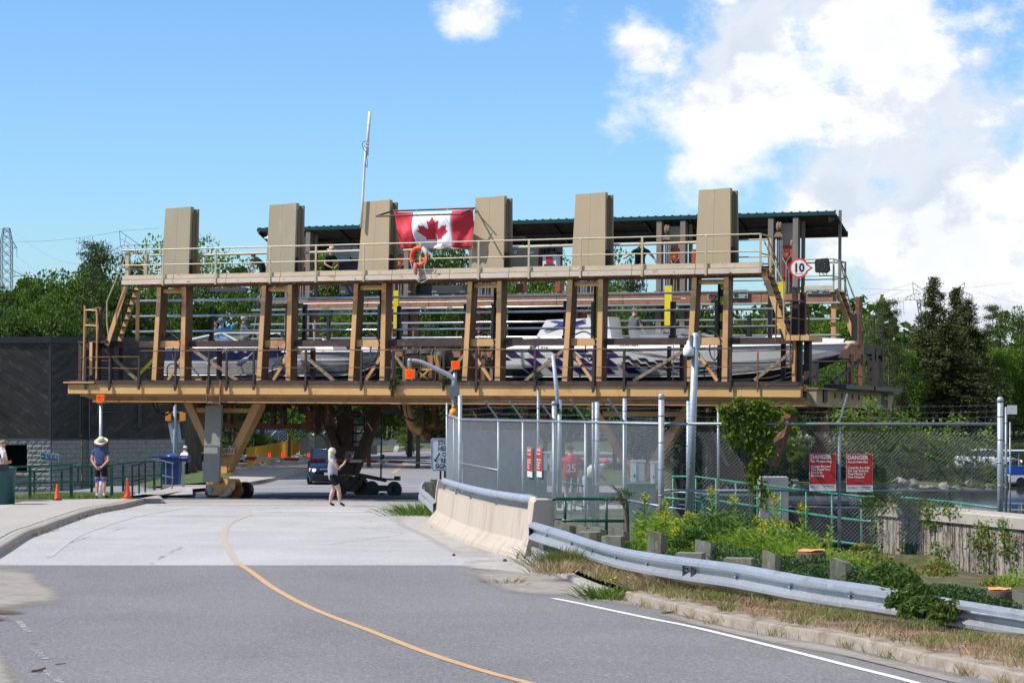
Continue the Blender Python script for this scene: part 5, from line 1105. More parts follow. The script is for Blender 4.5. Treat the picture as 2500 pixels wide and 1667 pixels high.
# round ten sign with arrow, mirror
sg=thing('speed_sign','round white sign with red rim reading 10 beside the right ladder','sign',CW(*CUV(1946,654,-.2)),CRZ)
R_=.272;b=MB();prof=[(R_*math.cos(a),R_*math.sin(a))for a in np.linspace(.35,2*math.pi-.35,34)]+[(R_+.13,0)]
def plate(pts,y,t,name,m_,par,off=(0,0)):
 b=MB();b.hexa([(x+off[0],y,z+off[1])for x,z in pts],[(x+off[0],y+t,z+off[1])for x,z in pts]);return b.build(name,m_,par)
plate(prof,0,.015,'rim_plate',flat('sign_red',(.75,.05,.03),.4),sg)
plate([(x*.82,z*.82)for x,z in prof],-.006,.005,'face_plate',m_white,sg)
text('lettering','10',.33,m_black,sg,(0,-.010,-.10),.012,'CENTER',.95);text('lettering','MAX km/h',.05,m_black,sg,(0,-.010,-.17))
mr=thing('convex_mirror_back','black rounded mirror back mounted on the far right railing','mirror',CW(*CUV(2003,649,7.2)),CRZ)
pts=[(-.23,-.16),(-.19,-.2),(.17,-.22),(.26,-.14),(.22,.2),(.17,.245),(-.18,.22),(-.24,.16)]
b=MB();b.hexa([(x,0,z)for x,z in pts],[(x*.9,-.06,z*.9)for x,z in pts][::1]);b.build('shell',m_blk,mr)
for x,z in((-.08,.1),(.05,.12),(.1,-.02),(-.1,-.03),(.0,-.1),(.02,.02),(-.05,.16),(.1,.06)):b=MB();b.box(x-.012,x+.012,-.07,-.058,z-.012,z+.012);b.build('rivet',m_wood,mr)
b=MB();b.tube([(-.1,.0,-.2),(-.06,.0,-.29)],.012,5);b.tube([(.1,.0,-.2),(.16,0,-.29)],.012,5);b.tube([(.0,.0,-.2),(.08,0,-.3)],.012,5);b.build('bracket',m_blk2,mr)
# information signs on the far side
def carsign(label,x0,x1,y0,y1,v,m_,cat='sign'):
 p,q=CUV(x0,y1,v),CUV(x1,y0,v);w,h=q.x-p.x,q.z-p.z;r=thing('information_sign',label,cat,CW(p.x,v,p.z),CRZ)
 b=MB();b.box(0,w,0,.03,0,h);b.build('panel',m_whited,r);b=MB();b.box(.015,w-.015,-.006,-.001,.015,h-.015);b.build('panel_face',m_,r);return r,w,h
m_sgn=flat('sign_dark_green',(.02,.075,.055),.5)
r,w,h=carsign('dark green sign with white no whistle symbol, between the legs of the sixth tower',1724,1782,711,731,7.18,m_sgn)
b=MB();b.lathe([(.0,-.01),(.1,-.01),(.1,0)],(.16,-.004,h/2),20,'y');b.build('symbol_disc',m_white,r);b=MB();b.tube([(.16+.088*math.cos(a),-.016,h/2+.088*math.sin(a))for a in np.linspace(0,6.28,24)],.01,4);b.tube([(.10,-.016,h/2+.06),(.22,-.016,h/2-.06)],.009,4);b.build('symbol_ring',m_red,r)
b=MB();b.box(.11,.17,-.018,-.012,h/2-.02,h/2+.02);b.ell((.19,-.015,h/2+.01),.035,.006,.03,8,4);b.build('symbol',m_black,r)
r,w,h=carsign('dark green fan sign reading Blower on, right of the sixth tower leg',1787,1821,706,728,7.18,m_sgn)
b=MB();b.lathe([(.0,-.01),(.1,-.01),(.1,0)],(.02,-.004,h/2),20,'y');b.build('symbol_disc',m_white,r)
for k in range(5):
 a=k*1.257;b=MB();b.ell((.02+.05*math.cos(a),-.016,h/2+.05*math.sin(a)),.03,.004,.02,8,4);b.build('fan_blade',m_black,r)
text('lettering','Blower on\n\nVentilation\nouverte',.062,m_white,r,(.16,-.008,h-.07),.002,'LEFT')
r,w,h=carsign('long dark green bilingual sign on the far right fascia',1963,2022,705,717,7.2,m_sgn)
text('lettering','Please remain\nseated',.06,m_white,r,(.04,-.008,h-.06),.001,'LEFT');text('lettering','Veuillez rester\nassis',.06,m_white,r,(.42,-.008,h-.06),.001,'LEFT')
# --- boats --------------------------------------------------------
m_gel=mat('white_gelcoat',(.72,.73,.75),.25,var=.03,scale=3,spec=.6);m_gelg=mat('grey_gelcoat',(.40,.41,.42),.3,var=.05,scale=3,spec=.5);m_blu=flat('deep_blue_stripe',(.012,.015,.085),.3);m_dhull=flat('dark_hull',(.02,.018,.04),.35)
def hull(name,label,u0,u1,v0,zk,zd,hw,rake=.8,stern=.0,stripes=None,m_=m_gel,sheer=.0,m_low=None):
 """hull lofted from stern u0 to bow u1"""
 r=thing(name,label,'boat',CW(u0,v0,zk),CRZ);n=18;L=u1-u0;secs=[]
 for i in range(n+1):
  t=i/n;tt=t**2.2;w=hw*(1-tt**1.6)*(.92+.08*min(1,t*4))if t<1 else 0.01;w=max(w,.02)
  kz=(zd-zk)*(.0+1.0*max(0,(t-.55)/.45)**2.4*.93);dz=(zd-zk)+sheer*(t**2)
  x=L*t-(stern*(1-t)**6)
  secs.append((x,w,kz,dz,t))
 def ring(x,w,kz,dz,t):
  ch=kz+(dz-kz)*.35
  xk=x-rake*t**6*0
  return[(xk,0,kz),(x,-w*.55,kz+(ch-kz)*.6),(x,-w*.86,ch),(x,-w*.90,ch+.04),(x,-w*.98,ch+(dz-ch)*.45),(x,-w,dz-.10*(dz-kz)),(x,-w*.99,dz),(x,-w*.90,dz+.03),(x,0,dz+.08),(x,w*.9,dz+.03),(x,w,dz),(x,w*.98,ch+(dz-ch)*.45),(x,w*.86,ch),(x,w*.55,kz+(ch-kz)*.6)]
 b=MB();vs=[];k=14
 for s_ in secs:vs+=ring(*s_)
 fs=[(i*k+j,i*k+(j+1)%k,(i+1)*k+(j+1)%k,(i+1)*k+j)for i in range(n)for j in range(k)]+[tuple(range(k-1,-1,-1)),tuple(n*k+j for j in range(k))]
 b.add(vs,fs);b.m=[(1 if(j in(0,1,12,13))else 0)for i in range(n)for j in range(k)]+[0,0]
 b.build('hull',[m_,m_low or m_],r,False)
 def side(x,f):
  t=min(max(x/L,0),.995);i=min(int(t*n),n-1);a,c=secs[i],secs[i+1];q=t*n-i;w=a[1]+(c[1]-a[1])*q;kz=a[2]+(c[2]-a[2])*q;dz=a[3]+(c[3]-a[3])*q;ch=kz+(dz-kz)*.35
  z=ch+(dz-ch)*f;ww=w*(.90+.09*min(1,f*2.0))
  return Vector((x,-ww-.012,z))
 def stripe(nm,pts,mm_):
  """pts: (x, f_low, f_high)"""
  A=[side(x,a)for x,a,c in pts];B=[side(x,c)for x,a,c in pts];b=MB();b.strip(A,B);return b.build(nm,mm_,r)
  # sprays
 for f in(.0,):
  b=MB();b.tube([side(L*t_,-.02)for t_ in np.linspace(.02,.9,12)],.02,5);b.build('spray_rail',m_gelg,r)
 for q in(.3,.6):
  b=MB();P_=[]
  for t_ in np.linspace(.03,.85,12):
   i=min(int(t_*n),n-1);a=secs[i];ch=a[2]+(a[3]-a[2])*.35;P_.append((L*t_,-a[1]*(.55*q+.3*q+.1),a[2]+(ch-a[2])*(q+.08)))
  b.tube(P_,.018,4);b.build('strake',m_whited,r)
 b=MB();b.tube([side(L*t_,1.0)+Vector((0,-.01,0))for t_ in np.linspace(0,.99,16)],.03,5);b.build('rub_rail',m_white,r)
 return r,L,side,stripe
 # left white and blue cruiser
u0,u1=U(421,3.2),U(655,3.2)
r,L,side,stripe=hull('cabin_cruiser','white cruiser with deep blue stripe and raised windscreen in the left bay',u0-.1,u1+1.6,3.4,3.5,4.82,1.15)
xs_=np.linspace(.05,L*.97,16);stripe('blue_stripe',[(x,.55,.88)for x in xs_],m_blu)
b=MB();b.hexa([(.6,-.9,1.36),(3.4,-.8,1.42),(3.4,.8,1.42),(.6,.9,1.36)],[(.7,-.85,1.46),(3.3,-.7,1.52),(3.3,.7,1.52),(.7,.85,1.46)]);b.build('deck',m_gel,r)
w0=1.35
for a,c in(((w0-.9,-.78,1.50),(w0+.9,-.72,1.82)),((w0+.9,-.72,1.82),(w0+1.5,-.7,1.52)),((w0+.9,-.72,1.82),(w0+2.3,-.6,1.80)),((w0-.9,-.78,1.50),(w0+2.0,-.65,1.52)),((w0+.9,.72,1.82),(w0+2.3,.6,1.80))):
 b=MB();b.beam(a,c,.05,.05);b.build('windscreen_frame',m_white,r)
b=MB();b.add([(w0-.8,-.765,1.52),(w0+1.4,-.69,1.54),(w0+2.0,-.64,1.78),(w0+.9,-.71,1.8)],[(0,1,2,3)]);b.build('windscreen_glass',m_glass,r)
for px,a in((515,-.25),(588,.5)):
 q=CUV(px,878,2.1)-Vector((u0-.1,3.4,3.5));b=MB();b.tube([q+Vector((-.2,0,-.12-.0*a)),q+Vector((-.12,0,-.1)),q+Vector((.1,0,.02)),q+Vector((.2,0,.1))],[.03,.085,.085,.03],8);b.build('fender',m_white,r,True)
 b=MB();b.tube([q+Vector((.2,0,.1)),q+Vector((.5,.1,.42))],.01,4);b.build('fender_line',m_whited,r)
 # middle grey boat
u0,u1=U(742,3.6),U(930,3.6)
r,L,side,stripe=hull('runabout','grey striped runabout with white seats in the second bay',u0-.9,u1+.3,3.9,3.55,4.70,1.1,m_=m_gelg,m_low=m_dtrim)
for f0,f1,mm_ in((.1,.16,m_dtrim),(.3,.35,m_dtrim),(.62,.72,m_whited)):stripe('hull_stripe',[(x,f0,f1)for x in np.linspace(.05,L*.95,14)],mm_)
b=MB();b.hexa([(1.3,-.6,1.15),(2.1,-.6,1.15),(2.1,.4,1.15),(1.3,.4,1.15)],[(1.35,-.5,1.45),(2.0,-.5,1.40),(2.0,.3,1.40),(1.35,.3,1.45)]);b.build('seat',m_white,r,False);b=MB();b.hexa([(2.7,-.7,1.15),(3.5,-.6,1.15),(3.5,.6,1.15),(2.7,.7,1.15)],[(2.8,-.6,1.50),(2.95,-.5,1.50),(2.95,.5,1.50),(2.8,.6,1.50)]);b.build('seat',m_gel,r)
text('registration','1450',.15,m_white,r,tuple(side(L*.86,.3)+Vector((-.3,-.02,0))),.002,'LEFT')
b=MB();q=CUV(764,832,2.7)-Vector((u0-.9,3.9,3.55));q2=CUV(761,790,2.7)-Vector((u0-.9,3.9,3.55));b.tube([q,q2],.014,5);b.ell(q2,.03,.03,.03,8,4);b.build('stern_light',m_white,r)
# long racing boat
u0,u1=U(1240,3.8),U(2078,3.8)
r,L,side,stripe=hull('racing_powerboat','long white offshore powerboat with purple checkered flag graphics and pointed bow',u0,u1,4.1,3.50,4.74,1.25,stern=-.0,m_low=m_dtrim,sheer=.16)  # dark lower hull: the shadow under the boat is put into its colour
m_pur=flat('dark_purple_graphic',(.035,.012,.085),.3);m_blg=flat('blue_graphic',(.05,.06,.30),.3);m_blkg=flat('black_graphic',(.012,.012,.02),.3)
def quad4(nm,xa,fa_,xb,fb_,xc,fc_,xd,fd_,mm_,off=0.0):
 b=MB();b.add([side(xa,fa_)+Vector((0,-off,0)),side(xb,fb_)+Vector((0,-off,0)),side(xc,fc_)+Vector((0,-off,0)),side(xd,fd_)+Vector((0,-off,0))],[(0,1,2,3)]);return b.build(nm,mm_,r)
for row in range(3):
 for c_ in range(9):
  if(row+c_)%2:continue
  f1=.98-row*.3;f0=f1-.28;sh=row*.32;x=.15+c_*.40+sh;w=.38
  quad4('checker_square',x+.30,f0,x+.30+w,f0,x+w,f1,x,f1,m_pur)
quad4('checker_square',.02,-.02,1.15,-.02,.35,.72,.02,.72,m_blkg,.003)
for row in range(4):
 for c_ in range(12):
  if(row+c_)%2:continue
  t_=c_/12;x=4.05+c_*.26;f_top=.74-.5*t_;hh=.11*(1-t_*.5);f1=f_top-row*hh;quad4('checker_square',x+.1,f1-hh,x+.36,f1-hh,x+.26,f1,x,f1,m_blkg)
for k,(a,c)in enumerate(((.94,.05),(.89,.03),(.84,.02))):
 P_=[(4.05+x,a*math.exp(-x*.33)+.10,a*math.exp(-x*.33)+.115)for x in np.linspace(0,5.6,18)];stripe('pin_stripe',P_,m_blkg)
for f in(.0,.05,.10):stripe('pin_stripe',[(x,f,f+.018)for x in np.linspace(4.6,L*.93,18)],m_blkg)
quad4('blue_splash',2.7,.1,3.6,.25,4.3,.75,3.1,.66,m_blg,.002);quad4('blue_splash',2.9,.5,3.9,.35,3.7,.6,3.3,.3,m_pur,.004)
text('hull_lettering','8.2 Litre',.15,m_black,r,tuple(side(1.1,1.02)+Vector((0,-.03,.0))),.004,'LEFT',1.2)
text('hull_lettering','OUNTAIN',.10,m_black,r,tuple(side(L*.42,1.03)+Vector((-.55,-.02,.04))),.004,'LEFT',1.3)
text('bow_number','950',.11,m_black,r,tuple(side(L*.80,.78)+Vector((0,-.05,0))),.003,'LEFT',1.2)
b=MB();q=side(L*.865,.66);b.ell(q+Vector((0,-.02,0)),.14,.02,.05,14,5);b.build('nav_light',m_whited,r,True)
# deck, engine hatch with fin, cockpit, screen
zd=1.24
b=MB();
secs=[(.05,.0,1.0,.0),(1.0,.22,1.05,.2),(3.3,.30,1.0,.3),(5.6,.16,.95,.24),(7.5,.14,.8,.24),(9.2,.12,.5,.2),(L-.3,.05,.15,.1)]
vs=[]
for x,h0,w,h1 in secs:vs+=[(x,-w,zd+.02+.16*(x/L)**2),(x,-w*.85,zd+h0+.04+.16*(x/L)**2),(x,0,zd+h1+.05+.16*(x/L)**2),(x,w*.85,zd+h0+.04+.16*(x/L)**2),(x,w,zd+.02+.16*(x/L)**2)]
fs=[(i*5+j,i*5+j+1,(i+1)*5+j+1,(i+1)*5+j)for i in range(len(secs)-1)for j in range(4)];b.add(vs,fs);b.build('deck',m_gel,r,True)
b=MB();b.tube([(.75,-.9,zd+.36),(1.1,-.92,zd+.37),(2.3,-.9,zd+.38)],.03,5);b.build('grab_rail',m_chrome,r)
b=MB();b.hexa([(.95,-.55,zd+.3),(2.9,-.55,zd+.3),(2.9,.55,zd+.3),(.95,.55,zd+.3)],[(1.30,-.42,zd+.92),(2.75,-.42,zd+.96),(2.75,.42,zd+.96),(1.30,.42,zd+.92)]);b.build('engine_hatch',m_gel,r)
b=MB();b.add([(1.40,-.50,zd+.62),(1.75,-.455,zd+.80),(1.42,-.435,zd+.88),(1.60,-.43,zd+.90),(2.1,-.44,zd+.84),(2.5,-.435,zd+.90),(2.65,-.45,zd+.8),(2.35,-.46,zd+.74),(2.55,-.49,zd+.62),(2.1,-.475,zd+.70)],[tuple(range(10))]);o=b.build('hatch_graphic',m_blg,r);o.location.y=-.012
b=MB();b.add([(1.3,-.52,zd+.56),(2.6,-.44,zd+.9),(2.62,-.43,zd+.94),(1.28,-.51,zd+.6)],[(0,1,2,3)]);o=b.build('hatch_graphic',m_pur,r);o.location.y=-.02
b=MB();b.hexa([(2.95,-.5,zd+.2),(3.5,-.5,zd+.2),(3.5,.5,zd+.2),(2.95,.5,zd+.2)],[(2.9,-.45,zd+.98),(3.35,-.45,zd+1.0),(3.35,.45,zd+1.0),(2.9,.45,zd+.98)]);b.build('bolster_seat',m_gel,r)
b=MB();b.hexa([(3.75,-.86,zd+.24),(6.3,-.7,zd+.26),(6.3,.7,zd+.26),(3.75,.86,zd+.24)],[(4.35,-.7,zd+.30),(5.7,-.55,zd+.50),(5.7,.55,zd+.50),(4.35,.7,zd+.30)]);b.build('cockpit_cover',m_dtrim,r)
b=MB();b.add([(4.2,-.8,zd+.27),(5.9,-.72,zd+.30),(5.5,-.6,zd+.62),(4.1,-.72,zd+.58)],[(0,1,2,3)]);b.add([(5.9,-.72,zd+.30),(6.6,0,zd+.36),(5.9,0,zd+.64),(5.5,-.6,zd+.62)],[(0,1,2,3)]);b.build('windscreen_glass',m_glass,r)
b=MB();b.tube([(5.2,-.66,zd+.5),(6.9,-.5,zd+.30)],.03,5);b.tube([(5.3,0,zd+.62),(6.6,-.3,zd+.34)],.025,5);b.build('folded_top',m_blk,r)
b=MB();b.tube([(-.05,-.3,.55),(-.45,-.3,.35),(-.55,-.3,.1)],[.12,.1,.06],8);b.lathe([(.03,-.04),(.16,0),(.03,.04)],(-.5,-.3,.0),8,'x');b.build('stern_drive',m_blk2,r)
b=MB();b.box(-.35,-.12,-.5,-.2,.42,.46);b.build('trim_tab',m_whited,r)
b=MB();b.tube([(L-2.0,-.35,zd+.28),(L-1.7,-.3,zd+.34),(L-1.1,-.2,zd+.32)],.025,6);b.ell((L-2.2,-.2,zd+.34),.5,.25,.07,12,5);b.build('bow_hatch',m_gel,r,True)
# ================================================================ left: building, rails, signals
def clip_poly(pts,x0,x1,z0,z1):
 def cl(ps,f):
  out=[]
  for i in range(len(ps)):
   a,c=ps[i],ps[(i+1)%len(ps)];fa_,fc_=f(a),f(c)
   if fa_>=0:out.append(a)
   if fa_*fc_<0:t=fa_/(fa_-fc_);out.append((a[0]+(c[0]-a[0])*t,a[1]+(c[1]-a[1])*t))
  return out
 for f in(lambda p:p[0]-x0,lambda p:x1-p[0],lambda p:p[1]-z0,lambda p:z1-p[1]):
  if len(pts)<3:return[]
  pts=cl(pts,f)
 return pts
bd=thing('timber_clad_building','dark building with diagonal charred boards over grey split block base','building',(X_(125,97),97,-1.35))
bo=Vector((X_(125,97),97,-1.35));BT=Z_(822,97)-bo.z;BB=Z_(1073,97)-bo.z
def wall(p0,ang,L,holes=(),diag=1,tag_=''):
 """wall starting at local p0 running at angle ang, boards on top, blocks below; front is to the right of the direction"""
 d=Vector((math.cos(ang),math.sin(ang),0));nrm=Vector((d.y,-d.x,0))
 def W3(x,z,o):return p0+d*x+nrm*o+Vector((0,0,z))
 b=MB();b.hexa([W3(0,-.6,-.25),W3(L,-.6,-.25),W3(L,-.6,-.04),W3(0,-.6,-.04)],[W3(0,BT-.05,-.25),W3(L,BT-.05,-.25),W3(L,BT-.05,-.04),W3(0,BT-.05,-.04)])
 if holes:
  b=MB();hx0,hx1,hz0,hz1=holes[0]
  for(x0,x1,z0,z1)in((0,hx0,-.6,BT-.05),(hx1,L,-.6,BT-.05),(hx0,hx1,-.6,hz0),(hx0,hx1,hz1,BT-.05)):
   if x1-x0>.01:b.hexa([W3(x0,z0,-.25),W3(x1,z0,-.25),W3(x1,z0,-.04),W3(x0,z0,-.04)],[W3(x0,z1,-.25),W3(x1,z1,-.25),W3(x1,z1,-.04),W3(x0,z1,-.04)])
 b.build('wall',m_mortar,bd)
 # diagonal boards
 w=.185;sl=.72;n_=math.hypot(1,sl);k=-40
 c0=BB+.02 if diag>0 else BB+.02
 z=BB-sl*L-1.0 if diag<0 else BB-1
 zz=BB-sl*L-1
 while zz<BT+sl*L+1:
  step=w*n_;
  if diag>0:pts=[(-1,zz+sl*(-1)),(L+1,zz+sl*(L+1)),(L+1,zz+sl*(L+1)+step*.97),(-1,zz-sl+step*.97)]
  else:pts=[(-1,zz+sl*1),(L+1,zz-sl*(L+1)),(L+1,zz-sl*(L+1)+step*.97),(-1,zz+sl+step*.97)]
  ps=clip_poly(pts,.02,L-.02,BB+.05,BT-.28)
  if len(ps)>2 and max(p[0]for p in ps)-min(p[0]for p in ps)>.05:
   o=.0+rand(0,.012)
   # each board leans out a little at its lower edge
   b=MB();b.hexa([tuple(W3(x,zz_,-.035))for x,zz_ in ps][::-1],[tuple(W3(x,zz_,o+.012))for x,zz_ in ps][::-1]);b.build('board',m_plank,bd)
  zz+=step
 b=MB();b.hexa([W3(-.05,BT-.26,-.1),W3(L+.02,BT-.26,-.1),W3(L+.02,BT-.26,.07),W3(-.05,BT-.26,.07)],[W3(-.05,BT,-.1),W3(L+.02,BT,-.1),W3(L+.02,BT,.09),W3(-.05,BT,.09)]);b.build('roof_edge',m_dtrim,bd)
 b=MB();b.hexa([W3(0,BB-.02,-.04),W3(L,BB-.02,-.04),W3(L,BB-.02,.05),W3(0,BB-.02,.05)],[W3(0,BB+.04,-.04),W3(L,BB+.04,-.04),W3(L,BB+.04,.03),W3(0,BB+.04,.03)]);b.build('drip_edge',m_dtrim,bd)
 b=MB();b.hexa([W3(L-.1,BB+.05,-.04),W3(L+.0,BB+.05,-.04),W3(L+.0,BB+.05,.045),W3(L-.1,BB+.05,.045)],[W3(L-.1,BT-.26,-.04),W3(L+.0,BT-.26,-.04),W3(L+.0,BT-.26,.045),W3(L-.1,BT-.26,.045)]);b.build('corner_board',m_dtrim,bd)
 # split face blocks share one mesh
 me=MB();me.hexa([(.0,0,0),(.393,0,0),(.393,.045,0),(0,.045,0)],[(0,0,.193),(.393,0,.193),(.393,.045,.193),(0,.045,.193)])
 vs=[Vector(v)for v in me.v];bm_=bpy.data.meshes.new('concrete_block');
 gx,gz=5,3;V=[];Fq=[]
 for j in range(gz+1):
  for i in range(gx+1):
   e=0 if i in(0,gx)or j in(0,gz)else rand(.006,.026);V.append((.393*i/gx,-.012-e,.193*j/gz))
 for j in range(gz):
  for i in range(gx):q=j*(gx+1)+i;Fq.append((q,q+1,q+gx+2,q+gx+1))
 nb=len(V);V+=[(0,.04,0),(.393,.04,0),(.393,.04,.193),(0,.04,.193)]
 Fq+=[tuple([nb+1,nb]+list(range(0,gx+1))),tuple([nb+3,nb+2]+list(range((gz+1)*(gx+1)-1,gz*(gx+1)-1,-1)))]
 Fq+=[tuple([nb,nb+3]+[gz*(gx+1)-j*(gx+1)for j in range(gz+1)]),tuple([nb+2,nb+1]+[gx+j*(gx+1)for j in range(gz+1)])]
 bm_.from_pydata(V,[],Fq);bm_.materials.append(m_block);bm_.update()
 r_i=0;z=BB-.2-.02
 while z>.0:
  x=-.2 if r_i%2 else 0.0
  while x<L-.05:
   x0,x1=max(x,0),min(x+.4,L);ok=x1-x0>.1
   for(hx0,hx1,hz0,hz1)in holes:
    if x1>hx0+.03 and x0<hx1-.03 and z+.1>hz0 and z+.1<hz1:
     if x0<hx0-.08:x1=hx0
     elif x1>hx1+.08:x0=hx1
     else:ok=False
   if ok:
    o=link('concrete_block',bm_,bd,W3(x0+.004,z,.012),(0,0,ang),((x1-x0-.007)/.393,1,1))
   x+=.4
  z-=.2;r_i+=1
 return p0+d*L
LL=9.0
wall(Vector((-LL,0,0)),0.0,LL,holes=((LL-X_(125,97)+X_(10,97)-.02+.0,LL-(X_(125,97)-X_(66,97)),Z_(1159,97)-bo.z,Z_(1083.5,97)-bo.z),),diag=-1)
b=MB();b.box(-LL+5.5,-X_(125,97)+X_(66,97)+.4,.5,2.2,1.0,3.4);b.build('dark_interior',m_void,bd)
wx=X_(66,97)-X_(125,97)
b=MB();b.box(wx-1.2,wx,-.07,.25,Z_(1160,97)-bo.z-.04,Z_(1160,97)-bo.z+.01);b.build('window_sill',m_mortar,bd);b=MB();b.box(wx-.8,wx-.1,-.12,-.075,Z_(1160,97)-bo.z-.02,Z_(1160,97)-bo.z+.05);b.build('sill_box',m_brown,bd)
a2=math.radians(13)
L1=1.25
e1=wall(Vector((0.02,.01,0)),a2,L1,diag=1);e1b=wall(e1+Vector((.0,.22,0)),a2,.34,diag=1);e2=wall(e1b+Vector((0,-.22,0)),a2,3.75,diag=1)
e3=wall(e2+Vector((0,.0,0)),a2,.35,diag=1)
b=MB();b.hexa([(-LL,0,BT-.1),(0,0,BT-.1),(e3.x,e3.y,BT-.1),(e3.x,14,BT-.1),(-LL,14,BT-.1)],[(-LL,0,BT-.02),(0,0,BT-.02),(e3.x,e3.y,BT-.02),(e3.x,14,BT-.02),(-LL,14,BT-.02)]);b.build('roof',m_dtrim,bd)
b=MB();b.hexa([(e3.x-.2,e3.y,-.6),(e3.x,e3.y,-.6),(e3.x,14,-.6),(e3.x-.2,14,-.6)],[(e3.x-.2,e3.y,BT-.2),(e3.x,e3.y,BT-.2),(e3.x,14,BT-.2),(e3.x-.2,14,BT-.2)]);b.build('end_wall',m_plank,bd)
# louvre vents and service door on the shaded wall
def on_wall(px,py):
# point on the shaded wall plane
 r=(px-CX)/F;c_,s_=math.cos(a2),math.sin(a2);t=(r*97-bo.x)/(c_-r*s_);Y=97+t*s_;return Vector((t*c_,t*s_,EYE-(py-HY)/F*Y-bo.z))
for(x0,x1,y0,y1,n_)in((237,293,878,926,6),(237,292,982,1010,4)):
 for k in range(n_):
  p,q=on_wall(x0,y0+(y1-y0)*k/n_),on_wall(x1,y0+(y1-y0)*(k+.55)/n_);nr=Vector((math.sin(a2),-math.cos(a2),0));b=MB()
  b.hexa([p+nr*.05,q.xy.to_3d()+Vector((0,0,p.z))+nr*.05,q.xy.to_3d()+Vector((0,0,p.z))+nr*.07,p+nr*.07],[Vector((p.x,p.y,q.z))+nr*.10,q+nr*.10,q+nr*.12,Vector((p.x,p.y,q.z))+nr*.12]);b.build('louvre',m_dtrim,bd)
p,q=on_wall(236,1074),on_wall(264,1200);nr=Vector((math.sin(a2),-math.cos(a2),0));b=MB();b.hexa([Vector((p.x,p.y,q.z))+nr*.02,q+nr*.02,q+nr*.06,Vector((p.x,p.y,q.z))+nr*.06],[p+nr*.02,Vector((q.x,q.y,p.z))+nr*.02,Vector((q.x,q.y,p.z))+nr*.06,p+nr*.06]);b.build('door',m_rust,bd)
p,q=on_wall(337,975),on_wall(345,1045);b=MB();b.hexa([Vector((p.x,p.y,q.z))+nr*.03,q+nr*.03,q+nr*.2,Vector((p.x,p.y,q.z))+nr*.2],[p+nr*.03,Vector((q.x,q.y,p.z))+nr*.03,Vector((q.x,q.y,p.z))+nr*.2,p+nr*.2]);b.build('downpipe',m_dtrim,bd)
# --- green timber/steel railings ----------------------------------
def rail_fence(label,Y,tops,mids,posts,m_=m_grn,w=.08,tw=.07,cat='railing',name='green_railing',group=None,bottoms=None,round_=False):
 """tops/mids: lists of (px,py[,Y]); posts: (px, ytop, ybot, width m)"""
 def pt(p):return P(p[0],p[1],p[2]if len(p)>2 else Y)
 o=pt(tops[0]);r=thing(name,label,cat,o,group=group)
 for L_,nm in((tops,'top_rail'),)+tuple((q,'lower_rail')for q in mids):
  for a,c in zip(L_[:-1],L_[1:])if not round_ else((None,None),):
   b=MB()
   if round_:b.tube([pt(p)for p in L_],tw/2,8)
   else:b.beam(pt(a),pt(c),tw*.6,tw)
   b.build(nm,m_,r,round_,o)
 for p in posts:
  y_=p[4]if len(p)>4 else Y;a,c=P(p[0],p[1],y_),P(p[0],p[2],y_);b=MB();w_=p[3]
  if round_:b.tube([c,a],w_/2,8)
  else:b.box(a.x-w_/2,a.x+w_/2,a.y+.035,a.y+.035+w_*.8,c.z,a.z-.0)
  b.build('post',m_,r,round_,o)
 return r
rail_fence('thick dark green railing in front of the block wall, ending at a heavy post',70.9,[(20,1140),(178,1134)],[[(20,1181.5),(170,1176)]],[(72,1141,1222,.085),(173,1136,1219,.10),(-20,1141,1224,.085)],tw=.06,name='green_railing')
rail_fence('thinner dark green railing farther back along the block wall',84,[(10,1151,84),(118,1149.5,84),(178,1143,84)],[],[(31,1153,1203,.075),(83,1150,1203,.075),(150,1149,1203,.075)],tw=.05)
rail_fence('dark green railing just left of the man in the straw hat',76,[(180,1139),(272,1138)],[[(180,1178),(272,1173)],[(180,1183),(270,1182)]],[(190,1141,1179,.06),(223,1140,1202,.08),(272,1139,1215,.09,71.5)],tw=.05)
rail_fence('dark green railing running right from the man towards the blue bin',80,[(264,1136),(330,1128),(378,1126)],[[(272,1168),(330,1163),(400,1158)]],[(300,1134,1201,.085),(376,1127,1196,.085),(394,1127,1197,.07)],tw=.05)
rail_fence('short dark railing with three slanted posts beside the right cone',73.5,[(322,1135.5),(339,1133),(353,1128)],[[(326,1174),(353,1167)]],[(322.5,1136,1216,.055,71.3),(339,1133,1211,.05,72.8),(354,1129,1205,.05,74.4)],m_blk2,tw=.045)
rail_fence('grey topped rail with thin posts in front of the blue bin',79,[(372,1120),(396,1124),(424,1131)],[[(396,1160),(424,1166)]],[(404,1126,1198,.04),(420,1129,1198,.04),(447,1127,1188,.09)],m_galvd,tw=.05)
r=tag(MB().tube([P(10,1203,88),P(400,1203,88)],.03,6).tube([P(10,1207,88),P(400,1206.5,88)],.03,6).build('ground_pipes',m_galvd),'two thin grey pipes lying along the foot of the block wall','pipe')
# verge grass strip between pavement and wall
mb=MB();mb.strip([(X_(x,71.2),71.2,-.03)for x in(-500,60,200,310,318)],[(X_(x,74.5),74.5,Z_(y,74.5))for x,y in((-500,1205),(60,1207),(200,1205),(310,1203),(318,1203))]);tag(mb.build('verge',m_lawn),kind='structure')
mb=MB();mb.strip([(X_(x,86),86,Z_(y,86))for x,y in((322,1196),(392,1186),(470,1180),(560,1172))],[(X_(x,95),95,Z_(y,95))for x,y in((322,1186),(392,1168),(480,1150),(560,1140))]);tag(mb.build('verge',m_lawn),kind='structure')
mb=MB();mb.strip([(X_(x,71.5),71.5,.05)for x in(318,420,470)],[(X_(x,80),80,Z_(y,80))for x,y in((318,1202),(400,1197),(470,1190))]);tag(mb.build('path',m_aso),kind='structure')
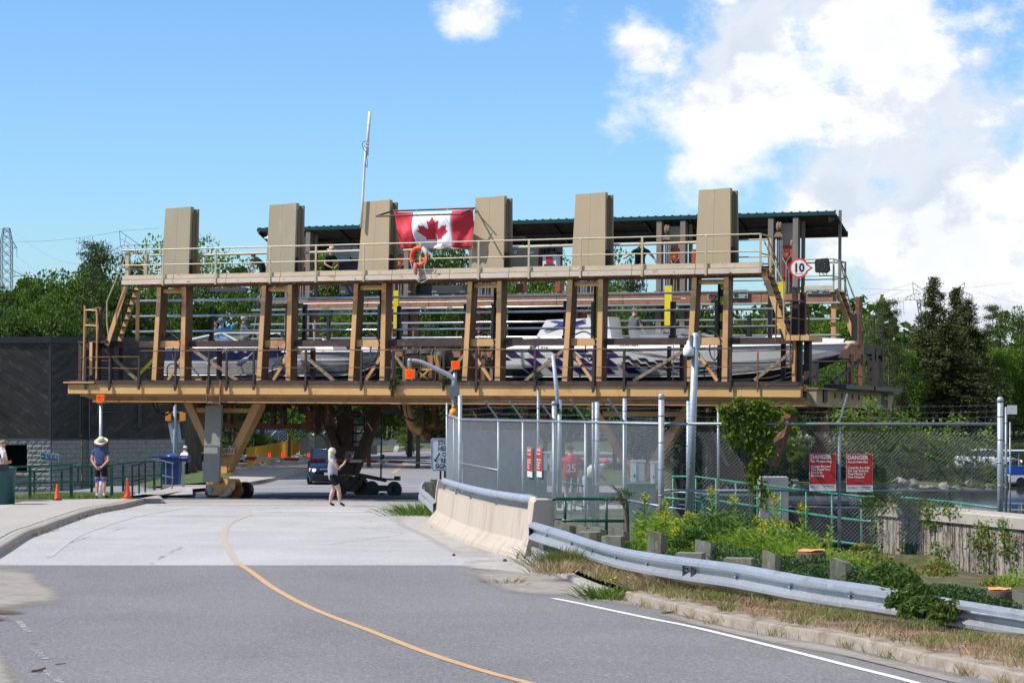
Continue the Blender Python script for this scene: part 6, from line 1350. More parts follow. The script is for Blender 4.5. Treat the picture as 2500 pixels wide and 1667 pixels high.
# --- cones --------------------------------------------------------
def cone(label,px,py,h,Y=None):
 g=G0(px,py,.155);r=thing('traffic_cone',label,'cone',g,rand(0,1),'orange traffic cones on the pavement edge')
 b=MB();b.lathe([(.19*h,.03),(.16*h,.12*h),(.045*h,h*.96),(.03*h,h)],(0,0,0),18);b.build('cone_body',m_orange,r,True)
 b=MB();b.box(-.21*h,.21*h,-.21*h,.21*h,0,.028);b.build('base',m_orange if px>250 else m_blk,r);return r
cone('clean bright orange traffic cone with a black base, left of the man in the hat',139.5,1220.5,.47,69.6);c2=cone('larger faded pinkish orange cone right of the man in the hat',310.5,1217,.62,70.0)
b=MB();b.lathe([(.028,.56),(.02,.635)],(0,0,0),10);b.build('dark_tip',m_rust,c2)
# left litter bin (green grey) at picture edge and bush
lb=thing('green_bin','teal green plastic bin at the left edge in front of the man in the cap','bin',G0(3,1230,.155));b=MB();b.lathe([(.36,0),(.40,.9),(.42,.92),(.42,.98),(.30,1.02)],(0,0,0),16);b.build('bin_body',mat('teal_plastic',(.02,.10,.11),.5,var=.15,scale=5,streak=.2),lb,True)
b=MB();b.box(-.3,.3,-.42,-.40,.9,1.1);b.build('bin_lid',m_blk2,lb)
# --- info sign ----------------------------------------------------
sg=thing('direction_sign','small green sign with white arrow and three blue pictograms on a thin post','sign',P(121,1203,82),0.12)
z0=Z_(1124,82)-Z_(1203,82);b=MB();b.tube([(0,0,0),(0,0,z0)],.025,6);b.build('post',m_galvd,sg)
b=MB();b.hexa([(-.33,-.04,z0+.03),(.33,-.04,z0-.04),(.33,-.02,z0-.04),(-.33,-.02,z0+.03)],[(-.33,-.04,z0+.31),(.33,-.04,z0+.24),(.33,-.02,z0+.24),(-.33,-.02,z0+.31)]);b.build('panel',m_white,sg)
m_sg2=flat('sign_green',(.0,.16,.11),.4);m_sb=flat('sign_blue',(.01,.07,.42),.4)
b=MB();b.hexa([(-.31,-.05,z0+.05),(.31,-.05,z0-.02),(.31,-.042,z0-.02),(-.31,-.042,z0+.05)],[(-.31,-.05,z0+.29),(.31,-.05,z0+.22),(.31,-.042,z0+.22),(-.31,-.042,z0+.29)]);b.build('panel_face',m_sg2,sg)
b=MB();zc=z0+.16;b.add([(-.29,-.055,zc),(-.25,-.055,zc+.04),(-.25,-.055,zc+.012),(-.20,-.055,zc+.012),(-.20,-.055,zc-.012),(-.25,-.055,zc-.012),(-.25,-.055,zc-.04)],[tuple(range(7))]);b.build('arrow',m_white,sg)
for k in range(3):
 x=-.155+k*.165;zc=z0+.155-k*.018;b=MB();b.box(x,x+.13,-.058,-.052,zc-.08,zc+.08);b.build('pictogram',m_white,sg);b=MB();b.box(x+.01,x+.12,-.064,-.059,zc-.07,zc+.07);b.build('pictogram_field',m_sb,sg)
 b=MB();b.ell((x+.05,-.066,zc+.035),.014,.003,.014,8,4);b.box(x+.035,x+.065,-.069,-.065,zc-.03,zc+.02);b.box(x+.05,x+.09,-.069,-.065,zc-.05+.02*k,zc-.03+.02*k);b.build('pictogram_figure',m_white,sg)
 # --- signals ------------------------------------------------------
def signal(root,p,w=.30,lit=True,org=(0,0,0),face=True):
 p=Vector(p)-Vector(org);b=MB();b.box(p.x-w/2,p.x+w/2,p.y,p.y+.22,p.z-w/2,p.z+w/2);h_=b.build('signal_head',m_sig,root)
 b=MB();R=w*.40;b.lathe([(R*.0,-.05),(R*.7,-.045),(R,-.01),(R,.0)],(p.x,p.y-.0,p.z),18,'y');b.build('lens',m_lens,h_,True)
 b=MB();nn=14
 for i in range(nn):
  a0=math.pi*(i/nn);a1=math.pi*((i+1)/nn);R2=R*1.08
  b.add([(p.x+R2*math.cos(a0),p.y-.13*math.sin(a0)**.5,p.z+R2*math.sin(a0)),(p.x+R2*math.cos(a1),p.y-.13*math.sin(a1)**.5 if a1<3.14 else p.y,p.z+R2*math.sin(a1)),(p.x+R2*math.cos(a1),p.y,p.z+R2*math.sin(a1)),(p.x+R2*math.cos(a0),p.y,p.z+R2*math.sin(a0))],[(0,1,2,3)])
 b.build('visor',m_sig,h_);return h_
o=P(245,1214,70.3);s1=thing('signal_post','grey pole with one red lamp in an orange box behind the hatted man','traffic light',o)
b=MB();b.tube([(0,0,0),(.02,0,Z_(985,70.3)-o.z)],.052,10);b.build('pole',m_galv,s1,True);b=MB();b.tube([(0,0,0),(0,0,.5)],.075,10);b.build('pole_sleeve',m_whited,s1,True)
signal(s1,(.03,-.16,Z_(973,70.3)-o.z),.25)
o=P(427,1190,86);s2=thing('signal_post','blue grey pole with two yellow signal heads and a blank sign back','traffic light',o)
b=MB();b.tube([(0,0,0),(.0,0,Z_(985,86)-o.z)],[.09,.06],10);b.build('pole',mat('blue_grey_paint',(.22,.29,.37),.5),s2,True)
for x in(411,446):
 p=P(x,1017,86)-o;b=MB();b.box(p.x-.10,p.x+.10,-.12,.12,p.z-.15,p.z+.15);b.lathe([(.1,-.14),(.1,-.02)],(p.x,-.1,p.z),10,'y');b.build('signal_head',m_sig,s2)
for y in(1006,1028):p=P(427,y,86)-o;b=MB();b.beam((-.3,0,p.z),(.3,0,p.z),.05,.04);b.build('bracket',m_sig,s2)
p=P(427,1055,86)-o;b=MB();b.hexa([(-.14,.06,p.z-.42),(.26,.06,p.z-.38),(.26,.08,p.z-.38),(-.14,.08,p.z-.42)],[(-.27,.06,p.z+.36),(.15,.06,p.z+.36),(.15,.08,p.z+.36),(-.27,.08,p.z+.36)]);b.build('sign_back',mat('sign_back_aluminium',(.45,.5,.53),.5,.3),s2)
# centre signal arm
o=P(1110,1180,60);s3=thing('signal_post','curved grey signal arm with two lit red lamps beside the mesh fence','traffic light',o)
def q3(px,py,dy=0):return P(px,py,60+dy)-o
b=MB();b.tube([(0,0,0),q3(1109,935),q3(1112,905)],[.085,.075,.05],10);b.build('pole',m_galvd,s3,True)
b=MB();pts=smooth_path([q3(1108,925),q3(1095,915),q3(1060,898),q3(1030,884),q3(1012,880),q3(1001,881)],5);b.tube(pts,[.07-.03*i/(len(pts)-1)for i in range(len(pts))],8);b.build('arm',m_galv,s3,True)
b=MB();b.tube([q3(1001,878),q3(1000,889),q3(1001,902)],.06,8);b.ell(q3(1001,881),.08,.08,.08,8,5);b.build('arm_elbow',m_galvd,s3,True)
signal(s3,q3(1000.5,913,-.15),.27);signal(s3,q3(1112,891.5,-.1),.235)
b=MB();a,c=q3(1097,941),q3(1122,967);b.box(a.x,c.x,-.25,-.02,c.z,a.z);b.build('control_box',mat('control_box_grey',(.17,.19,.21),.6,var=.05),s3)
b=MB();a,c=q3(1098,997),q3(1116,1018);b.ell(((a.x+c.x)/2,-.1,(a.z+c.z)/2),.11,.12,.13,12,8);b.box(a.x,c.x,-.05,.15,c.z,(a.z+c.z)/2);b.ell(((a.x+c.x)/2,-.1,a.z+.06),.035,.035,.05,8,4);b.build('warning_bell',m_sig,s3,True)
# --- STOP HERE sign -----------------------------------------------
o=P(1084,1190,61);st=thing('stop_here_sign','white sign reading STOP HERE ON RED SIGNAL with arrow, partly behind the mesh','sign',o)
def qs(px,py):return P(px,py,61)-o
b=MB();a,c=qs(1073,1148),qs(1083,1192);b.box(a.x,a.x+.05,.02,.07,-.1,a.z+.3);b.box(a.x+.12,a.x+.17,.02,.07,-.1,a.z+.3);b.build('post',m_blk2,st)
a,c=qs(1052,1069.5),qs(1118,1149);b=MB();rr=.04
cor=[(a.x+rr,c.z),(c.x-rr,c.z),(c.x,c.z+rr),(c.x,a.z-rr),(c.x-rr,a.z),(a.x+rr,a.z),(a.x,a.z-rr),(a.x,c.z+rr)]
b.hexa([(x,-.01,z)for x,z in cor],[(x,.01,z)for x,z in cor]);b.build('panel',flat('sign_white_blue',(.66,.72,.80),.4),st)
b=MB();i_=.02;cor2=[(x+(i_ if x<(a.x+c.x)/2 else-i_),z+(i_ if z<(a.z+c.z)/2 else-i_))for x,z in cor];b.tube([(x,-.014,z)for x,z in cor2],.006,4,False,True);b.build('border',m_black,st)
for t_,y,x in(('STOP',1086,1085),('HERE',1100,1085),('ON',1114.5,1090),('RED',1129,1088),('SIGNAL',1143,1085)):
 p=qs(x,y);text('lettering',t_,.175,m_black,st,(p.x,-.02,p.z),.005,'CENTER',.84)
pA,pB=qs(1074,1106),qs(1061,1127);d_=(pB-pA).normalized();nn_=Vector((-d_.z,0,d_.x));b=MB()
b.add([pA+nn_*.02+Vector((0,-.02,0)),pA-nn_*.02+Vector((0,-.02,0)),pB-nn_*.02-d_*.06+Vector((0,-.02,0)),pB-nn_*.055-d_*.06+Vector((0,-.02,0)),pB+Vector((0,-.02,0)),pB+nn_*.055-d_*.06+Vector((0,-.02,0)),pB+nn_*.02-d_*.06+Vector((0,-.02,0))],[tuple(range(7))]);b.build('arrow',m_black,st)
# --- gate arm -----------------------------------------------------
YG=74.5
o=P(540,1116,YG);ga=thing('gate_arm','long lowered barrier arm with red and white stripes and small red lamps','barrier arm',o)
def qg(px,py):return P(px,py,YG)-o
def gy(px):return 1117+(px-545)*(1128-1117)/(990-545)
cuts=[545,553,560,590,602,625,652,690,694,726,757,792,820,851,882,921,950,987,1017];cols_=[1,0,1,0,1,0,1,1,0,1,0,1,0,1,0,1,0,1]
cuts=[540,553,562,586,600,625,650,694,730,756,796,822,855,884,922,948,985]
for i in range(len(cuts)-1):
 a,c=cuts[i],cuts[i+1];red=i%2==0 if i<7 else i%2==1
 ha=.055-.012*(a-540)/450;sl_=.045;A=qg(a,gy(a));B=qg(c,gy(c));b=MB()
 if i in(5,6):red=False
 if i==5:continue
 if i==6:A=qg(625,gy(625))
 b.hexa([(A.x-sl_,-.03,A.z-ha),(B.x-sl_-.003,-.03,B.z-ha),(B.x-sl_-.003,.03,B.z-ha),(A.x-sl_,.03,A.z-ha)],[(A.x+sl_,-.03,A.z+ha),(B.x+sl_-.003,-.03,B.z+ha),(B.x+sl_-.003,.03,B.z+ha),(A.x+sl_,.03,A.z+ha)]);b.build('stripe',m_red if red else m_white,ga)
b=MB();b.tube([qg(985,gy(985)),qg(1052,1131)],.03,6);b.build('arm_tip',m_white,ga)
b=MB();A=qg(688,1122);b.box(A.x-.05,A.x+.05,-.07,.07,A.z-.07,A.z+.05);A=qg(935,1127);b.box(A.x-.06,A.x+.06,-.06,.06,A.z-.07,A.z+.05);b.build('sleeve',m_galv,ga)
for px,py,s_,lit in((658,1111,.8,1),(691,1110,1.1,1),(754,1111,.8,1),(935,1115,1.0,0)):
 A=qg(px,py);b=MB();b.lathe([(.02*s_,-.08),(.05*s_,-.07),(.055*s_,.05),(.045*s_,.07),(.0,.075)],A+Vector((0,0,.01)),12);b.build('arm_lamp',emis('arm_lamp_red',(.9,.03,.01),.9)if lit else flat('unlit_red_lamp',(.3,.01,.01),.3),ga,True)
 # --- far bits seen below the carriage -----------------------------
bar=[]
def barricade(x0,y0,x1,y1,h0,h1,label):
 """x,y: foot pixels at both ends"""
 A,B=G0(x0,y0),G0(x1,y1);z0,z1=float(zg(A.y))+.02,float(zg(B.y))+.02
 A.z+=.12;B.z+=.12
 r=thing('crowd_barricade',label,'barricade',A,0,'yellow crowd barricades in a row');o=A.copy();H0=1.0
 d=(B-A).normalized();nr=Vector((d.y,-d.x,0))
 b=MB();b.tube(smooth_path([A+Vector((0,0,.12)),A+Vector((0,0,H0-.06)),A+d*.08+Vector((0,0,H0)),B-d*.08+Vector((0,0,H0)),B+Vector((0,0,H0-.06)),B+Vector((0,0,.12))],3),.024,6);b.tube([A+Vector((0,0,.2)),B+Vector((0,0,.2))],.02,6);b.build('frame',m_ylb,r,False,o)
 L_=(B-A).length;n_=int(L_/.14)
 for i in range(1,n_):p=A.lerp(B,i/n_);b=MB();b.tube([p+Vector((0,0,.2)),p+Vector((0,0,H0))],.012,4);b.build('bar',m_ylb,r,False,o)
 for p in(A+d*.2,B-d*.2):b=MB();b.tube(smooth_path([p-nr*.35,p-nr*.18+Vector((0,0,.12)),p+Vector((0,0,.16)),p+nr*.18+Vector((0,0,.12)),p+nr*.35],3),.022,5);b.build('foot',m_ylb,r,False,o)
for i,a in enumerate(((603,1150,650,1141),(652,1140,697,1129),(699,1128,722,1121),(707,1123,728,1117),(727,1117,745,1110))):
 barricade(*a,0,0,('nearest yellow crowd barricade, left end of the row','second yellow crowd barricade from the left','third yellow crowd barricade from the left, shown edge on','fourth yellow crowd barricade, doubled behind the third','last yellow crowd barricade beside the concrete wall')[i])
 # blue litter bin cluster
o=P(428,1190,84);bb=thing('recycling_bin','dark blue recycling bin with a wide flap and domed lid near the rollator','bin',o);m_bb=flat('bin_blue',(.008,.03,.16),.4)
def qb(px,py):return P(px,py,84)-o
a,c=qb(399,1127),qb(441,1190);b=MB();b.hexa([(a.x+.04,-.3,0),(c.x-.04,-.3,0),(c.x-.04,.3,0),(a.x+.04,.3,0)],[(a.x,-.35,a.z),(c.x,-.35,a.z),(c.x,.35,a.z),(a.x,.35,a.z)]);b.build('bin_body',m_bb,bb)
a,c=qb(376,1114),qb(463,1117);b=MB();b.hexa([(a.x,-.4,a.z-.02),(c.x,-.4,a.z-.02),(c.x,.4,a.z-.02),(a.x,.4,a.z-.02)],[(a.x,-.4,a.z+.02),(c.x,-.4,a.z+.02),(c.x,.4,a.z+.02),(a.x,.4,a.z+.02)]);a2_,c2_=qb(392,1117),qb(463,1127);b.box(a2_.x,c2_.x,-.38,.38,c2_.z,a2_.z-.02);b.build('flap',m_bb,bb)
b=MB();b.ell(qb(420,1115),.26,.26,.13,14,5,0,1);b.build('dome_lid',flat('lid_blue',(.02,.09,.35),.35),bb,True)
b=MB();b.box(-.45,-.05,-.5,-.2,-.05,.12);b.box(.0,.3,-.5,-.2,-.05,.12);b.build('base_slab',m_conc2,bb)
# sedan
def sedan(name,label,loc,rz,paint,sc=1.0):
 r=thing(name,label,'car',loc,rz);hw=.90
 def ring(y,w,zb,zt):return[(-w,y,zb),(w,y,zb),(w,y,zt),(-w,y,zt)]
 secs=[(-2.30,.62,.34,.62),(-2.22,.80,.22,.70),(-1.95,.88,.18,.82),(-1.3,.90,.18,.92),(-.75,.91,.18,.98),(.6,.91,.18,1.0),(1.6,.90,.18,1.02),(2.2,.84,.22,.98),(2.3,.74,.35,.85)]
 vs=[]
 for y,w,zb,zt in secs:vs+=[(-w*.94,y,zb),(w*.94,y,zb),(w,y,zb+.25),(w*.98,y,zt-.12),(w*.86,y,zt),(-w*.86,y,zt),(-w*.98,y,zt-.12),(-w,y,zb+.25)]
 k=8;n_=len(secs);b=MB();b.add(vs,[(i*k+j,i*k+(j+1)%k,(i+1)*k+(j+1)%k,(i+1)*k+j)for i in range(n_-1)for j in range(k)]+[tuple(range(k-1,-1,-1)),tuple((n_-1)*k+j for j in range(k))]);b.build('body',paint,r,True)
 b=MB();b.hexa([(-.74,-.35,1.44),(.74,-.35,1.44),(.72,.85,1.43),(-.72,.85,1.43)],[(-.66,-.22,1.475),(.66,-.22,1.475),(.64,.75,1.465),(-.64,.75,1.465)]);b.build('roof',paint,r,True)
 b=MB();b.hexa([(-.80,-1.12,.97),(.80,-1.12,.97),(.80,1.75,1.0),(-.80,1.75,1.0)],[(-.70,-.34,1.44),(.70,-.34,1.44),(.68,.86,1.43),(-.68,.86,1.43)]);b.build('windows',m_dglass,r)
 for x in(-1,1):
  b=MB();b.beam((x*.80,-1.12,.98),(x*.71,-.34,1.45),.07,.05);b.beam((x*.80,1.75,1.01),(x*.69,.86,1.44),.09,.05);b.build('pillar',paint,r)
  b=MB();b.hexa([(x*.55,-2.26,.60),(x*.86,-2.06,.60),(x*.86,-2.0,.74),(x*.55,-2.2,.72)],[(x*.55,-2.20,.60),(x*.84,-2.0,.60),(x*.84,-1.95,.74),(x*.55,-2.14,.72)]);b.build('headlight_glass',m_greyl,r)
  b=MB();b.ell((x*.66,-2.25,.66),.075,.05,.065,10,6);b.build('headlight',emis('headlight_glow',(1,.85,.55),2.2),r,True)
  b=MB();b.ell((x*.99,-.78,1.02),.10,.08,.07,8,5);b.build('wing_mirror',paint,r,True)
  for y in(-1.42,1.42):
   b=MB();b.lathe([(.2,-.1),(.32,-.1),(.33,0),(.32,.1),(.2,.1)],(x*.82,y,.33),18,'x');w_=b.build('tyre',m_blk,r);b=MB();b.lathe([(.0,-.09),(.2,-.09),(.2,.09),(.0,.09)],(x*.83,y,.33),12,'x');b.build('rim',m_galv,w_)
 b=MB();b.box(-.42,.42,-2.34,-2.26,.58,.68);b.build('grille',m_blk2,r);b=MB();b.box(-.42,.42,-2.36,-2.33,.69,.72);b.build('grille_trim',m_chrome,r)
 b=MB();b.box(-.55,.55,-2.33,-2.25,.28,.44);b.build('air_intake',m_blk2,r);b=MB();b.box(-.25,.25,-2.36,-2.33,.46,.57);b.build('number_plate',m_white,r);return r
m_carp=mat('dark_blue_car_paint',(.012,.022,.06),.2,.4,var=.05,scale=2,spec=.7)
g=G0(812,1177);sedan('parked_car','dark blue sedan with headlights on waiting behind the gate arm',Vector((g.x,94.5,float(zg(94.5))+.01)),.10,m_carp)
g=G0(672,1130);sedan('parked_car','dark car roof parked behind the far chain link fence',Vector((X_(690,150),150,-.9)),1.4,flat('black_blue_car',(.01,.03,.06),.3))
# far concrete walls, rail, fence and small things
def slab(name,label,cat,x0,x1,y0,y1,Y,d,m_):
 a,c=P(x0,y0,Y),P(x1,y1,Y);o=Vector((a.x,Y,c.z));r=thing(name,label,cat,o);b=MB();b.box(0,c.x-a.x,0,d,0,a.z-c.z);b.build('body',m_,r);return r
slab('concrete_wall','pale concrete block wall end beside the yellow barricades','wall',732,764,1062,1109,128,1.0,m_conc2)
slab('concrete_wall','longer low grey concrete wall behind the dark blue car','wall',765,920,1063,1109,131,.4,m_conc2)
def gmesh(name,label,x0,x1,y0,y1,Y,npost,m_=m_galvd,sp=.22):
 a,c=P(x0,y0,Y),P(x1,y1,Y);o=Vector((a.x,Y,c.z));w,h=c.x-a.x,a.z-c.z;r=thing(name,label,'fence',o)
 b=MB();n_=int((w+h)/sp)
 for i in range(n_):
  t=i*sp
  for s_ in(0,1):
   x0_,x1_=t-h,t;z0_,z1_=0,h
   if x0_<0:z0_=-x0_;x0_=0
   if x1_>w:z1_=h-(x1_-w);x1_=w
   if x1_<=x0_:continue
   if s_:b.tube([(w-x0_,0,z0_),(w-x1_,0,z1_)],.008,3,False)
   else:b.tube([(x0_,0,z0_),(x1_,0,z1_)],.008,3,False)
 tag(b.build('wire_mesh',m_,r),kind='stuff')
 for i in range(npost):x=w*i/(npost-1);b=MB();b.tube([(x,.03,0),(x,.03,h+.05)],.04,6);b.build('post',m_,r)
 b=MB();b.tube([(0,0,h),(w,0,h)],.03,6);b.build('top_rail',m_,r);b=MB();b.tube([(w*.15,.02,.1),(w*.5,.02,h)],.03,5);b.build('brace',m_galv,r);return r
gmesh('chain_link_fence','far chain link fence with diagonal braces left of the concrete wall',620,740,1045,1092,134,5)
gmesh('chain_link_fence','far chain link fence standing above the long concrete wall',762,935,1006,1063,136,6)
slab('dark_mesh_fence','low dark fabric covered fence at the far road bend','fence',965,1200,1071,1096,165,.05,m_dtrim)
slab('guardrail_end','short far guardrail section left of the pale boulders','guardrail',912,968,1073,1087,120,.1,m_guard)
slab('grey_service_building','plain grey building glimpsed below the carriage behind the far fence','building',560,700,985,1052,185,6,mat('mauve_wall',(.30,.25,.25),.8))
hs=slab('gabled_house','dusky gabled house behind the far chain link fence','house',700,930,1015,1075,200,8,mat('house_wall',(.34,.31,.30),.8))
w_=X_(930,200)-X_(700,200);b=MB();hz_=Z_(1015,200)-Z_(1075,200);b.hexa([(-.3,-.4,hz_),(w_+.3,-.4,hz_),(w_+.3,8.4,hz_),(-.3,8.4,hz_)],[(1.5,3.8,hz_+2.2),(w_-1.5,3.8,hz_+2.2),(w_-1.5,4.2,hz_+2.2),(1.5,4.2,hz_+2.2)]);b.build('roof',m_under,hs)
for i in range(4):b=MB();b.box(.8+i*2,1.6+i*2,-.03,.02,.8,1.7);b.build('window',m_dglass,hs)
slab('utility_cabinet','pale utility cabinet on a post near the far road bend','cabinet',942,965,1004,1034,140,.4,m_greyl)
for px,y0,y1,nm in((946,1034,1080,0),(958,1034,1080,1)):
 o=P(px,y1,140);tag(MB().tube([P(px,y1,140),P(px,y0,140)],.06,6).build('cabinet_post',m_wood),('left','right')[nm]+' wooden post under the pale utility cabinet','post')
for i in range(12):
 g=G0(rand(962,1005),rand(1096,1103));b=MB();b.ell((0,0,0),rand(.2,.45),.3,rand(.15,.3),7,4);o=b.build('boulder',m_conc2);o.location=g;o.rotation_euler=(rand(0,1),0,rand(0,3));tag(o,('pale grey boulder in the small heap at the far road bend'),'boulder','pale boulders heaped at the road bend')
 # chrome motorcycle near the bin
def motorcycle(label,loc,rz,s=1.0,col=m_blk2):
 r=thing('motorcycle',label,'motorcycle',loc,rz);r.scale=(s,s,s)
 for y in(-.75,.75):
  b=MB();b.lathe([(.24,-.05),(.31,-.06),(.33,0),(.31,.06),(.24,.05)],(0,y,.33),18,'x');t_=b.build('tyre',m_blk,r);b=MB();b.lathe([(.0,-.04),(.05,-.04),(.05,.04),(0,.04)],(0,y,.33),8,'x')
  for k in range(6):a=k*math.pi/6;b.tube([(0,y+.24*math.cos(a),.33+.24*math.sin(a)),(0,y-.24*math.cos(a),.33-.24*math.sin(a))],.008,3)
  b.build('spokes',m_chrome,t_)
 b=MB();b.ell((0,-.12,.80),.14,.30,.13,12,6);b.build('tank',col,r,True);b=MB();b.ell((0,.35,.76),.15,.32,.08,12,5);b.build('seat',m_blk,r,True)
 b=MB();b.box(-.16,.16,-.22,.2,.28,.62);b.ell((-.1,-.05,.52),.12,.14,.14,8,5);b.build('engine',m_chrome,r);b=MB();b.tube([(.1,-.1,.35),(.16,.2,.25),(.18,.95,.3)],.045,7);b.build('exhaust',m_chrome,r,True)
 for x in(-.09,.09):b=MB();b.tube([(x,-.78,.33),(x,-.45,.98)],.022,6);b.build('fork',m_chrome,r)
 b=MB();b.tube([(-.38,-.25,1.05),(-.2,-.42,1.05),(.2,-.42,1.05),(.38,-.25,1.05)],.016,5);b.build('handlebar',m_chrome,r);b=MB();b.ell((0,-.56,.92),.09,.08,.09,10,6);b.build('headlight',m_greyl,r,True)
 b=MB();b.hexa([(-.2,-.6,.98),(.2,-.6,.98),(.2,-.58,.98),(-.2,-.58,.98)],[(-.13,-.48,1.3),(.13,-.48,1.3),(.13,-.46,1.3),(-.13,-.46,1.3)]);b.build('windshield',m_glass,r);return r
g=G0(487,1137);motorcycle('chrome and black motorcycle parked behind the rollator',Vector((X_(487,104),104,float(zg(104))+.02)),1.2)
for i,px in enumerate((1748,1775,1862)):
 motorcycle(('dark touring motorcycle in the distant lot, left of three','red trimmed motorcycle in the distant lot behind the vine','white faired motorcycle in the distant lot next to a standing rider')[i],Vector((X_(px,272),272,Hs(X_(px,272),272)+.05)),.9+i*.5,1.5,(m_blk2,m_red,m_white)[i])
person('distant rider in blue jeans and pale jacket standing beside the motorcycles',Vector((X_(1888,274),274,Hs(X_(1888,274),274)+.03)),.5,[m_whc,m_jean,m_skin,m_jean,m_jean,m_shoe,m_whc,m_skin],None,1.8)
# ================================================================ right: barrier, guardrail, fences
# concrete barrier
bp=[G0(1060,1275),G0(1105,1300),G0(1160,1325),G0(1225,1352),G0(1290,1370)]
bp=[Vector((-1.82,52.6,0)),Vector((-1.42,48.6,0)),Vector((-.98,44.8,0)),Vector((-.45,41.2,0)),Vector((.22,37.9,0))]
o=Vector((bp[-1].x,bp[-1].y,float(zg(bp[-1].y))));cb=thing('concrete_barrier','beige concrete road barrier with a steel pipe rail on top','barrier',o)
sp_=smooth_path(bp,6)
def pathframes(pts,zf):
 out=[]
 for i,p in enumerate(pts):
  d=(pts[min(i+1,len(pts)-1)]-pts[max(i-1,0)]).normalized();s_=Vector((-d.y,d.x,0));q=Vector(p);q.z=zf(p.x,p.y);out.append((q,s_))
 return out
fr=pathframes(sp_,lambda x,y:float(zg(y)))
b=MB();b.sweep([(-.16,0),(-.14,.08),(.04,.30),(.10,.80),(.34,.80),(.36,0)],fr);b.build('barrier_wall',m_conc,cb,False,o)
for(q,s_),nm in((fr[0],'far'),(fr[-1],'near')):
 d=Vector((s_.y,-s_.x,0))
 b=MB();q2=q+d*(.22 if nm=='near' else-.1)
 pr=[(-.12,0),(-.10,.1),(.0,.5),(.06,.97),(.10,1.02),(.36,1.02),(.40,.97),(.40,0)]if nm=='near' else[(-.02,0),(.06,.8),(.10,1.0),(.30,1.0),(.34,0)]
 b.sweep(pr,[(q2-d*.22,s_),(q2+d*.22,s_)])if nm=='near' else b.sweep(pr,[(q-d*.2,s_),(q+d*.02,s_)]);b.build('end_block',m_conc,cb,False,o)
b=MB();b.tube([q+s_*.2+Vector((0,0,.99))for q,s_ in fr[1:-1]]+[fr[-1][0]+fr[-1][1]*.2+Vector((0,0,.97))],.07,12);b.build('pipe_rail',m_galv,cb,True,o)
for k in(2,7,12,18):
 q,s_=fr[k];b=MB();b.beam(q+s_*.16+Vector((0,0,.80)),q+s_*.2+Vector((0,0,.95)),.05,.1,(0,1,0));b.build('rail_bracket',m_galvd,cb,False,o)
 # W-beam guardrails
def wprof(h=.32):
 out=[(0,0),(-.03,.015),(-.09,.045),(-.09,.085),(-.01,.135),(-.01,.185),(-.09,.235),(-.09,.275),(-.03,.305),(0,h)]
 return out
def wbeam(name,label,pts,m_,cat='guardrail',seg=None):
 """pts: world points of the beam's bottom edge, face to the right of the direction"""
 o=Vector(pts[0]);r=thing(name,label,cat,o);sp=smooth_path(pts,8);fr=[]
 for i,p in enumerate(sp):
  d=(sp[min(i+1,len(sp)-1)]-sp[max(i-1,0)]);d.z=0;d.normalize();fr.append((p,Vector((-d.y,d.x,0))))
 n_=len(fr);cuts=seg or[0,n_-1]
 for a,c in zip(cuts[:-1],cuts[1:]):
  vs=[];fs=[];pr=wprof();k=len(pr);sub=fr[a:min(c+2,n_)]if c<n_-1 else fr[a:]
  for j,(p,s_)in enumerate(sub):
   lap=.006 if(a and j==0)else 0
   for x,z in pr:vs.append(p+s_*(x-lap)+Vector((0,0,z)))
   for x,z in pr[::-1]:vs.append(p+s_*(x-lap+.005)+Vector((0,0,z-(.004 if z>.16 else-.004))))
  K=2*k;fs=[(i*K+j,i*K+(j+1)%K,(i+1)*K+(j+1)%K,(i+1)*K+j)for i in range(len(sub)-1)for j in range(K)]+[tuple(range(K-1,-1,-1)),tuple((len(sub)-1)*K+j for j in range(K))]
  b=MB();b.add(vs,fs);o_=b.build('rail_beam',m_,r,False,o);o_.data.polygons.foreach_set('use_smooth',[True]*len(o_.data.polygons));
  md=o_.modifiers.new('e','EDGE_SPLIT');md.split_angle=math.radians(50)
 return r,fr,o
gpts=[((1303,36.6),1321),((1380,35.0),1346),((1449,33.6),1371),((1530,31.2),1395),((1647,28.6),1418),((1800,27.0),1441),((1979,25.8),1475),((2176,24.8),1505),((2340,24.2),1536),((2560,23.6),1572)]
gpts=[Vector((X_(a[0],a[1]),a[1],Z_(y,a[1])))for a,y in gpts]
gr,gfr,go=wbeam('guardrail','long curved corrugated steel guardrail along the right kerb',gpts,m_guard,seg=[0,34,56,72])
for i in range(4,len(gfr)-6,6):
 q,s_=gfr[i]
 for z in(.16,):b=MB();b.ell(q+s_*(-.028)+Vector((0,0,z)),.02,.02,.02,8,4);b.build('bolt',m_galvd,gr,True,go)
b=MB();q=[P(1297,1355,37.0),P(1360,1375,35.6),P(1420,1405,34.5)]
b.strip([Vector(p)+Vector((0,0,-.10))for p in q],[Vector(p)+Vector((0,0,.14))for p in q]);b.strip([Vector(p)+Vector((.02,.05,.14))for p in q],[Vector(p)+Vector((.02,.05,-.10))for p in q]);b.build('lower_channel',m_guard,gr,False,go)
m_post=mat('weathered_green_grey_post',(.20,.205,.16),.9,var=.2,scale=2.5,streak=.3,col2=(.12,.11,.085),thr=(.5,.64),scale2=3,col3=(.30,.29,.24),thr3=(.55,.7),bump=.006)
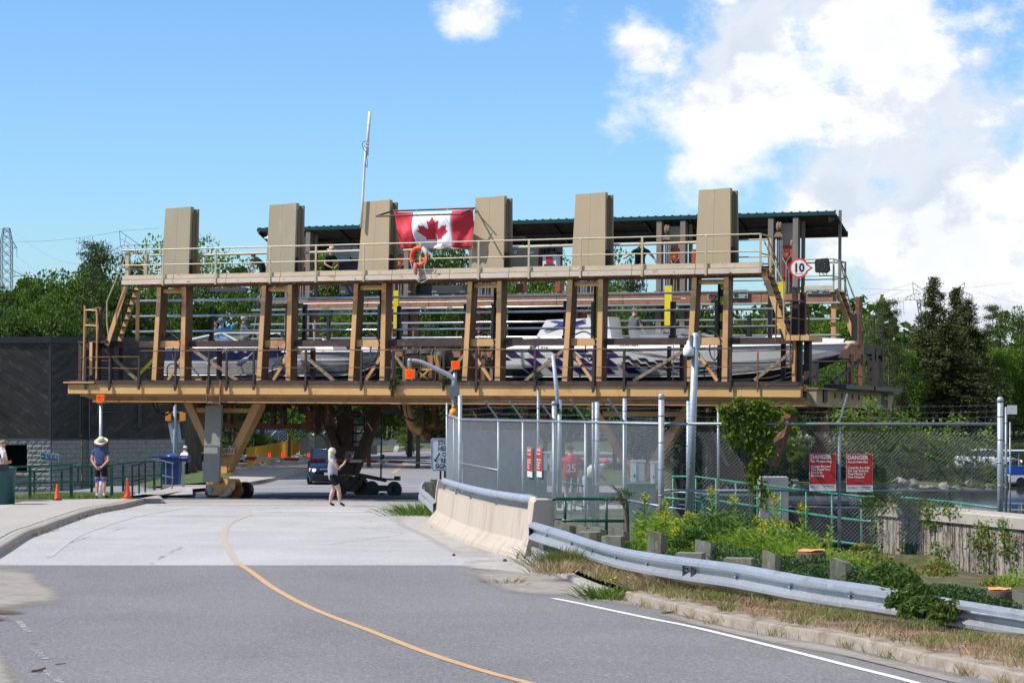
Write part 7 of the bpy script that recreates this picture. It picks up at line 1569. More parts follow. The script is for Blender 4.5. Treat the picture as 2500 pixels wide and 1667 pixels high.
posts=[(1360,1268,1330,.15,36.8,'tall grey'),(1385,1275,1330,.12,36.2,'narrow'),(1422,1280,1340,.15,35.6,'round topped'),(1445,1290,1340,.12,35.5,'low'),(1460,1284,1345,.15,34.8,'split'),(1505,1287,1345,.2,33.6,'wide'),(1596,1294,1350,.2,31.6,'leaning grey'),(1712,1316,1368,.22,30.2,'mossy'),(1872,1342,1390,.17,28.6,'broken topped'),(2042,1362,1418,.2,28.0,'dark weathered'),(2262,1412,1440,.2,27.6,'bush hidden'),(2489,1440,1485,.2,26.4,'rightmost')]
for px,y0,y1,w,Y,nm in posts:
 a,c=P(px,y0,Y),P(px,y1,Y);b=MB();b.hexa([(a.x-w/2,Y,c.z-.4),(a.x+w/2,Y-.02,c.z-.4),(a.x+w/2,Y+.3,c.z-.4),(a.x-w/2,Y+.3,c.z-.4)],[(a.x-w/2,Y,a.z),(a.x+w/2,Y-.02,a.z-.04),(a.x+w/2,Y+.3,a.z-.09),(a.x-w/2,Y+.3,a.z-.03)])
 o_=b.build('guardrail_post',m_post,None,False,(a.x,Y,c.z-.4),.0);o_.location=(a.x,Y,c.z-.4);o_.rotation_euler=(rand(-.04,.04),rand(-.05,.05),-.35);tag(o_,'%s timber guardrail post at photo column %s'%(nm,'')if False else{'tall grey':'tallest square post, farthest left in the cluster by the barrier end','narrow':'narrow pale post second from the barrier end','round topped':'round topped post with a twig nest beside it','low':'low post tucked under the round topped post','split':'split grey post left of the widest one in the cluster','wide':'widest grey post, last of the cluster by the barrier end','leaning grey':'lone grey green post standing in goldenrod behind the guardrail','mossy':'post with a sloping top beside the dark sumac sprig','broken topped':'post with a rotten reddish hollow top, behind the guardrail','dark weathered':'dark weathered post right of the fresh tree stump','bush hidden':'low post half buried in junipers and ivy','rightmost':'pale post at the right picture edge by the cut log'}[nm],'post','timber posts behind the guardrail')
for px,y,w,Y in((1340,1292,.34,36.6),(1432,1299,.32,34.4),(1492,1309,.3,33.2),(1680,1350,.36,29.8),(1800,1363,.36,28.6)):
 a=P(px,y,Y);b=MB();b.box(-w/2,w/2,0,.22,-.35,0);o_=b.build('spacer_block',m_post);o_.location=a;o_.rotation_euler=(0,0,-.35);tag(o_,'flat topped timber spacer block between the guardrail and its posts','timber block','timber spacer blocks behind the guardrail')
pts2=[Vector((X_(1066,52.5),52.5,Z_(1258,52.5))),Vector((X_(1048,54.5),54.5,Z_(1238,54.5))),Vector((X_(1030,57),57,Z_(1220,57))),Vector((X_(1040,60.5),60.5,Z_(1199,60.5)))]
g2=wbeam('guardrail','short curved guardrail end at the far end of the concrete barrier',pts2[::-1],m_guard)
pts3=[p+Vector((0,0,0))for p in pts2]
for px,py,Y in((1046,1176,57.5),(1060,1170,58)):
 b=MB();a=P(px,py,Y);b.box(-.1,.1,0,.2,-.9,0);o_=b.build('guardrail_post',m_post);o_.location=a;tag(o_,'mossy timber post behind the short guardrail end, %s one'%('left' if px<1050 else 'right'),'post')
 # chain link fences -------------------------------------------------
m_wire=mat('chain_link_wire',(.30,.34,.38),.45,.5,var=.1,scale=5);m_wire2=mat('dark_chain_link_wire',(.13,.15,.18),.5,.3,var=.1,scale=5)
def chainlink(name,label,A,B,hA,hB,sp,r_,posts,barb=True,mesh_off=.0,top_r=.024,mid=None,wm=None):
 """A,B: ground points of the ends; posts: list of (t, radius, extra height, label)"""
 A,B=Vector(A),Vector(B);r=thing(name,label,'fence',A);o=A;L=(B-A).length;n_=int(L/sp);H_=hA
 def W(t,z):return A.lerp(B,t/L)+Vector((0,0,z*(1+(hB/hA-1)*t/L)))
 V=[];Fc=[]
 def wire(p,q):
  d=(q-p).normalized();a=d.cross(Vector((.3,1,.1))).normalized()*r_;c_=d.cross(a).normalized()*r_;i=len(V)
  for e in(p,q):
   for k in range(3):t=k*2.0944;V.append(e+a*math.cos(t)+c_*math.sin(t)-o)
  for k in range(3):Fc.append((i+k,i+(k+1)%3,i+3+(k+1)%3,i+3+k))
 t=-H_
 while t<L:
  t0,z0,t1,z1=t,0.02,t+H_,H_
  if t0<0:z0-=t0;t0=0
  if t1>L:z1-=(t1-L);t1=L
  if t1>t0+.01:
  # gentle waviness of woven wire
   wire(W(t0,z0),W(t1,z1));wire(W(t0,H_-z0+.02),W(t1,H_-z1+.02))
  t+=sp
 k=0
 while k*sp<L:p=W(k*sp,H_);q=p+Vector((.0,0,.03));wire(p,q+Vector((.012,0,0)));k+=1
 me=bpy.data.meshes.new('wire_mesh');me.from_pydata([tuple(v)for v in V],[],Fc);me.materials.append(wm or m_wire);tag(link('wire_mesh',me,r),kind='stuff')
 b=MB();b.tube([W(0,H_-.02),W(L,H_-.02)],top_r,8);b.build('top_rail',m_galvd,r,True,o)
 if mid is not None:b=MB();b.tube([W(0,mid)+Vector((0,.03,0)),W(L,mid)+Vector((0,.03,0))],.022,7);b.build('lower_rail',m_galvd,r,True,o)
 d=(B-A).normalized();nr=Vector((d.y,-d.x,0))
 for t,rad,ex,arm in posts:
  p=A.lerp(B,t);hh=hA+(hB-hA)*t;b=MB();b.tube([p+Vector((0,.04,-.5)),p+Vector((0,.04,hh+ex))],rad,10);po=b.build('post',m_galv if rad>.04 else m_galvd,r,True,o)
  if ex>.1:b=MB();b.ell(p+Vector((0,.04,hh+ex)),rad*1.05,rad*1.05,rad*.7,10,4,0,1);b.build('post_cap',m_galv,po,True,o)
  if arm:b=MB();q=p+Vector((0,.04,hh));b.beam(q,q+Vector(arm),.035,.03);b.build('barb_arm',m_galvd,po,False,o)
 return r,W,L,o
def barbs(par,o,lines,m_=m_wire2):
 for pts in lines:
  b=MB();P_=[]
  for a,c in zip(pts[:-1],pts[1:]):
   for k in range(6):q=Vector(a).lerp(Vector(c),k/6);q.z-=.02*math.sin(math.pi*k/6);P_.append(q)
  P_.append(Vector(pts[-1]));b.tube(P_,.0028,3,False)
  for a,c in zip(P_[:-1],P_[1:]):
   for k in range(3):q=a.lerp(c,(k+.5)/3);b.tube([q+Vector((-.015,0,-.03)),q+Vector((.015,0,.03))],.0022,3,False)
  tag(b.build('barbed_wire',m_,par,False,o),kind='stuff')
A=P(1123,905,56);A.z=Z_(1022,56)-2.4;B=P(1613,905,38.9);B.z=Z_(1031.5,38.9)-2.44
def tpar(px):
 r=(px-CX)/F;return(r*A.y-A.x)/((B.x-A.x)-r*(B.y-A.y))
ps=[(0,.055,.55,None)]+[(tpar(px),.03,.0,(-.30,-.1,.42))for px in(1217,1277,1352,1430,1524)]
f1,W1,L1_,o1=chainlink('chain_link_fence','long oblique chain link fence with slanted barbed wire arms behind the barrier',A,B,2.4,2.44,.072,.0027,ps,mid=None)
barbs(f1,o1,[[W1(0,2.5+k*.14)-Vector((.02,0,0))]+[A.lerp(B,tpar(px))+Vector((0,.04,2.42))+Vector((-.30,-.1,.42))*((k+1)/3)for px in(1217,1277,1352,1430,1524)]+[B+Vector((0,0,2.5+k*.2))]for k in range(3)])
b=MB();b.tube([W1(.02,1.3)+Vector((0,.04,0)),W1(L1_*tpar(1217),1.24)+Vector((0,.04,0))],.022,6);b.build('mid_rail',m_galvd,f1,True,o1)
b=MB();b.tube([W1(L1_*tpar(1524),1.0)+Vector((0,.04,0)),W1(L1_,.98)+Vector((0,.04,0))],.022,6);b.build('mid_rail',m_galvd,f1,True,o1)
A2=P(1091,905,60.5);A2.z=Z_(1012,60.5)-2.4
chainlink('chain_link_fence','narrow return panel of chain link beside the stop sign',A2,A,2.4,2.4,.072,.004,[(0,.03,.3,None),(.55,.02,0,None)])
YB=38.7;zt_=Z_(1031.5,YB);zb_=Z_(1330,YB)
A3=Vector((X_(1622,YB),YB,zt_-2.1));B3=Vector((X_(2440,YB),YB,zt_-2.1-.005))
f3,W3_,L3,o3=chainlink('chain_link_fence','frontal chain link fence carrying the two red danger signs',A3,B3,2.1,2.1,.0715,.0026,[((2050-1622)/(2440-1622),.030,.0,(.13,-.05,.50))],mid=zt_*0+(Z_(1197,YB)-(zt_-2.1)),top_r=.026,wm=m_wire2)
barbs(f3,o3,[[Vector((X_(1618,YB),YB,Z_(y,YB))),Vector((X_(2050+8-k*4,YB),YB-.03,Z_(y+5,YB))),Vector((X_(2440,YB),YB,Z_(y+4,YB)))]for k,(y)in enumerate((985,1000,1014))])
def bigpost(label,px,y0,y1,Y,rad,m_=m_galv,caps=True):
 o=P(px,y1,Y);r=thing('fence_post',label,'post',o);h=Z_(y0,Y)-o.z;b=MB();b.tube([(0,0,-.4),(0,0,h)],rad,14);b.build('tube',m_,r,True)
 if caps:b=MB();b.lathe([(rad*1.08,-.06),(rad*1.08,0),(rad*.8,.03),(.0,.045)],(0,0,h),14);b.build('cap',m_galv,r,True)
 for k in range(4):b=MB();b.lathe([(rad*1.06,-.012),(rad*1.06,.012)],(0,0,h*(.25+.2*k)),14);b.build('band',m_galvd,r,True)
 return r
bigpost('thick galvanised gate post where the oblique fence meets the frontal fence',1614.5,966,1290,38.6,.052);bigpost('thick galvanised end post standing on the retaining wall at far right',2442,974,1256,38.6,.052)
bigpost('thinner galvanised post just right of the rightmost thick post',2456,993,1256,39.6,.022,m_galvd,False);bigpost('thin dark post at the right, beyond the end post',2466,1030,1256,42,.016,m_galvd,False)
for lab,px,y0,y1,Y,rad in(('short steel pipe post sticking above the mesh beside the leaning pole',1314,953,1240,52,.032),('capped galvanised post behind the mesh with a hanging padlock',1353,983,1250,50,.055),('galvanised post with squared top behind the mesh, near the red shirted man',1457.5,981,1250,48,.05),('thin galvanised post left of its thicker neighbour behind the mesh',1453-.6-5,982,1250,50,.025),('plain galvanised post in the middle of the oblique fence',1525,972,1180,47,.045),('galvanised post just left of the camera pole',1681,979,1290,44,.045),('thin galvanised post right of the camera pole',1753.5,998,1210,50,.028)):
 bigpost(lab,px,y0,y1,Y,rad,m_galvd if rad<.04 else m_galv,'capped' in lab)
 # camera pole, leaning pipe
o=P(1683,1300,43);cp=thing('camera_pole','tall tapered grey pole carrying a white dome security camera','camera pole',o)
def qp(px,py):return P(px,py,43)-o
b=MB();b.tube([qp(1681,1300),qp(1698.5,812)],[.088,.062],14);b.build('pole',m_galv,cp,True)
b=MB();a,c=qp(1704,820),qp(1709.5,849);b.box(a.x-.04,c.x,-.06,.06,c.z,a.z);a,c=qp(1684,818),qp(1690.5,850);b.box(a.x,c.x,-.05,.05,c.z,a.z);b.build('bracket',m_galvd,cp)
b=MB();p=qp(1680,858);b.lathe([(.0,.22),(.03,.2),(.045,.1),(.1,.06),(.105,-.06),(.085,-.09)],p+Vector((0,-.1,0)),16);cbod=b.build('camera_housing',m_white,cp,True);b=MB();b.ell(p+Vector((0,-.1,-.09)),.07,.07,.08,12,6,-1,.3);b.build('dome',m_dglass,cbod,True)
o=P(1366,1240,50.5);lp=thing('leaning_pipe','grey pipe leaning left above the fence with a small clamp','pipe',o)
b=MB();b.tube([P(1366,1010,50.5)-o,P(1360,965,50.5)-o,P(1350,867,50.5)-o],[.055,.05,.042],10);b.tube([(0,0,0),P(1366,975,50.5)-o],.05,8);b.build('tube',m_galv,lp,True)
b=MB();p=P(1355,992,50.4)-o;b.lathe([(.03,-.02),(.05,-.02),(.05,.02),(.03,.02)],p,12,'y');b.box(p.x+.02,p.x+.1,-.1,.0,p.z-.1,p.z+.05);b.build('clamp',m_blk2,lp)
# red danger signs
m_dang=mat('danger_red',(.50,.02,.018),.4,var=.04,scale=4)
def danger(label,px0,px1,y0,y1,lines,small,opgt=True):
 Y=YB-.05;o=P(px0,y1,Y);r=thing('danger_sign',label,'sign',o);w=X_(px1,Y)-o.x;h=Z_(y0,Y)-o.z
 b=MB();b.box(0,w,0,.006,0,h);b.build('panel',m_whited,r);b=MB();b.box(.004,w-.004,-.003,-.0005,h*.185,h-.003);b.build('red_field',m_dang,r)
 text('lettering','DANGER',.098,m_white,r,(.018,-.006,h-.092),.0028,'LEFT',.90)
 zz=h-.152
 for t_,dz in lines:
  zz-=dz;text('lettering',t_,.060,m_white,r,(.025,-.006,zz),.0013,'LEFT',.93)
 text('small_print',small,.022,m_black,r,(.015,-.006,.075),.0006,'LEFT')
 text('lettering','ONTARIO',.036,m_black,r,(w*.55,-.006,.068),.0005,'LEFT',.6);text('lettering','POWER',.036,m_dang,r,(w*.76,-.006,.068),.0015,'LEFT',.6);text('lettering','GENERATION',.014,m_dang,r,(w*.76,-.006,.05),0,'LEFT',.8)
 for x in(.01,w-.01):
  for z in(.012,h-.012):b=MB();b.ell((x,-.006,z),.006,.004,.006,6,3);b.build('tie',m_whited,r)
danger('red DANGER No Trespassing sign, left of the middle fence post',1976,2041,1106.5,1198,[('No Trespassing',0),('Access Beyond',.088),('This Point May',.053),('Result In',.053),('Drowning',.053)],'Trespassers Will\nBe Prosecuted')
danger('red DANGER Acces Interdite sign in French, right of the middle fence post',2066,2131,1108,1200,[('Acces Interdite',0),('L\'entrée Au-delà',.100),('De Cet Endroit',.053),('Peut Mener à',.053),('Une Noyade',.053)],'Les Contrevenants Seront\nObjet de Poursuites')
dirAB=(B-A).normalized();ang=math.atan2(dirAB.y,dirAB.x)
for lab,px,y0,y1,ls in(('narrow looking red DANGER sign on the oblique fence, left one',1298,1090,1163,('No Trespassing','','Access Beyond','This Point May','Result In','Drowning')),('narrow looking red DANGER sign on the oblique fence, right one',1321,1089,1163,('Acces Interdite','','L\'entrée Au-delà','De Cet Endroit','Peut Mener à','Une Noyade'))):
 t=tpar(px-6);p=A.lerp(B,t);Yp=p.y;hh=Z_(y0,Yp)-Z_(y1,Yp);nr=Vector((dirAB.y,-dirAB.x,0));o=Vector((p.x,p.y,Z_(y1,Yp)))+nr*.04;r=thing('danger_sign',lab,'sign',o,ang)
 w=.46;b=MB();b.box(0,w,-.003,.003,0,hh);b.build('panel',m_whited,r);b=MB();b.box(.004,w-.004,-.006,-.0035,hh*.2,hh-.003);b.build('red_field',m_dang,r);text('lettering','DANGER',.1,m_white,r,(.02,-.009,hh-.10),.003,'LEFT',.85)
 for k,t_ in enumerate(ls):text('lettering',t_,.058,m_white,r,(.02,-.009,hh-.17-k*.06),.002,'LEFT',.9)
 # big grey sheet, boxes, transformers behind the mesh
def boxt(name,label,cat,x0,x1,y0,y1,Y,d,m_,rz=0,extra=None):
 a,c=P(x0,y0,Y),P(x1,y1,Y);o=Vector((a.x,Y,c.z));r=thing(name,label,cat,o,rz);w,h=c.x-a.x,a.z-c.z;b=MB();b.box(0,w,0,d,0,h);b.build('cabinet_body',m_,r)
 if extra:
  b=MB();b.box(-.02,w+.02,-.02,d+.02,h,h+.04);b.build('lid',m_,r)
  for k in range(extra):b=MB();b.box(w*(k+.06)/extra,w*(k+.94)/extra,-.015,-.002,h*.08,h*.92);b.build('door',m_,r)
 return r,w,h
boxt('grey_sheet_panel','large flat grey sheet panel behind the left part of the oblique fence','panel',1130,1317,1050,1262,60,.05,mat('sheet_grey',(.13,.15,.165),.5,var=.05))
m_tg=mat('transformer_green',(.02,.12,.08),.45,var=.15,scale=3)
boxt('transformer_box','green transformer box below the pale electrical cabinets','cabinet',1531,1601,1184,1300,52,.8,m_tg,0,2);boxt('transformer_box','green transformer box behind the oblique fence, left of the red shirted man','cabinet',1277,1335,1152,1262,58,.8,m_tg,0,2);boxt('transformer_box','low long green box beside the concrete pillar','cabinet',1711,1855,1210,1290,60,1.2,mat('deep_green_box',(.008,.055,.038),.4,var=.1),0,0);boxt('transformer_box','slim green box between the two onlookers','cabinet',1436,1452,1170,1262,56,.5,m_tg,0,1)
for lab,x0,x1,y0,y1,Y in(('pale electrical cabinet with a warning triangle, left of two',1541,1575,1128,1178,53),('pale electrical cabinet right next to the thick gate post',1590,1612,1131,1180,52),('grey electrical cabinet behind the two narrow danger signs',1311,1337,1107,1150,58.5),('pale electrical cabinet left of the red shirted man',1342,1366,1108,1150,58.5)):
 r,w,h=boxt('electrical_cabinet',lab,'cabinet',x0,x1,y0,y1,Y,.25,m_greyl,0,1);b=MB();b.box(0,w*.35,-.03,-.017,0,h*.98);b.build('door_edge',m_white,r);b=MB();b.add([(w*.12,-.035,h*.28),(w*.34,-.035,h*.28),(w*.23,-.035,h*.48)],[(0,1,2)]);b.build('warning_triangle',m_black,r)
 # green tube railings
rail_fence('curved dark green tube railing just behind the barrier end',37.6,[(1331,1300),(1331,1245),(1334,1232),(1343,1221),(1360,1216.5),(1520,1217),(1527,1220),(1531,1228),(1533,1300)],[[(1334,1269.5),(1531,1271)]],[(1379.5,1218,1290,.05),(1480.5,1218,1320,.05)],m_grn,tw=.055,cat='railing',name='tube_railing',round_=True)
gl=[(1640,1163),(1698,1163),(1796,1176),(1907,1189),(2031,1204),(2110,1212),(2200,1214),(2320,1225),(2440,1241)]
def gY(py):return 2.85*F/(py-HY)
zz_=1.15
def glpts(off):return[(px,0,gY(py))for px,py in gl]
o=P(1698,1300,56);r=thing('tube_railing','long sea green tube railing descending behind the frontal fence','railing',o)
for off in(0,.55,1.1):
 pts=[Vector((X_(px,gY(py)),gY(py),zz_-off))for px,py in(gl if off==0 else gl[1:7])];b=MB();b.tube(pts,.028,8);b.build('rail_tube',m_grn2,r,True,o)
for px,py in((1643,1163),(1699,1163),(1748,1170),(1796,1176),(1849,1182),(1907,1189),(1968,1197),(2031,1204),(2103,1211),(2348,1229)):
 Y=gY(py);b=MB();b.tube([(X_(px,Y),Y,zz_-1.9),(X_(px,Y),Y,zz_)],.024,7);b.build('post',m_grn2,r,True,o)
rail_fence('short sea green railing loop below the camera pole',52,[(1622,1214),(1700,1223),(1712,1226),(1715,1236),(1715,1275)],[[(1622,1266),(1715,1272)]],[],m_grn2,tw=.055,name='tube_railing',round_=True)
rail_fence('pale pipe rail seen low through the frontal fence',54,[(1622,1237),(1700,1246)],[[(1640,1200),(1760,1207)]],[],m_galv,tw=.04,name='pipe_rail',round_=True)
rail_fence('sea green railing between the two onlookers behind the mesh',56.5,[(1360,1174),(1432,1187)],[[(1380,1225),(1432,1238)],[(1280,1206),(1345,1213)]],[(1395,1166,1262,.04),(1412,1166,1215,.04)],m_grn2,tw=.045,name='tube_railing',round_=True)
pl,w,h=boxt('concrete_pillar','square speckled concrete pillar behind the sea green railing','pillar',1856,1925,1165,1320,57.5,.7,mat('pillar_concrete',(.36,.34,.33),.9,var=.12,scale=4,bump=.003,bscale=30))
slab('concrete_quay','pale concrete quay edge above the dark slip behind the railing','quay',1925,2200,1222,1231,68,2.5,m_conc2)
slab('slip_wall','dark wall of the track slip below the quay edge','wall',1650,2200,1231,1420,68.4,.3,mat('dark_slip_wall',(.05,.045,.04),.9,var=.3,scale=1))
# retaining wall
rw=thing('retaining_wall','stained ribbed concrete retaining wall overgrown with creeper at far right','wall',(X_(2148,40),40,.2));o=Vector((X_(2148,40),40,.2))
wp=[Vector((X_(2146,40.2),40.2,0)),Vector((X_(2148,40.0),40.0,0)),Vector((X_(2520,36.2),36.2,0)),Vector((X_(2900,33),33,0))]
m_rib=mat('stained_wall_concrete',(.40,.36,.31),.9,var=.1,scale=3,streak=.12,col2=(.10,.085,.07),thr=(.53,.60),scale2=9,col3=(.05,.04,.035),thr3=(.57,.64),scale3=14,streak3=.05)
m_cap=mat('wall_cap_concrete',(.42,.38,.34),.9,var=.1,scale=3,col2=(.24,.20,.17),thr=(.55,.68),scale2=5,streak=.3)
d=(wp[2]-wp[1]).normalized();nr=Vector((d.y,-d.x,0));L_=(wp[3]-wp[1]).length
b=MB();pw=[wp[1],wp[2],wp[3]]
fr=[(Vector((p.x,p.y,0)),-nr)for p in pw]
b.sweep([(-.04,.0),(-.04,1.44),(.35,1.44),(.35,.0)],fr);b.build('wall_body',m_rib,rw,False,o)
n_=int(L_/.2)
for i in range(0,n_):
 p=wp[1]+d*(i*.2)if i*.2<(wp[2]-wp[1]).length else wp[2]+(wp[3]-wp[2]).normalized()*(i*.2-(wp[2]-wp[1]).length);b=MB();b.hexa([p-nr*.0+nr*.045+Vector((0,0,.1)),p+d*.188+nr*.045+Vector((0,0,.1)),p+d*.188+nr*.065+Vector((0,0,.1)),p+nr*.065+Vector((0,0,.1))],[p+nr*.045+Vector((0,0,1.44)),p+d*.188+nr*.045+Vector((0,0,1.44)),p+d*.188+nr*.065+Vector((0,0,1.44)),p+nr*.065+Vector((0,0,1.44))]);b.build('form_board_rib',m_rib,rw,False,o)
b=MB();b.sweep([(-.12,1.445),(-.12,1.62),(-.09,1.65),(.40,1.65),(.40,1.445)],fr);b.build('wall_cap',m_cap,rw,False,o)
b=MB();q=wp[1]+nr*.1;b.tube([q+Vector((-.06,0,1.55)),q+Vector((-.06,0,.3))],.02,5);b.box(q.x-.16,q.x-.0,q.y-.1,q.y+.02,.55,.75);b.build('conduit',m_blk2,rw,False,o)
# stumps, logs, twigs, cones
m_cut=mat('fresh_cut_wood',(.72,.33,.12),.8,var=.2,scale=8);m_bark=mat('bark',(.12,.085,.06),.95,var=.3,scale=6,bump=.01)
def stump(label,px,py,Y,r0,h):
 p=P(px,py,Y);r=thing('tree_stump',label,'stump',p-Vector((0,0,h)));b=MB();b.lathe([(r0*1.15,-.2),(r0,h*.6),(r0*.97,h-.01)],(0,0,0),14);b.build('bark',m_bark,r,True)
 b=MB();vs=[(0,0,h+.02)]+[(r0*.95*math.cos(t),r0*.8*math.sin(t),h+rand(-.005,.025))for t in np.linspace(0,6.0,13)];b.add(vs,[(0,i,i+1)for i in range(1,13)]+[(0,13,1)]);b.build('cut_face',m_cut,r)
stump('fresh cut tree stump with splintered orange top among junipers',1981,1344,29.6,.19,.14);stump('low fresh cut log end behind junipers at the right edge',2440,1438,27.5,.15,.05)
m_twig=mat('dry_twig',(.16,.12,.09),.9,var=.3,scale=8)
def stick(label,pts,r_,m_=m_twig):
 g=[G0(*p)+Vector((0,0,.02))for p in pts];o_=g[0].copy();b=MB();b.tube(g,[r_*(1-.5*i/len(g))for i in range(len(g))],6);q=b.build('stick',m_,None,True,o_);q.location=o_;return tag(q,label,'stick')
stick('long bent brown stick lying against the right kerb',[(1617,1499),(1640,1498),(1655,1496),(1675,1501),(1705,1498)],.016);stick('short dark stick on the asphalt near the lower left corner',[(77,1642),(92,1641),(110,1635)],.014);stick('thin straight twig on the asphalt right of the lower left stick',[(135,1626),(160,1624)],.006)
stick('thin broken branch standing against the lower right kerb',[(2320,1636),(2355,1612),(2380,1590)],.018)
def pinecone(label,px,py,s):
 g=G0(px,py)+Vector((0,0,.03*s));b=MB()
 b.ell((0,0,.0),.025*s,.025*s,.035*s,8,5)
 for k in range(38):a=k*2.4;z=-.035+.07*k/38;rr=math.sqrt(max(.0,1-(z/.042)**2));b.beam((0,0,z*s),(.045*rr*math.cos(a)*s,.045*rr*math.sin(a)*s,(z+.008)*s),.02*s,.005*s)
 q=b.build('pine_cone',m_bark);q.location=g;q.rotation_euler=(1.2,rand(0,1),rand(0,3));tag(q,label,'pine cone')
pinecone('open pine cone on the gutter beside the white line',2179,1601,1.0);pinecone('pine cone on the grass above the kerb',2197,1557,1.0);pinecone('small ragged pine cone nearer the lower right stick',2264,1620,.6);pinecone('tiny reddish pine cone on the pale sand by the barrier',1232,1372,.8);pinecone('tiny pine cone on the road in front of the barrier',1108,1357,.6)
# vehicles at far right
def bus(o,rz):
 r=thing('tour_trolley','blue open sided tour trolley with white lower body at the right edge','bus',o,rz);m_bl=flat('trolley_blue',(.01,.09,.42),.35)
 b=MB();b.box(0,7,0,2.4,.45,1.2);b.build('white_skirt',m_white,r);b=MB();b.box(0,7,-.02,2.42,1.25,2.1);b.build('blue_body',m_bl,r);b=MB();b.box(-.1,7.1,-.1,2.5,3.45,3.62);b.build('roof',m_bl,r);b=MB();b.box(-.1,7.1,-.12,2.52,3.63,3.70);b.build('roof_trim',m_white,r)
 for i in range(9):b=MB();b.box(.1+i*.85,.17+i*.85,0,.06,2.1,3.45);b.build('window_post',m_white,r)
 for i in range(4):b=MB();b.box(.4+i*1.7,1.0+i*1.7,.5,1.9,2.0,2.6);b.build('seat_back',m_dtrim,r)
 for x in(1.2,5.6):b=MB();b.lathe([(.25,-.15),(.48,-.15),(.48,.15),(.25,.15)],(x,.1,.48),16,'y');b.build('wheel',m_blk,r)
 b=MB();b.box(-.2,0,.3,2.1,.5,1.1);b.build('bumper',m_dtrim,r);return r
bus(Vector((X_(2464,232),232,Hs(X_(2464,232),232)+.1)),.0)
sv=sedan('parked_car','white car partly hidden by shrubs left of the blue trolley',Vector((X_(2410,236),236,Hs(40,236)+1.2)),1.5,m_gel);sv.scale=(1.5,1.5,1.5)
slab('white_billboard','small white board sign above the blue trolley','sign',2460,2483,989,1011,235,.1,m_whited)
slab('road_guard_rail','long grey far guard rail above the distant lot','guardrail',1965,2060,1043,1056,262,.3,m_guard)
# far lot surface and white kerb wall, rocks on the far bank
mb=MB();q=[(X_(px,Y),Y,Z_(py,Y))for px,py,Y in((1640,1092,268),(1960,1100,262),(2140,1092,262),(2140,1058,300),(2050,1060,300),(1640,1072,300))];mb.add([(x,y,Hs(x,y)+.12)for x,y,z in q],[tuple(range(6))]);tag(mb.build('parking_lot',m_aso),kind='structure')
slab('low_white_wall','low whitish wall bordering the far right lane','wall',2210,2420,1107,1113,238,.4,m_whited)
slab('far_path_wall','pale strip of far road showing between the spruces and the vine','wall',2100,2200,1010,1028,330,1,m_conc2)
m_rock=mat('shore_rock',(.26,.24,.22),.9,var=.3,scale=2,bump=.05,bscale=4)
def rockmesh(s):
 b=MB();b.ell((0,0,0),1,1,.7,8,5);b.v=[tuple(Vector(v)*rand(.8,1.15))for v in b.v];me=bpy.data.meshes.new('rock');me.from_pydata(b.v,[],b.f);me.materials.append(m_rock);return me
rm=[rockmesh(1)for _ in range(4)]
for i in range(90):
 px=rand(1930,2500);py=rand(1172,1198);Y=233+rand(-3,4)+(1198-py)*.2;p=Vector((X_(px,Y),Y,Z_(py,Y)));o_=link('shore_rock',rm[i%4],None,p,(rand(0,.6),rand(0,.6),rand(0,6)),(rand(.3,.8),rand(.4,.8),rand(.25,.6)));tag(o_,'grey rock in the riprap along the far bank','rock','riprap rocks along the far bank')
 # ================================================================ vegetation
g_dark=leafmat('maple_leaves',(.020,.044,.007),(.085,.155,.018));g_mid=leafmat('ash_leaves',(.030,.066,.009),(.115,.205,.022));g_lite=leafmat('bright_leaves',(.055,.115,.010),(.18,.30,.03),(.20,.20,.03))
g_pine=leafmat('pine_needles',(.018,.04,.012),(.07,.115,.026),trans=.15);g_spruce=leafmat('spruce_needles',(.018,.030,.009),(.095,.115,.026),(.10,.08,.03),trans=.12);g_olive=leafmat('olive_leaves',(.035,.055,.015),(.10,.13,.035),(.12,.05,.03))
m_trunk=mat('tree_trunk',(.16,.13,.10),.95,var=.3,scale=4,bump=.01)
def decid_pts(n,k,hgt=1.0,spread=.42,base=.25,seedv=0):
 r=np.random.default_rng(seedv);C=[]
 ax=r.uniform(.85,1.15,3)
 for i in range(k):
  z=base+(1-base)*r.uniform(.0,1)**.85;zz=(z-base)/(1-base);rad=spread*np.sqrt(max(0,1-(zz*1.9-.85)**2/1.25))*(.55+.45*r.random()**.5)
  t=r.uniform(0,6.283);C.append((rad*np.cos(t)*ax[0],rad*np.sin(t)*ax[1],z*.95+.02*r.normal()))
 C=np.array(C);s=r.uniform(.045,.095,k);idx=r.integers(0,k,n);d=r.normal(size=(n,3));d/=np.linalg.norm(d,axis=1)[:,None]
 rr=s[idx]*(.55+.6*r.random(n)**.5);pts=C[idx]+d*rr[:,None]*np.array([1.15,1.15,.8]);return pts,C
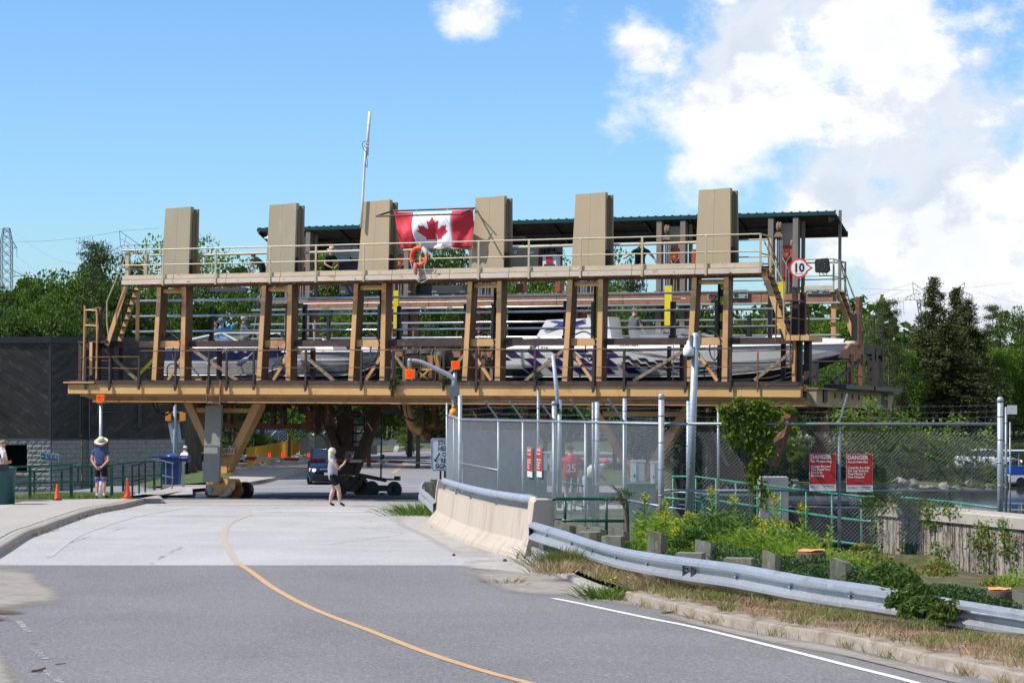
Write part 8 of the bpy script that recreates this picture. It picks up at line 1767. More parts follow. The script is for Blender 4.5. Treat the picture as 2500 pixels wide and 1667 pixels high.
def tree_proto(kind,seedv):
 global rng
 rng=np.random.default_rng(seedv);random.seed(seedv);b=MB()
 if kind=='decid':
  pts,C=decid_pts(15000,85,seedv=seedv);size=.021
  b.tube([(0,0,0),(.01,0,.3),(0,.01,.6),(.02,0,.9)],[.022,.017,.011,.003],7)
  for c in C[::4]:b.tube([(0,0,max(.15,c[2]*.55)),tuple(c*np.array([.5,.5,.85])),tuple(c)],[.008,.005,.002],4)
  lm=leaf_mesh('crown',pts,size*rng.uniform(.7,1.3,len(pts)),g_mid,.75,.6)
 elif kind=='sparse':
  pts,C=decid_pts(3800,60,spread=.25,base=.2,seedv=seedv);size=.02
  b.tube([(0,0,0),(.01,0,.4),(0,.01,.95)],[.014,.01,.003],6)
  for c in C[::2]:b.tube([(0,0,max(.15,c[2]*.7)),tuple(c)],[.005,.002],4)
  lm=leaf_mesh('crown',pts,size,g_mid,.75,.6)
 elif kind=='pine':
  P_=[];b.tube([(0,0,0),(.005,0,.5),(0,0,.98)],[.016,.011,.003],7)
  for i in range(60):
   z=rng.uniform(.28,.98);L=(.07+.20*(1-z)**.6)*rng.uniform(.6,1.15);t=rng.uniform(0,6.283);d=np.array([np.cos(t),np.sin(t),rng.uniform(.02,.3)]);b.tube([(0,0,z),tuple(np.array([0,0,z])+d*L)],[.004,.0015],4)
   for _ in range(190):q=rng.uniform(.3,1.05);P_.append(np.array([0,0,z])+d*L*q+rng.normal(size=3)*np.array([.022,.022,.011])*(1.2))
  lm=leaf_mesh('crown',np.array(P_),.017,g_pine,.35,.5)
 else:
  P_=[];b.tube([(0,0,0),(0,0,.99)],[.018,.003],7)
  z=.04
  while z<.995:
   rad=(.205*(1-z)**.82+.012)*rng.uniform(.8,1.15)
   for k in range(int(6+5*(1-z))):
    t=rng.uniform(0,6.283);L=rad*rng.uniform(.7,1.25);n_=int(20+L*900)
    for _ in range(n_):
     q=rng.random()**.7;P_.append([np.cos(t)*L*q+rng.normal()*.010,np.sin(t)*L*q+rng.normal()*.010,z-.22*L*q*q-.02*q*rng.random()*2+rng.normal()*.005])
   z+=.020+.004*rng.random()
  lm=leaf_mesh('crown',np.array(P_),.0145,g_spruce,.35,.2,.5)
 tr=MB();me=bpy.data.meshes.new('trunk');me.from_pydata(b.v,[],b.f);me.materials.append(m_trunk);me.polygons.foreach_set('use_smooth',[True]*len(me.polygons))
 return me,lm
PR={'decid':[tree_proto('decid',s)for s in(1,2,3,4)],'sparse':[tree_proto('sparse',11),tree_proto('sparse',12)],'pine':[tree_proto('pine',21),tree_proto('pine',22)],'spruce':[tree_proto('spruce',31),tree_proto('spruce',32)]}
random.seed(5)
VM={}
def vmesh(kind,i,m_):
 k=(kind,i,m_.name)
 if k not in VM:
  me=PR[kind][i][1]
  if me.materials[0]!=m_:me=me.copy();me.materials[0]=m_
  VM[k]=me
 return VM[k]
ntree=[0]
def tree(kind,label,px,ytop,Y,wpx,m_,name=None,zbase=None,group=None):
 X=X_(px,Y);zb=Hs(X,Y)if zbase is None else zbase;h=Z_(ytop,Y)-zb;i=ntree[0]%len(PR[kind]);ntree[0]+=1
 nm=name or{'decid':'broadleaf_tree','sparse':'young_tree','pine':'pine_tree','spruce':'spruce_tree'}[kind]
 r=thing(nm,label,'tree',(X,Y,zb),rand(0,6),group);nat={'decid':.86,'sparse':.5,'pine':.52,'spruce':.27}[kind];w=max(wpx/F*Y/nat,h*{'decid':.64,'sparse':.6,'pine':.62,'spruce':.8}[kind]*(name is None))
 r.scale=(w,w,h);link('trunk',PR[kind][i][0],r);link('crown',vmesh(kind,i,m_),r);return r
TG='trees behind the timber building'
# left mass
L1s=[(30,700,125,150,'decid',g_mid),(95,682,128,150,'decid',g_mid),(150,668,124,150,'decid',g_mid),(205,672,130,150,'decid',g_mid),(238,592,122,110,'pine',g_pine),(268,640,126,140,'decid',g_dark),(60,760,105,170,'decid',g_dark),(150,755,104,150,'decid',g_dark),(215,730,106,140,'pine',g_pine),(300,700,108,150,'decid',g_dark),(-50,700,122,170,'decid',g_dark),(10,745,110,140,'pine',g_pine),(110,720,112,150,'pine',g_mid),(255,760,100,130,'pine',g_pine)]
lab=['tall rounded tree at the far left skyline','broad tree second from the left skyline','tree at the skyline above the dark building corner','dense tree left of the tall pine','tallest pine at the left with a ragged pointed top','dark tree right behind the tall pine','dark tree low behind the roof, leftmost','dark tree just over the building corner','soft pine rising left of the end ladder','dark tree behind the first tower','tree cut by the left picture edge','small pine low at the far left','olive pine in the middle of the left woods','low pine behind the left end ladder']
for k,(px,yt,Y,w,kd,mm_)in enumerate(L1s):tree(kd,lab[k],px,yt,Y,w,mm_,group=TG)
M1s=[(395,580,135,90,'sparse',g_lite,'bright loose tree showing right of the left gate posts'),(350,690,112,160,'decid',g_dark,'dark tree behind the first leg bay'),(440,700,118,150,'decid',g_dark,'dark tree between the first tower legs'),(508,578,130,95,'sparse',g_lite,'bright spiky tree between the first and second towers'),(500,690,120,150,'pine',g_pine,'pine behind the passengers in the first bay'),(570,700,118,150,'decid',g_dark,'dark tree behind the second tower'),(640,640,130,120,'decid',g_dark,'tree top peeping beside the second tower'),(705,760,125,130,'decid',g_mid,'tree behind the second tower legs'),(775,600,132,120,'decid',g_lite,'bright tree behind the worker with the sun hat'),(850,595,134,110,'decid',g_lite,'bright tree left of the third tower'),(800,745,115,190,'decid',g_lite,'bright leafy tree filling the second bay'),(900,740,116,150,'decid',g_mid,'tree behind the third tower legs'),(1000,608,134,170,'decid',g_dark,'dark tree below the flag, left'),(1080,590,136,150,'decid',g_dark,'dark tree below the flag, right'),(1020,740,115,200,'decid',g_dark,'dark leafy tree filling the third bay'),(1115,745,114,170,'decid',g_dark,'tree behind the fourth tower legs'),(1215,690,118,150,'decid',g_dark,'tree behind the black storage box, left'),(1290,640,135,120,'decid',g_mid,'tree between the control cabinets'),(1375,600,134,80,'sparse',g_lite,'slim bright tree left of the fifth tower'),(1330,760,114,200,'decid',g_dark,'tree low behind the racing boat stern'),(1510,600,150,110,'sparse',g_mid,'thin open crowned tree left of the leaning dark haired worker'),(1440,690,120,150,'decid',g_mid,'tree right of the fifth tower legs'),(1540,675,125,120,'pine',g_pine,'pine tip behind the leaning dark haired worker'),(1500,745,112,170,'decid',g_mid,'bright edged tree behind the man in the cockpit'),(1580,735,116,170,'pine',g_pine,'soft pine behind the yellow depth board'),(1660,730,120,150,'decid',g_dark,'dark tree left of the sixth tower legs'),(1725,745,125,130,'decid',g_dark,'dark tree behind the sixth tower legs'),(1800,760,190,70,'sparse',g_mid,'slim tree right of the sixth tower'),(1850,785,230,90,'decid',g_mid,'low round tree left of the right ladder')]
for px,yt,Y,w,kd,mm_,lb_ in M1s:tree(kd,lb_,px,yt,Y,w,mm_,group='trees behind the carriage')
# more distant low tree line behind everything in the middle
for k in range(16):px=380+k*95+rand(-20,20);tree('decid',('low far tree under the carriage, number fitting none else' if False else 'background broadleaf tree in the low belt beyond the far fence'),px,790+rand(-25,25),178+rand(-10,10),190,(g_dark,g_mid,g_dark)[k%3],zbase=-3.0,group='low tree belt beyond the far fence')
for k,(px,yt,w)in enumerate(((1000,1010,150),(1060,985,150),(1130,975,140),(1210,985,160),(1300,980,150),(950,1030,90),(1390,985,160),(1480,985,170),(1560,990,150),(1640,985,140))):tree('decid','bright understorey tree seen below the carriage deck',px,yt,172+rand(-6,6),w,g_lite if k%3 else g_mid,group='bright low trees seen under the deck')
for px,yt in((992,1060),(1010,1056)):tree('sparse','small staked sapling in front of the dark mesh fence, %s'%('left' if px<1000 else 'right'),px,yt,140,50,g_lite)
# right side
R1s=[(1905,775,300,150,'decid',g_mid,'mid green tree behind the distant small pylon'),(1980,770,310,150,'decid',g_mid,'mid green tree below the right ladder'),(2040,785,290,130,'decid',g_lite,'bright tree behind the far corner post'),(2100,775,290,120,'decid',g_lite,'bright tree left of the loose pine'),(2170,728,262,120,'pine',g_olive,'tall loose olive pine right of the carriage end'),(2150,800,275,150,'pine',g_mid,'broad pine leaning over the carriage end'),(2280,674,300,150,'spruce',g_spruce,'tallest dark spruce with a bare pointed tip'),(2338,698,296,140,'spruce',g_spruce,'second tallest dark spruce, right of the tallest'),(2362,728,290,150,'spruce',g_spruce,'shorter dark spruce at the right of the group'),(2245,800,285,200,'spruce',g_spruce,'wide olive spruce filling the left of the group'),(2310,790,275,240,'spruce',g_spruce,'widest dark spruce in front of the group'),(2200,850,270,130,'decid',g_mid,'small round tree at the left foot of the spruces'),(2424,742,340,70,'pine',g_olive,'slim pale topped pine between spruces and the right edge'),(2490,752,320,160,'decid',g_mid,'round broadleaf tree at the right picture edge'),(2450,850,300,150,'decid',g_lite,'bright low tree at the right edge above the trolley'),(2400,880,310,130,'decid',g_lite,'bright tree right of the spruces'),(1960,900,255,140,'decid',g_lite,'bright tree seen through the carriage end frame'),(2030,890,255,150,'decid',g_mid,'shrubby tree seen through the end frame, right'),(1880,905,262,150,'decid',g_mid,'mid green tree under the racing boat bow'),(2560,760,300,180,'decid',g_dark,'dark tree mostly beyond the right edge')]
for px,yt,Y,w,kd,mm_,lb_ in R1s:tree(kd,lb_,px,yt,Y,w,mm_,group='trees on the far right bank')
for k in range(30):px=1660+k*31+rand(-10,10);tree('decid','shrub in the dense belt behind the distant lot',px,rand(960,1010),310+rand(-6,10),rand(90,150),(g_dark,g_mid,g_olive)[k%3],'shrub',group='shrub belt behind the distant lot')
for k in range(120):
 px=rand(1700,2500);py=rand(1085,1165);Y=244+rand(-6,10);tree('decid','wild shrub on the slope above the far bank',px,py-rand(10,28),Y,rand(90,160),(g_dark,g_olive,g_mid)[k%3],'shrub',zbase=Z_(py+50,Y),group='wild shrubs on the slope above the far bank')
tree('decid','round green bush behind the grey helmeted person',590,1046,124,125,g_mid,'bush');tree('decid','bush continuing right of the round green bush',650,1062,126,70,g_dark,'bush')
tree('decid','slim dark bush growing at the left edge in front of the wall',-28,1160,66.5,75,g_mid,'bush')
# bare dead looking tree trunk right of carriage end and far treeline mass
def far_belt():
 r=np.random.default_rng(3);n=42000;X=r.uniform(-420,520,n);z0=-3;top=12+4*np.sin(X*.03)+3*np.sin(X*.11+1)+2*np.sin(X*.37);z=z0+(top-z0)*r.random(n)**.7;Y=440+r.uniform(0,40,n)
 o_=link('distant_woods',leaf_mesh('distant_woods',np.stack([X,Y,z],1),2.1,g_dark,.8,.5));tag(o_,kind='stuff')
far_belt()
# --- near plants --------------------------------------------------
rng=np.random.default_rng(77);random.seed(77)
g_gold=leafmat('goldenrod_leaves',(.075,.15,.013),(.22,.33,.03),trans=.4);m_goldfl=leafmat('goldenrod_flowers',(.35,.38,.03),(.50,.46,.04),trans=.3);g_jun=leafmat('juniper',(.015,.045,.012),(.06,.12,.03),trans=.15);g_ivy=leafmat('ivy_leaves',(.05,.11,.015),(.20,.30,.04),(.26,.07,.03),trans=.4);g_ivyv=leafmat('fence_vine_leaves',(.055,.115,.010),(.20,.30,.032),(.26,.26,.05),trans=.45);g_ivyd=leafmat('dark_ivy',(.03,.07,.012),(.09,.15,.025),(.13,.13,.03),trans=.4)
m_grass=leafmat('grass_blades',(.07,.12,.02),(.22,.24,.07),(.38,.28,.13),trans=.3);m_dry=leafmat('dry_grass',(.22,.17,.09),(.42,.33,.18),(.08,.10,.03),trans=.3)
def ribbons(name,base,tip,w,m_,par=None,bend=.25):
 base,tip=np.asarray(base),np.asarray(tip);n=len(base);d=tip-base;s_=np.cross(d,rng.normal(size=(n,3)));s_/=np.linalg.norm(s_,axis=1)[:,None]+1e-9;s_*=np.broadcast_to(w,(n,))[:,None];mid=base+d*.55+np.array([0,0,1])*np.linalg.norm(d,axis=1)[:,None]*bend*.3
 V=np.stack([base-s_*.5,base+s_*.5,mid+s_*.45,mid-s_*.45,tip],1).reshape(-1,3);i=np.arange(n)*5
 me=bpy.data.meshes.new(name);Fq=np.concatenate([np.stack([i,i+1,i+2,i+3],1).ravel(),np.stack([i+3,i+2,i+4],1).ravel()]);me.vertices.add(5*n);me.vertices.foreach_set('co',V.ravel());me.loops.add(7*n);me.loops.foreach_set('vertex_index',Fq);me.polygons.add(2*n);me.polygons.foreach_set('loop_start',np.concatenate([np.arange(0,4*n,4),4*n+np.arange(0,3*n,3)]));me.update(calc_edges=True);me.materials.append(m_);return link(name,me,par)
def gz(X,Y):
 return float(max(Hs(X,Y),float(zg(Y))-.6))+.02 if X>rk(Y)+1.2 else float(zg(Y))+.16
 # goldenrod plants: individual stems
def goldproto(s):
 B_=[];T_=[];Fp=[];n_=46
 for i in range(n_):
  z=.1+.9*i/n_;t=i*2.4+s;L=.13*(1-.35*i/n_);B_.append((.02*math.sin(z*2+s),0,z));T_.append((L*math.cos(t)+.02*math.sin(z*2+s),L*math.sin(t),z+.05))
 l_=ribbons('leaves',B_,T_,.022,g_gold);b=MB();b.tube([(0,0,0),(.015,0,.5),(.02,0,1.02)],[.006,.004,.002],4);st_=b.build('stem',g_gold)
 for _ in range(60):t=rng.uniform(0,6.28);q=rng.random();Fp.append((.02+.09*q*math.cos(t),.09*q*math.sin(t),1.04-.10*q*q+rng.normal()*.02))
 f_=link('flower_head',leaf_mesh('flower_head',Fp,.03,m_goldfl,.7));out=(l_.data,st_.data,f_.data)
 for o_ in(l_,st_,f_):bpy.data.objects.remove(o_)
 return out
GP=[goldproto(s)for s in(0,1.3,2.1)]
k=0
for i in range(290):
 px=1548+(2030-1548)*rng.random();Y=rng.uniform(32.2,38.2);
 if px>1900 and rng.random()<.5:continue
 ytop=np.interp(px,[1548,1620,1660,1720,1800,1900,2030],[1255,1228,1255,1245,1255,1268,1290])+rng.uniform(-8,30)+(38-Y)*6;X=X_(px,Y);zb=gz(X,Y)-.02;h=Z_(ytop,Y)-zb
 if h<.15:continue
 h=min(h,1.35);r=thing('goldenrod','leafy yellow green goldenrod stem in the patch before the fence','plant',(X,Y,zb),rng.uniform(0,6),'goldenrod patch before the fence');r.scale=(1.1,1.1,h);g_=GP[i%3];link('leaves',g_[0],r);link('stem',g_[1],r)
 if i%9==0:link('flower_head',g_[2],r)
for lb_,px,yt,Y in(('tall goldenrod with a broad yellow head left of the patch',1571,1213,36.5),('tall goldenrod with yellow plume near the camera pole',1735,1198,37.5),('tall thin goldenrod with yellow tip before the green box',1788,1219,37.5),('tall goldenrod before the concrete pillar',1890,1218,37.8),('slender goldenrod right of the pillar',1955,1240,37.5)):
 X=X_(px,Y);zb=gz(X,Y);r=thing('goldenrod',lb_,'plant',(X,Y,zb),1);r.scale=(1.4,1.4,Z_(yt,Y)-zb);link('leaves',GP[0][0],r);link('stem',GP[0][1],r);link('flower_head',GP[0][2],r)
 # juniper ground cover, ivy, vine clumps
def cover(name,label,n,sampler,size,m_,cat='ground cover',stuff=True,asp=.5,flat=.3):
 C=[sampler()for _ in range(n)];C=[c for c in C if c is not None];o_=link(name,leaf_mesh(name,C,rng.uniform(.7,1.3,len(C))*size,m_,asp,flat));return tag(o_,label,cat,kind='stuff')if stuff else tag(o_,label,cat)
def blob(px,py,Y,rx,ry,rz_,n,C):
 c=P(px,py,Y)
 for _ in range(n):d=rng.normal(size=3);d/=np.linalg.norm(d);q=rng.random()**.33;C.append((c.x+d[0]*rx*q,c.y+d[1]*ry*q,c.z+abs(d[2])*rz_*q-.05))
def blobs(name,label,lst,n,size,m_,cat='shrub',asp=.35,droop=0.):
 C=[];
 for px,py,Y,rx,rz_ in lst:blob(px,py,Y,rx,rx*.9,rz_,n,C)
 return tag(link(name,leaf_mesh(name,C,rng.uniform(.6,1.3,len(C))*size,m_,asp,.4,droop)),label,cat)
JB=[(1590,1362,32,.4,.14),(1650,1362,31,.4,.14),(1760,1352,30.5,.45,.2),(1830,1362,30,.4,.18),(1900,1378,29.5,.4,.16),(1960,1380,29.3,.5,.2),(2000,1400,28.5,.4,.18),(2060,1395,29.5,.4,.2),(2100,1415,28,.4,.16)]
blobs('juniper_shrub','low dark green juniper spreading behind the middle of the guardrail',JB,900,.05,g_jun)
blobs('juniper_shrub','bushy dark juniper spilling over the right end of the guardrail',[(2240,1452,26.0,.5,.16),(2330,1464,25.8,.5,.18),(2400,1476,25.5,.45,.16),(2160,1446,26.6,.35,.12),(2300,1440,26.6,.45,.12),(2370,1488,25.0,.3,.14)],1500,.05,g_jun)
blobs('sumac_sprig','dark green sumac sprig with drooping leaflets behind the guardrail',[(1690,1310,31.0,.22,.2),(1740,1290,31.5,.35,.25),(1790,1275,32,.45,.25),(1660,1325,30.5,.16,.12)],330,.10,leafmat('sumac',(.03,.09,.012),(.09,.18,.03),(.14,.16,.02)),asp=.22,droop=.6)
blobs('creeper_clump','glossy creeper clump draped over the guardrail',[(2205,1425,24.9,.26,.2),(2240,1455,24.4,.24,.2),(2180,1405,25.2,.28,.2),(2270,1478,24.1,.2,.16),(2225,1495,24.1,.16,.2),(2300,1505,23.9,.16,.2),(2190,1470,24.4,.14,.16),(2330,1480,24.2,.12,.12),(2150,1400,25.6,.2,.14)],420,.075,g_ivyd,asp=.5,droop=.5)
# vine on the frontal fence
VC=[]
for px,py,rx,rz_,n in((1815,1003,.26,.13,420),(1782,1025,.16,.16,240),(1790,1065,.12,.16,170),(1855,990,.16,.10,210),(1890,1012,.14,.10,200),(1925,1000,.10,.07,110),(1840,1040,.2,.12,330),(1870,1060,.16,.10,180),(1830,1085,.15,.14,230),(1852,1120,.12,.16,200),(1838,1160,.10,.2,170),(1880,1100,.08,.12,90),(1865,1210,.10,.2,110),(1942,1052,.05,.07,50),(1938,1095,.05,.06,40),(1762,995,.06,.05,50),(1800,975,.07,.05,60),(1905,1040,.07,.05,50)):
 c=P(px,py,YB-.08)
 for _ in range(n):d=rng.normal(size=3)*.55;VC.append((c.x+d[0]*rx,c.y+d[1]*.09,c.z+d[2]*rz_))
vn_=thing('fence_vine','thick green vine clump climbing over the frontal fence top','vine',P(1840,1200,YB));o_=link('leaves',leaf_mesh('leaves',[tuple(Vector(c)-vn_.location)for c in VC],rng.uniform(.055,.11,len(VC)),g_ivyv,.55,.5,.5),vn_)
b=MB()
for _ in range(5):x=rand(-.2,.15);b.tube(smooth_path([(x*.4,0,-.6),(x+.06,-.03,.1),(x*1.6-.05,.02,.7),(x*2.9,-.02,1.25)],4),.007,4)
b.tube(smooth_path([(.1,0,1.25),(.5,-.03,1.55),(.9,0,1.2),(1.1,0,.9)],5),.006,4);b.build('stems',m_twig,vn_)
VC=[]
for px,py,rx,rz_,n in((2085,1020,.3,.10,300),(2125,985,.15,.1,130),(2090,1060,.3,.25,600),(2150,1075,.3,.25,700),(2200,1045,.35,.2,600),(2180,1120,.35,.2,700),(2240,1090,.35,.25,700),(2300,1075,.35,.2,560),(2260,1140,.4,.15,600),(2350,1110,.35,.2,500),(2140,1160,.3,.15,500),(2160,1215,.3,.08,350),(2230,1225,.4,.06,300),(2120,1240,.15,.15,260),(2400,1140,.25,.2,380),(2410,1060,.2,.15,120),(2060,1010,.15,.1,110),(2330,1030,.2,.12,130),(2140,1000,.1,.05,70),(2100,1115,.12,.12,160),(2330,1170,.3,.08,260),(2390,1185,.25,.06,160)):
 c=P(px,py,YB+.25)
 for _ in range(int(n*.62)):d=rng.normal(size=3)*.6;VC.append((c.x+d[0]*rx,c.y+d[1]*.16,c.z+d[2]*rz_))
vn2=thing('fence_vine','sprawling mixed vine tangle on the right part of the frontal fence','vine',P(2200,1240,YB));link('leaves',leaf_mesh('leaves',[tuple(Vector(c)-vn2.location)for c in VC],rng.uniform(.05,.10,len(VC)),g_ivyv,.6,.5,.3),vn2)
b=MB()
for _ in range(40):
 x=rand(-1.3,1.6);z=rand(.1,1.0);b.tube(smooth_path([(x,rand(-.1,.2),z),(x+rand(-.3,.3),rand(-.1,.2),z+rand(0,.4)),(x+rand(-.6,.6),rand(-.1,.2),z+rand(.0,.6))],4),.005,3)
b.build('stems',m_twig,vn2)
# creeper on the wall
IV=[];
def wallpt(px,zf,off=.1):
 r=(px-CX)/F;t=(r*wp[1].y-wp[1].x)/(d_w.x-r*d_w.y);p=wp[1]+d_w*t+nr_w*off;return(p.x,p.y,zf)
d_w=(wp[2]-wp[1]).normalized();nr_w=Vector((d_w.y,-d_w.x,0))
def strand(px,z0,z1,w,n):
 for _ in range(n):q=rng.random();IV.append(wallpt(px+rng.normal()*w*(.4+.6*abs(math.sin(q*9))),z0+(z1-z0)*q,rng.uniform(.07,.2)))
for px,z0,z1,w,n in((2155,.4,1.7,9,330),(2165,1.5,1.75,20,260),(2225,.5,1.35,11,300),(2240,1.45,1.75,26,420),(2285,1.3,1.75,14,260),(2300,.4,1.1,18,330),(2350,.4,.8,10,70),(2270,.35,.9,16,240),(2420,.3,1.55,14,330),(2415,1.1,1.5,14,140),(2465,1.0,1.6,10,220),(2395,1.0,1.3,10,80),(2490,.4,1.4,6,150),(2330,1.55,1.7,20,120),(2200,.3,.6,40,300),(2150,.3,.7,16,220)):strand(px,z0,z1,w,n)
tag(link('wall_creeper',leaf_mesh('wall_creeper',IV,rng.uniform(.03,.075,len(IV)),g_ivy,.65,.5,.4)),'yellow green and red creeper strands hanging down the retaining wall','creeper')
IB=[];IT=[]
for _ in range(420):
 px=rng.uniform(2150,2500);z0=rng.uniform(.6,1.62);p=wallpt(px,z0,.09);IB.append(p);q=wallpt(px+rng.normal()*8,z0-rng.uniform(.15,.8),.09);IT.append(q)
tag(ribbons('creeper_stems',IB,IT,.006,m_twig),kind='stuff')
blobs('juniper_shrub','ragged low junipers in the bed between guardrail and retaining wall',[(px,py+22,Y,.45,.07)for px,py,Y in((2080,1402,29),(2150,1412,28.6),(2230,1405,29.5),(2310,1412,29),(2390,1420,28.6),(2460,1425,28.4),(2500,1450,27),(2010,1392,30),(1940,1368,31),(1870,1360,31.5),(2280,1432,27.6),(2190,1432,27.6))],800,.05,g_jun)
blobs('weed_bed','mixed green weeds filling the bed behind the guardrail',[(px,py,Y,.4,.22)for px,py,Y in((1560,1340,33.5),(1640,1345,32.5),(1700,1340,32.5),(1780,1340,32),(1860,1345,32.5),(1950,1350,32),(2040,1365,32),(2090,1385,30.6),(2500,1420,29.6))],700,.055,g_gold,asp=.25)
blobs('leafy_weeds','pale green leafy weeds at the foot of the retaining wall',[(2130,1378,31,.35,.25),(2190,1400,31,.35,.2),(2290,1395,33,.3,.25),(2105,1340,34,.2,.15),(2440,1418,31,.3,.1)],420,.06,leafmat('weed',(.08,.14,.02),(.24,.28,.05),(.40,.12,.05),trans=.4),asp=.6)
blobs('leafy_weeds','red tinged leaves piled on the top of the retaining wall',[(2200,1226,39.8,.5,.06),(2280,1236,39.2,.5,.06),(2350,1245,38.6,.4,.04),(2140,1220,40.2,.25,.1)],330,.05,leafmat('red_leaves',(.12,.13,.02),(.28,.17,.06),(.25,.04,.02)),asp=.6)
# small yew sprig by the railing
sp2=thing('cedar_sapling','small crooked cedar sapling before the curved green railing','sapling',(X_(1530,36.4),36.4,gz(X_(1530,36.4),36.4)));oo=Vector(sp2.location)
b=MB();b.tube(smooth_path([P(1530,1335,36.4)-oo,P(1531,1290,36.4)-oo,P(1524,1240,36.4)-oo,P(1509,1200,36.4)-oo,P(1490,1180,36.4)-oo],4),[.03]*4+[.028]*4+[.02]*4+[.012]*5,7);b.tube([P(1522,1232,36.4)-oo,P(1545,1200,36.4)-oo],.01,5);b.tube([P(1510,1215,36.4)-oo,P(1462,1236,36.4)-oo],.006,4);b.tube([P(1509,1200,36.4)-oo,P(1478,1178,36.4)-oo],.006,4);b.build('stem',m_twig,sp2,True)
C=[]
for px,py,rx,n in((1518,1200,.09,220),(1535,1205,.09,200),(1526,1226,.07,160),(1490,1214,.05,50),(1505,1216,.05,60)):
 for _ in range(n):q=P(px,py,36.4)-oo;dd=rng.normal(size=3)*.6*rx;C.append((q.x+dd[0],q.y+dd[1],q.z+dd[2]*.8))
link('foliage',leaf_mesh('foliage',C,.04,leafmat('cedar',(.05,.09,.015),(.14,.19,.04)),.3),sp2)
# grass on the shoulder and verges
def grass_field(name,n,fx,h,m_,w=.012,cl=60):
 B_=[];T_=[]
 cs=[fx()for _ in range(cl)]
 for _ in range(n):
  c=cs[rng.integers(cl)];x=c[0]+rng.normal()*.12*c[2];y=c[1]+rng.normal()*.12*c[2];z=gz(x,y)if x>rk(y)+.05 else float(zg(y))+.02;hh=h*rng.uniform(.3,1.2);B_.append((x,y,z-.01));T_.append((x+rng.normal()*hh*.6,y+rng.normal()*hh*.6,z+hh))
 return tag(ribbons(name,B_,T_,w,m_),kind='stuff')
def sh(y0,y1,a,b_,s0=.6,s1=2.0):
 def f():y=rng.uniform(y0,y1);return(rk(y)+rng.uniform(a,b_),y,rng.uniform(s0,s1))
 return f
grass_field('dry_grass',6500,sh(18,29,.5,1.5,.5,1.3),.07,m_dry,.005,60);grass_field('grass',8000,sh(18,30,.4,1.6,.5,1.6),.085,m_grass,.006,34);grass_field('dry_grass',3500,sh(29,38,.3,.9),.12,m_dry,.007,40);grass_field('grass',5000,sh(27,37.5,1.1,3.5,.8,2),.16,m_grass,.009,60)
def tuft(label,px,py,h,n,m_,w=.009,spread=.12,name='grass_tuft',off=.12):
 g=G0(px,py);B_=[];T_=[]
 for _ in range(n):x,y=rng.normal()*spread,rng.normal()*spread;hh=h*rng.uniform(.4,1.1);B_.append((x,y,0));T_.append((x*1.5+rng.normal()*hh*.4,y*1.5+rng.normal()*hh*.4,hh))
 o_=ribbons(name,B_,T_,w,m_);o_.location=g+Vector((0,0,off));return tag(o_,label,'plant')
tuft('olive grass tuft growing at the barrier foot',1370,1400,.32,500,m_grass,.008,.22);tuft('pale weed clump in the broken kerb',1355,1418,.2,350,m_dry,.01,.15);tuft('second olive tuft right of the barrier foot tuft',1428,1404,.28,420,m_grass,.008,.18);tuft('bristly dry tuft overhanging the kerb',1630,1462,.2,420,m_dry,.007,.22);tuft('green weed tuft growing in the kerb gap',1490,1462,.15,300,leafmat('kerb_weed',(.06,.13,.02),(.17,.27,.04)),.018,.18,off=.02)
fl_=[(tuple(Vector((rng.normal()*.15,rng.normal()*.1,rng.uniform(.18,.3)))))for _ in range(16)];o_=link('yellow_flowers',leaf_mesh('yellow_flowers',fl_,.03,flat('yellow_petals',(.8,.6,.02)),.9));o_.location=G0(1490,1462);tag(o_,'tiny yellow flowers on the green weed in the kerb gap','flowers')
tuft('bright grass clump at the far end of the barrier',1042,1258,.35,900,leafmat('fresh_grass',(.07,.15,.02),(.2,.32,.05)),.012,.35,off=.0);tuft('small weed tuft by the stop line end',990,1251,.12,120,m_grass,.01,.2,off=0.);tuft('small dry tuft on the sand in the road',1228,1424,.08,90,m_dry,.008,.15,off=0.)
B_=[];T_=[]
for _ in range(5200):
 x=X_(rng.uniform(60,318),72.6);y=rng.uniform(70.8,74.2);z=-.03-(y-71.2)*.02;B_.append((x,y,z-.03));T_.append((x+rng.normal()*.04,y+rng.normal()*.04,z+rng.uniform(.03,.14)))
tag(ribbons('verge_grass',B_,T_,.014,leafmat('verge',(.08,.14,.02),(.22,.28,.05))),kind='stuff')
grass_field('kerb_weeds',1800,sh(17,31,-.03,.3,.3,.8),.10,m_dry,.006,45);grass_field('kerb_weeds',900,sh(17,31,.0,.3,.3,.8),.09,m_grass,.007,25)
B_=[];T_=[]
for q in LKs[3:30]:
 if rng.random()<.75:
  for _ in range(16):x=q.x+rng.normal()*.07+.02;y=q.y+rng.normal()*.2;z=float(zg(y));B_.append((x,y,z));T_.append((x+rng.normal()*.04,y+rng.normal()*.04,z+rng.uniform(.02,.09)))
tag(ribbons('kerb_grass',B_,T_,.012,m_dry),kind='stuff')
# leaf litter and bark chips
LC=[(rk(y)+rng.uniform(.3,1.6),y)for y in rng.uniform(17,34,2600)];tag(link('leaf_litter',leaf_mesh('leaf_litter',[(x,y,gz(x,y)+rng.uniform(0,.02))for x,y in LC],.05,leafmat('litter_leaves',(.16,.07,.035),(.32,.17,.09)),.4,2.5)),kind='stuff')
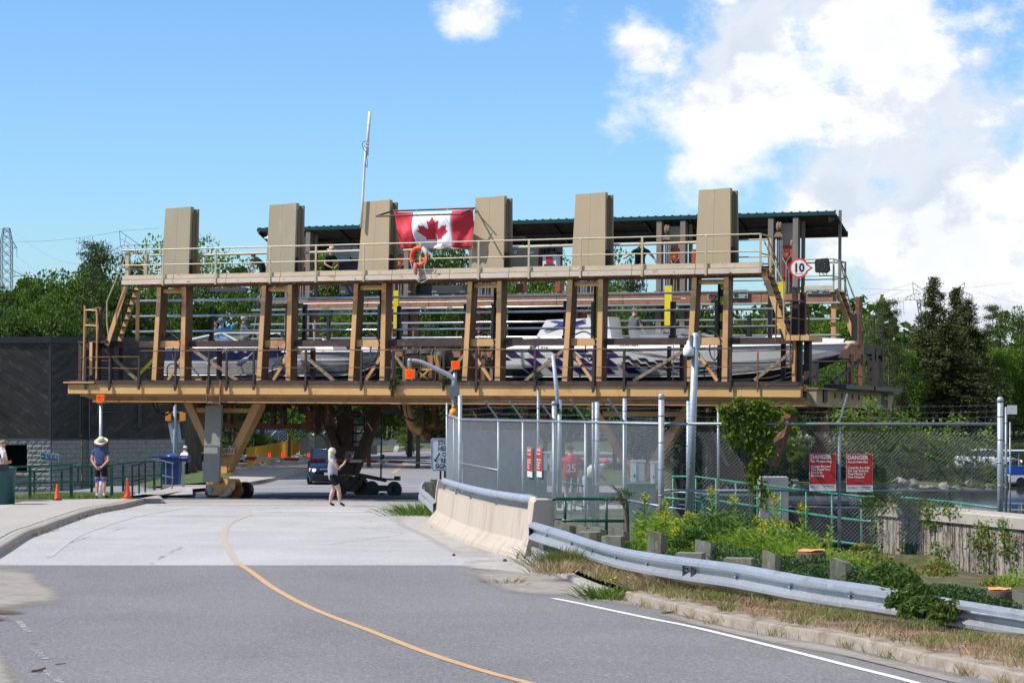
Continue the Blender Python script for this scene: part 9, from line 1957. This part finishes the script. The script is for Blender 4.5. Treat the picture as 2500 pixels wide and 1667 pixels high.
# pylons and wires ---------------------------------------------------
m_pyl=flat('pylon_steel',(.20,.22,.26),.6)
def lattice(b,p,q,w0,w1,n,r_):
 p,q=Vector(p),Vector(q);d=(q-p).normalized();sx=Vector((1,0,0))if abs(d.x)<.7 else Vector((0,0,1));sy=d.cross(sx).normalized()
 cs=[]
 for i in range(n+1):
  c=p.lerp(q,i/n);w=w0+(w1-w0)*i/n;cs.append([c+sx*a*w/2+sy*e*w/2 for a,e in((-1,-1),(1,-1),(1,1),(-1,1))])
 for k in range(4):
  b.tube([c[k]for c in cs],r_,3,False)
  for i in range(n):b.tube([cs[i][k],cs[i+1][(k+1)%4]],r_*.7,3,False);b.tube([cs[i+1][k],cs[i][(k+1)%4]],r_*.7,3,False)
def py(px,y,Y):return P(px,y,Y)
def pylon_a(label,px,ytop,Y,s):
 o=P(px,960,Y);r=thing('power_pylon',label,'pylon',o)
 def q(dx,dy):return P(px+dx*s,ytop+dy*s,Y)-o
 rr=.055*Y/300*max(.6,s)
 b=MB();lattice(b,q(0,330),q(0,30),F and 26*s/F*Y*1.0,26*s/F*Y*.95,14,rr);b.build('mast',m_pyl,r)
 b=MB();lattice(b,q(0,30),q(0,0),24*s/F*Y,14*s/F*Y,2,rr);b.tube([q(-9,0),q(9,0)],rr,3);b.build('peak',m_pyl,r)
 for y0,y1,L in((30,48,25),(102,116,42)):
  for sd_ in(-1,1):
   b=MB();b.tube([q(sd_*13,y0),q(sd_*L,y1)],rr,3);b.tube([q(sd_*13,y1+2),q(sd_*L,y1)],rr,3);b.tube([q(sd_*20,(y0+y1)/2-2),q(sd_*20,y1+1)],rr*.7,3);b.build('cross_arm',m_pyl,r)
   b=MB();b.tube([q(sd_*L,y1),q(sd_*L,y1+23)],rr*.6,3);b.build('insulator',m_pyl,r)
 return r
pylon_a('lattice power pylon at the far left skyline',16,557,420,1.0);pylon_a('small distant lattice pylon seen through the right end of the carriage',1999,728,900,.80)
def pylon_h(label,px,y,Y,s,parts=(1,1)):
 o=P(px,960,Y);r=thing('power_pylon',label,'pylon',o);rr=.06*Y/400
 def q(dx,dy,dz=0):return P(px+dx*s,y+dy*s,Y+dz)-o
 b=MB()
 top=[q(-82,10),q(-60,0),q(-20,-2),q(20,-3),q(60,-5),q(82,3)];bot=[q(-86,15),q(-50,15),q(-10,14),q(25,13),q(60,12),q(86,9)]
 b.tube(top,rr,3);b.tube(bot,rr,3)
 n_=16
 def along(L_,t):k=min(int(t*5),4);return L_[k].lerp(L_[k+1],t*5-k)
 for i in range(n_):b.tube([along(top,i/n_),along(bot,(i+.5)/n_)],rr*.7,3);b.tube([along(bot,(i+.5)/n_),along(top,(i+1)/n_)],rr*.7,3)
 b.build('bridge',m_pyl,r)
 for sd_ in(-1,1):
  b=MB();b.tube([q(sd_*60-2,0),q(sd_*64,-27)],rr,3);b.tube([q(sd_*64,-27),q(sd_*30,-3)],rr,3);b.tube([q(sd_*62,-13),q(sd_*44,-2)],rr*.7,3);b.tube([q(sd_*52,-18),q(sd_*56,0)],rr*.7,3);b.build('peak',m_pyl,r)
  b=MB();b.tube([q(sd_*86,12),q(sd_*86,40)],rr*.6,3);b.build('insulator',m_pyl,r)
  b=MB();lattice(b,q(sd_*34,140),q(sd_*50,14),3*s/F*Y,8*s/F*Y,9,rr*.8);b.build('leg',m_pyl,r)
pylon_h('wide double masted pylon behind the dark spruces',2292,717,520,1.0);pylon_h('wide pylon bridge half hidden behind the first tower',378,600,380,1.35)
b=MB()
def wirel(a,c,sag,Y0,Y1,r_=.03):
 A_,B_=P(a[0],a[1],Y0),P(c[0],c[1],Y1);b.tube([A_.lerp(B_,t/12)-Vector((0,0,sag*math.sin(math.pi*t/12)))for t in range(13)],r_,3,False)
wirel((0,562),(8,558),0,420,420);wirel((-60,585),(304,563),1.0,420,380);wirel((304,563),(390,557),0,380,380);wirel((41,626),(330,682),3,420,300);wirel((30,640),(210,682),3,420,320);wirel((30,562),(330,610),4,420,340);wirel((58,696),(330,760),3,420,300);wirel((-20,700),(60,697),0,420,420)
wirel((470,556),(800,640),5,380,380);wirel((2100,704),(2470,690),1,520,520);wirel((1840,745),(2206,710),5,700,520);wirel((1790,720),(2230,692),4,700,520);wirel((2382,712),(2700,740),2,520,500)
tag(b.build('power_lines',m_pyl),'thin sagging power lines strung between the distant pylons','cables')
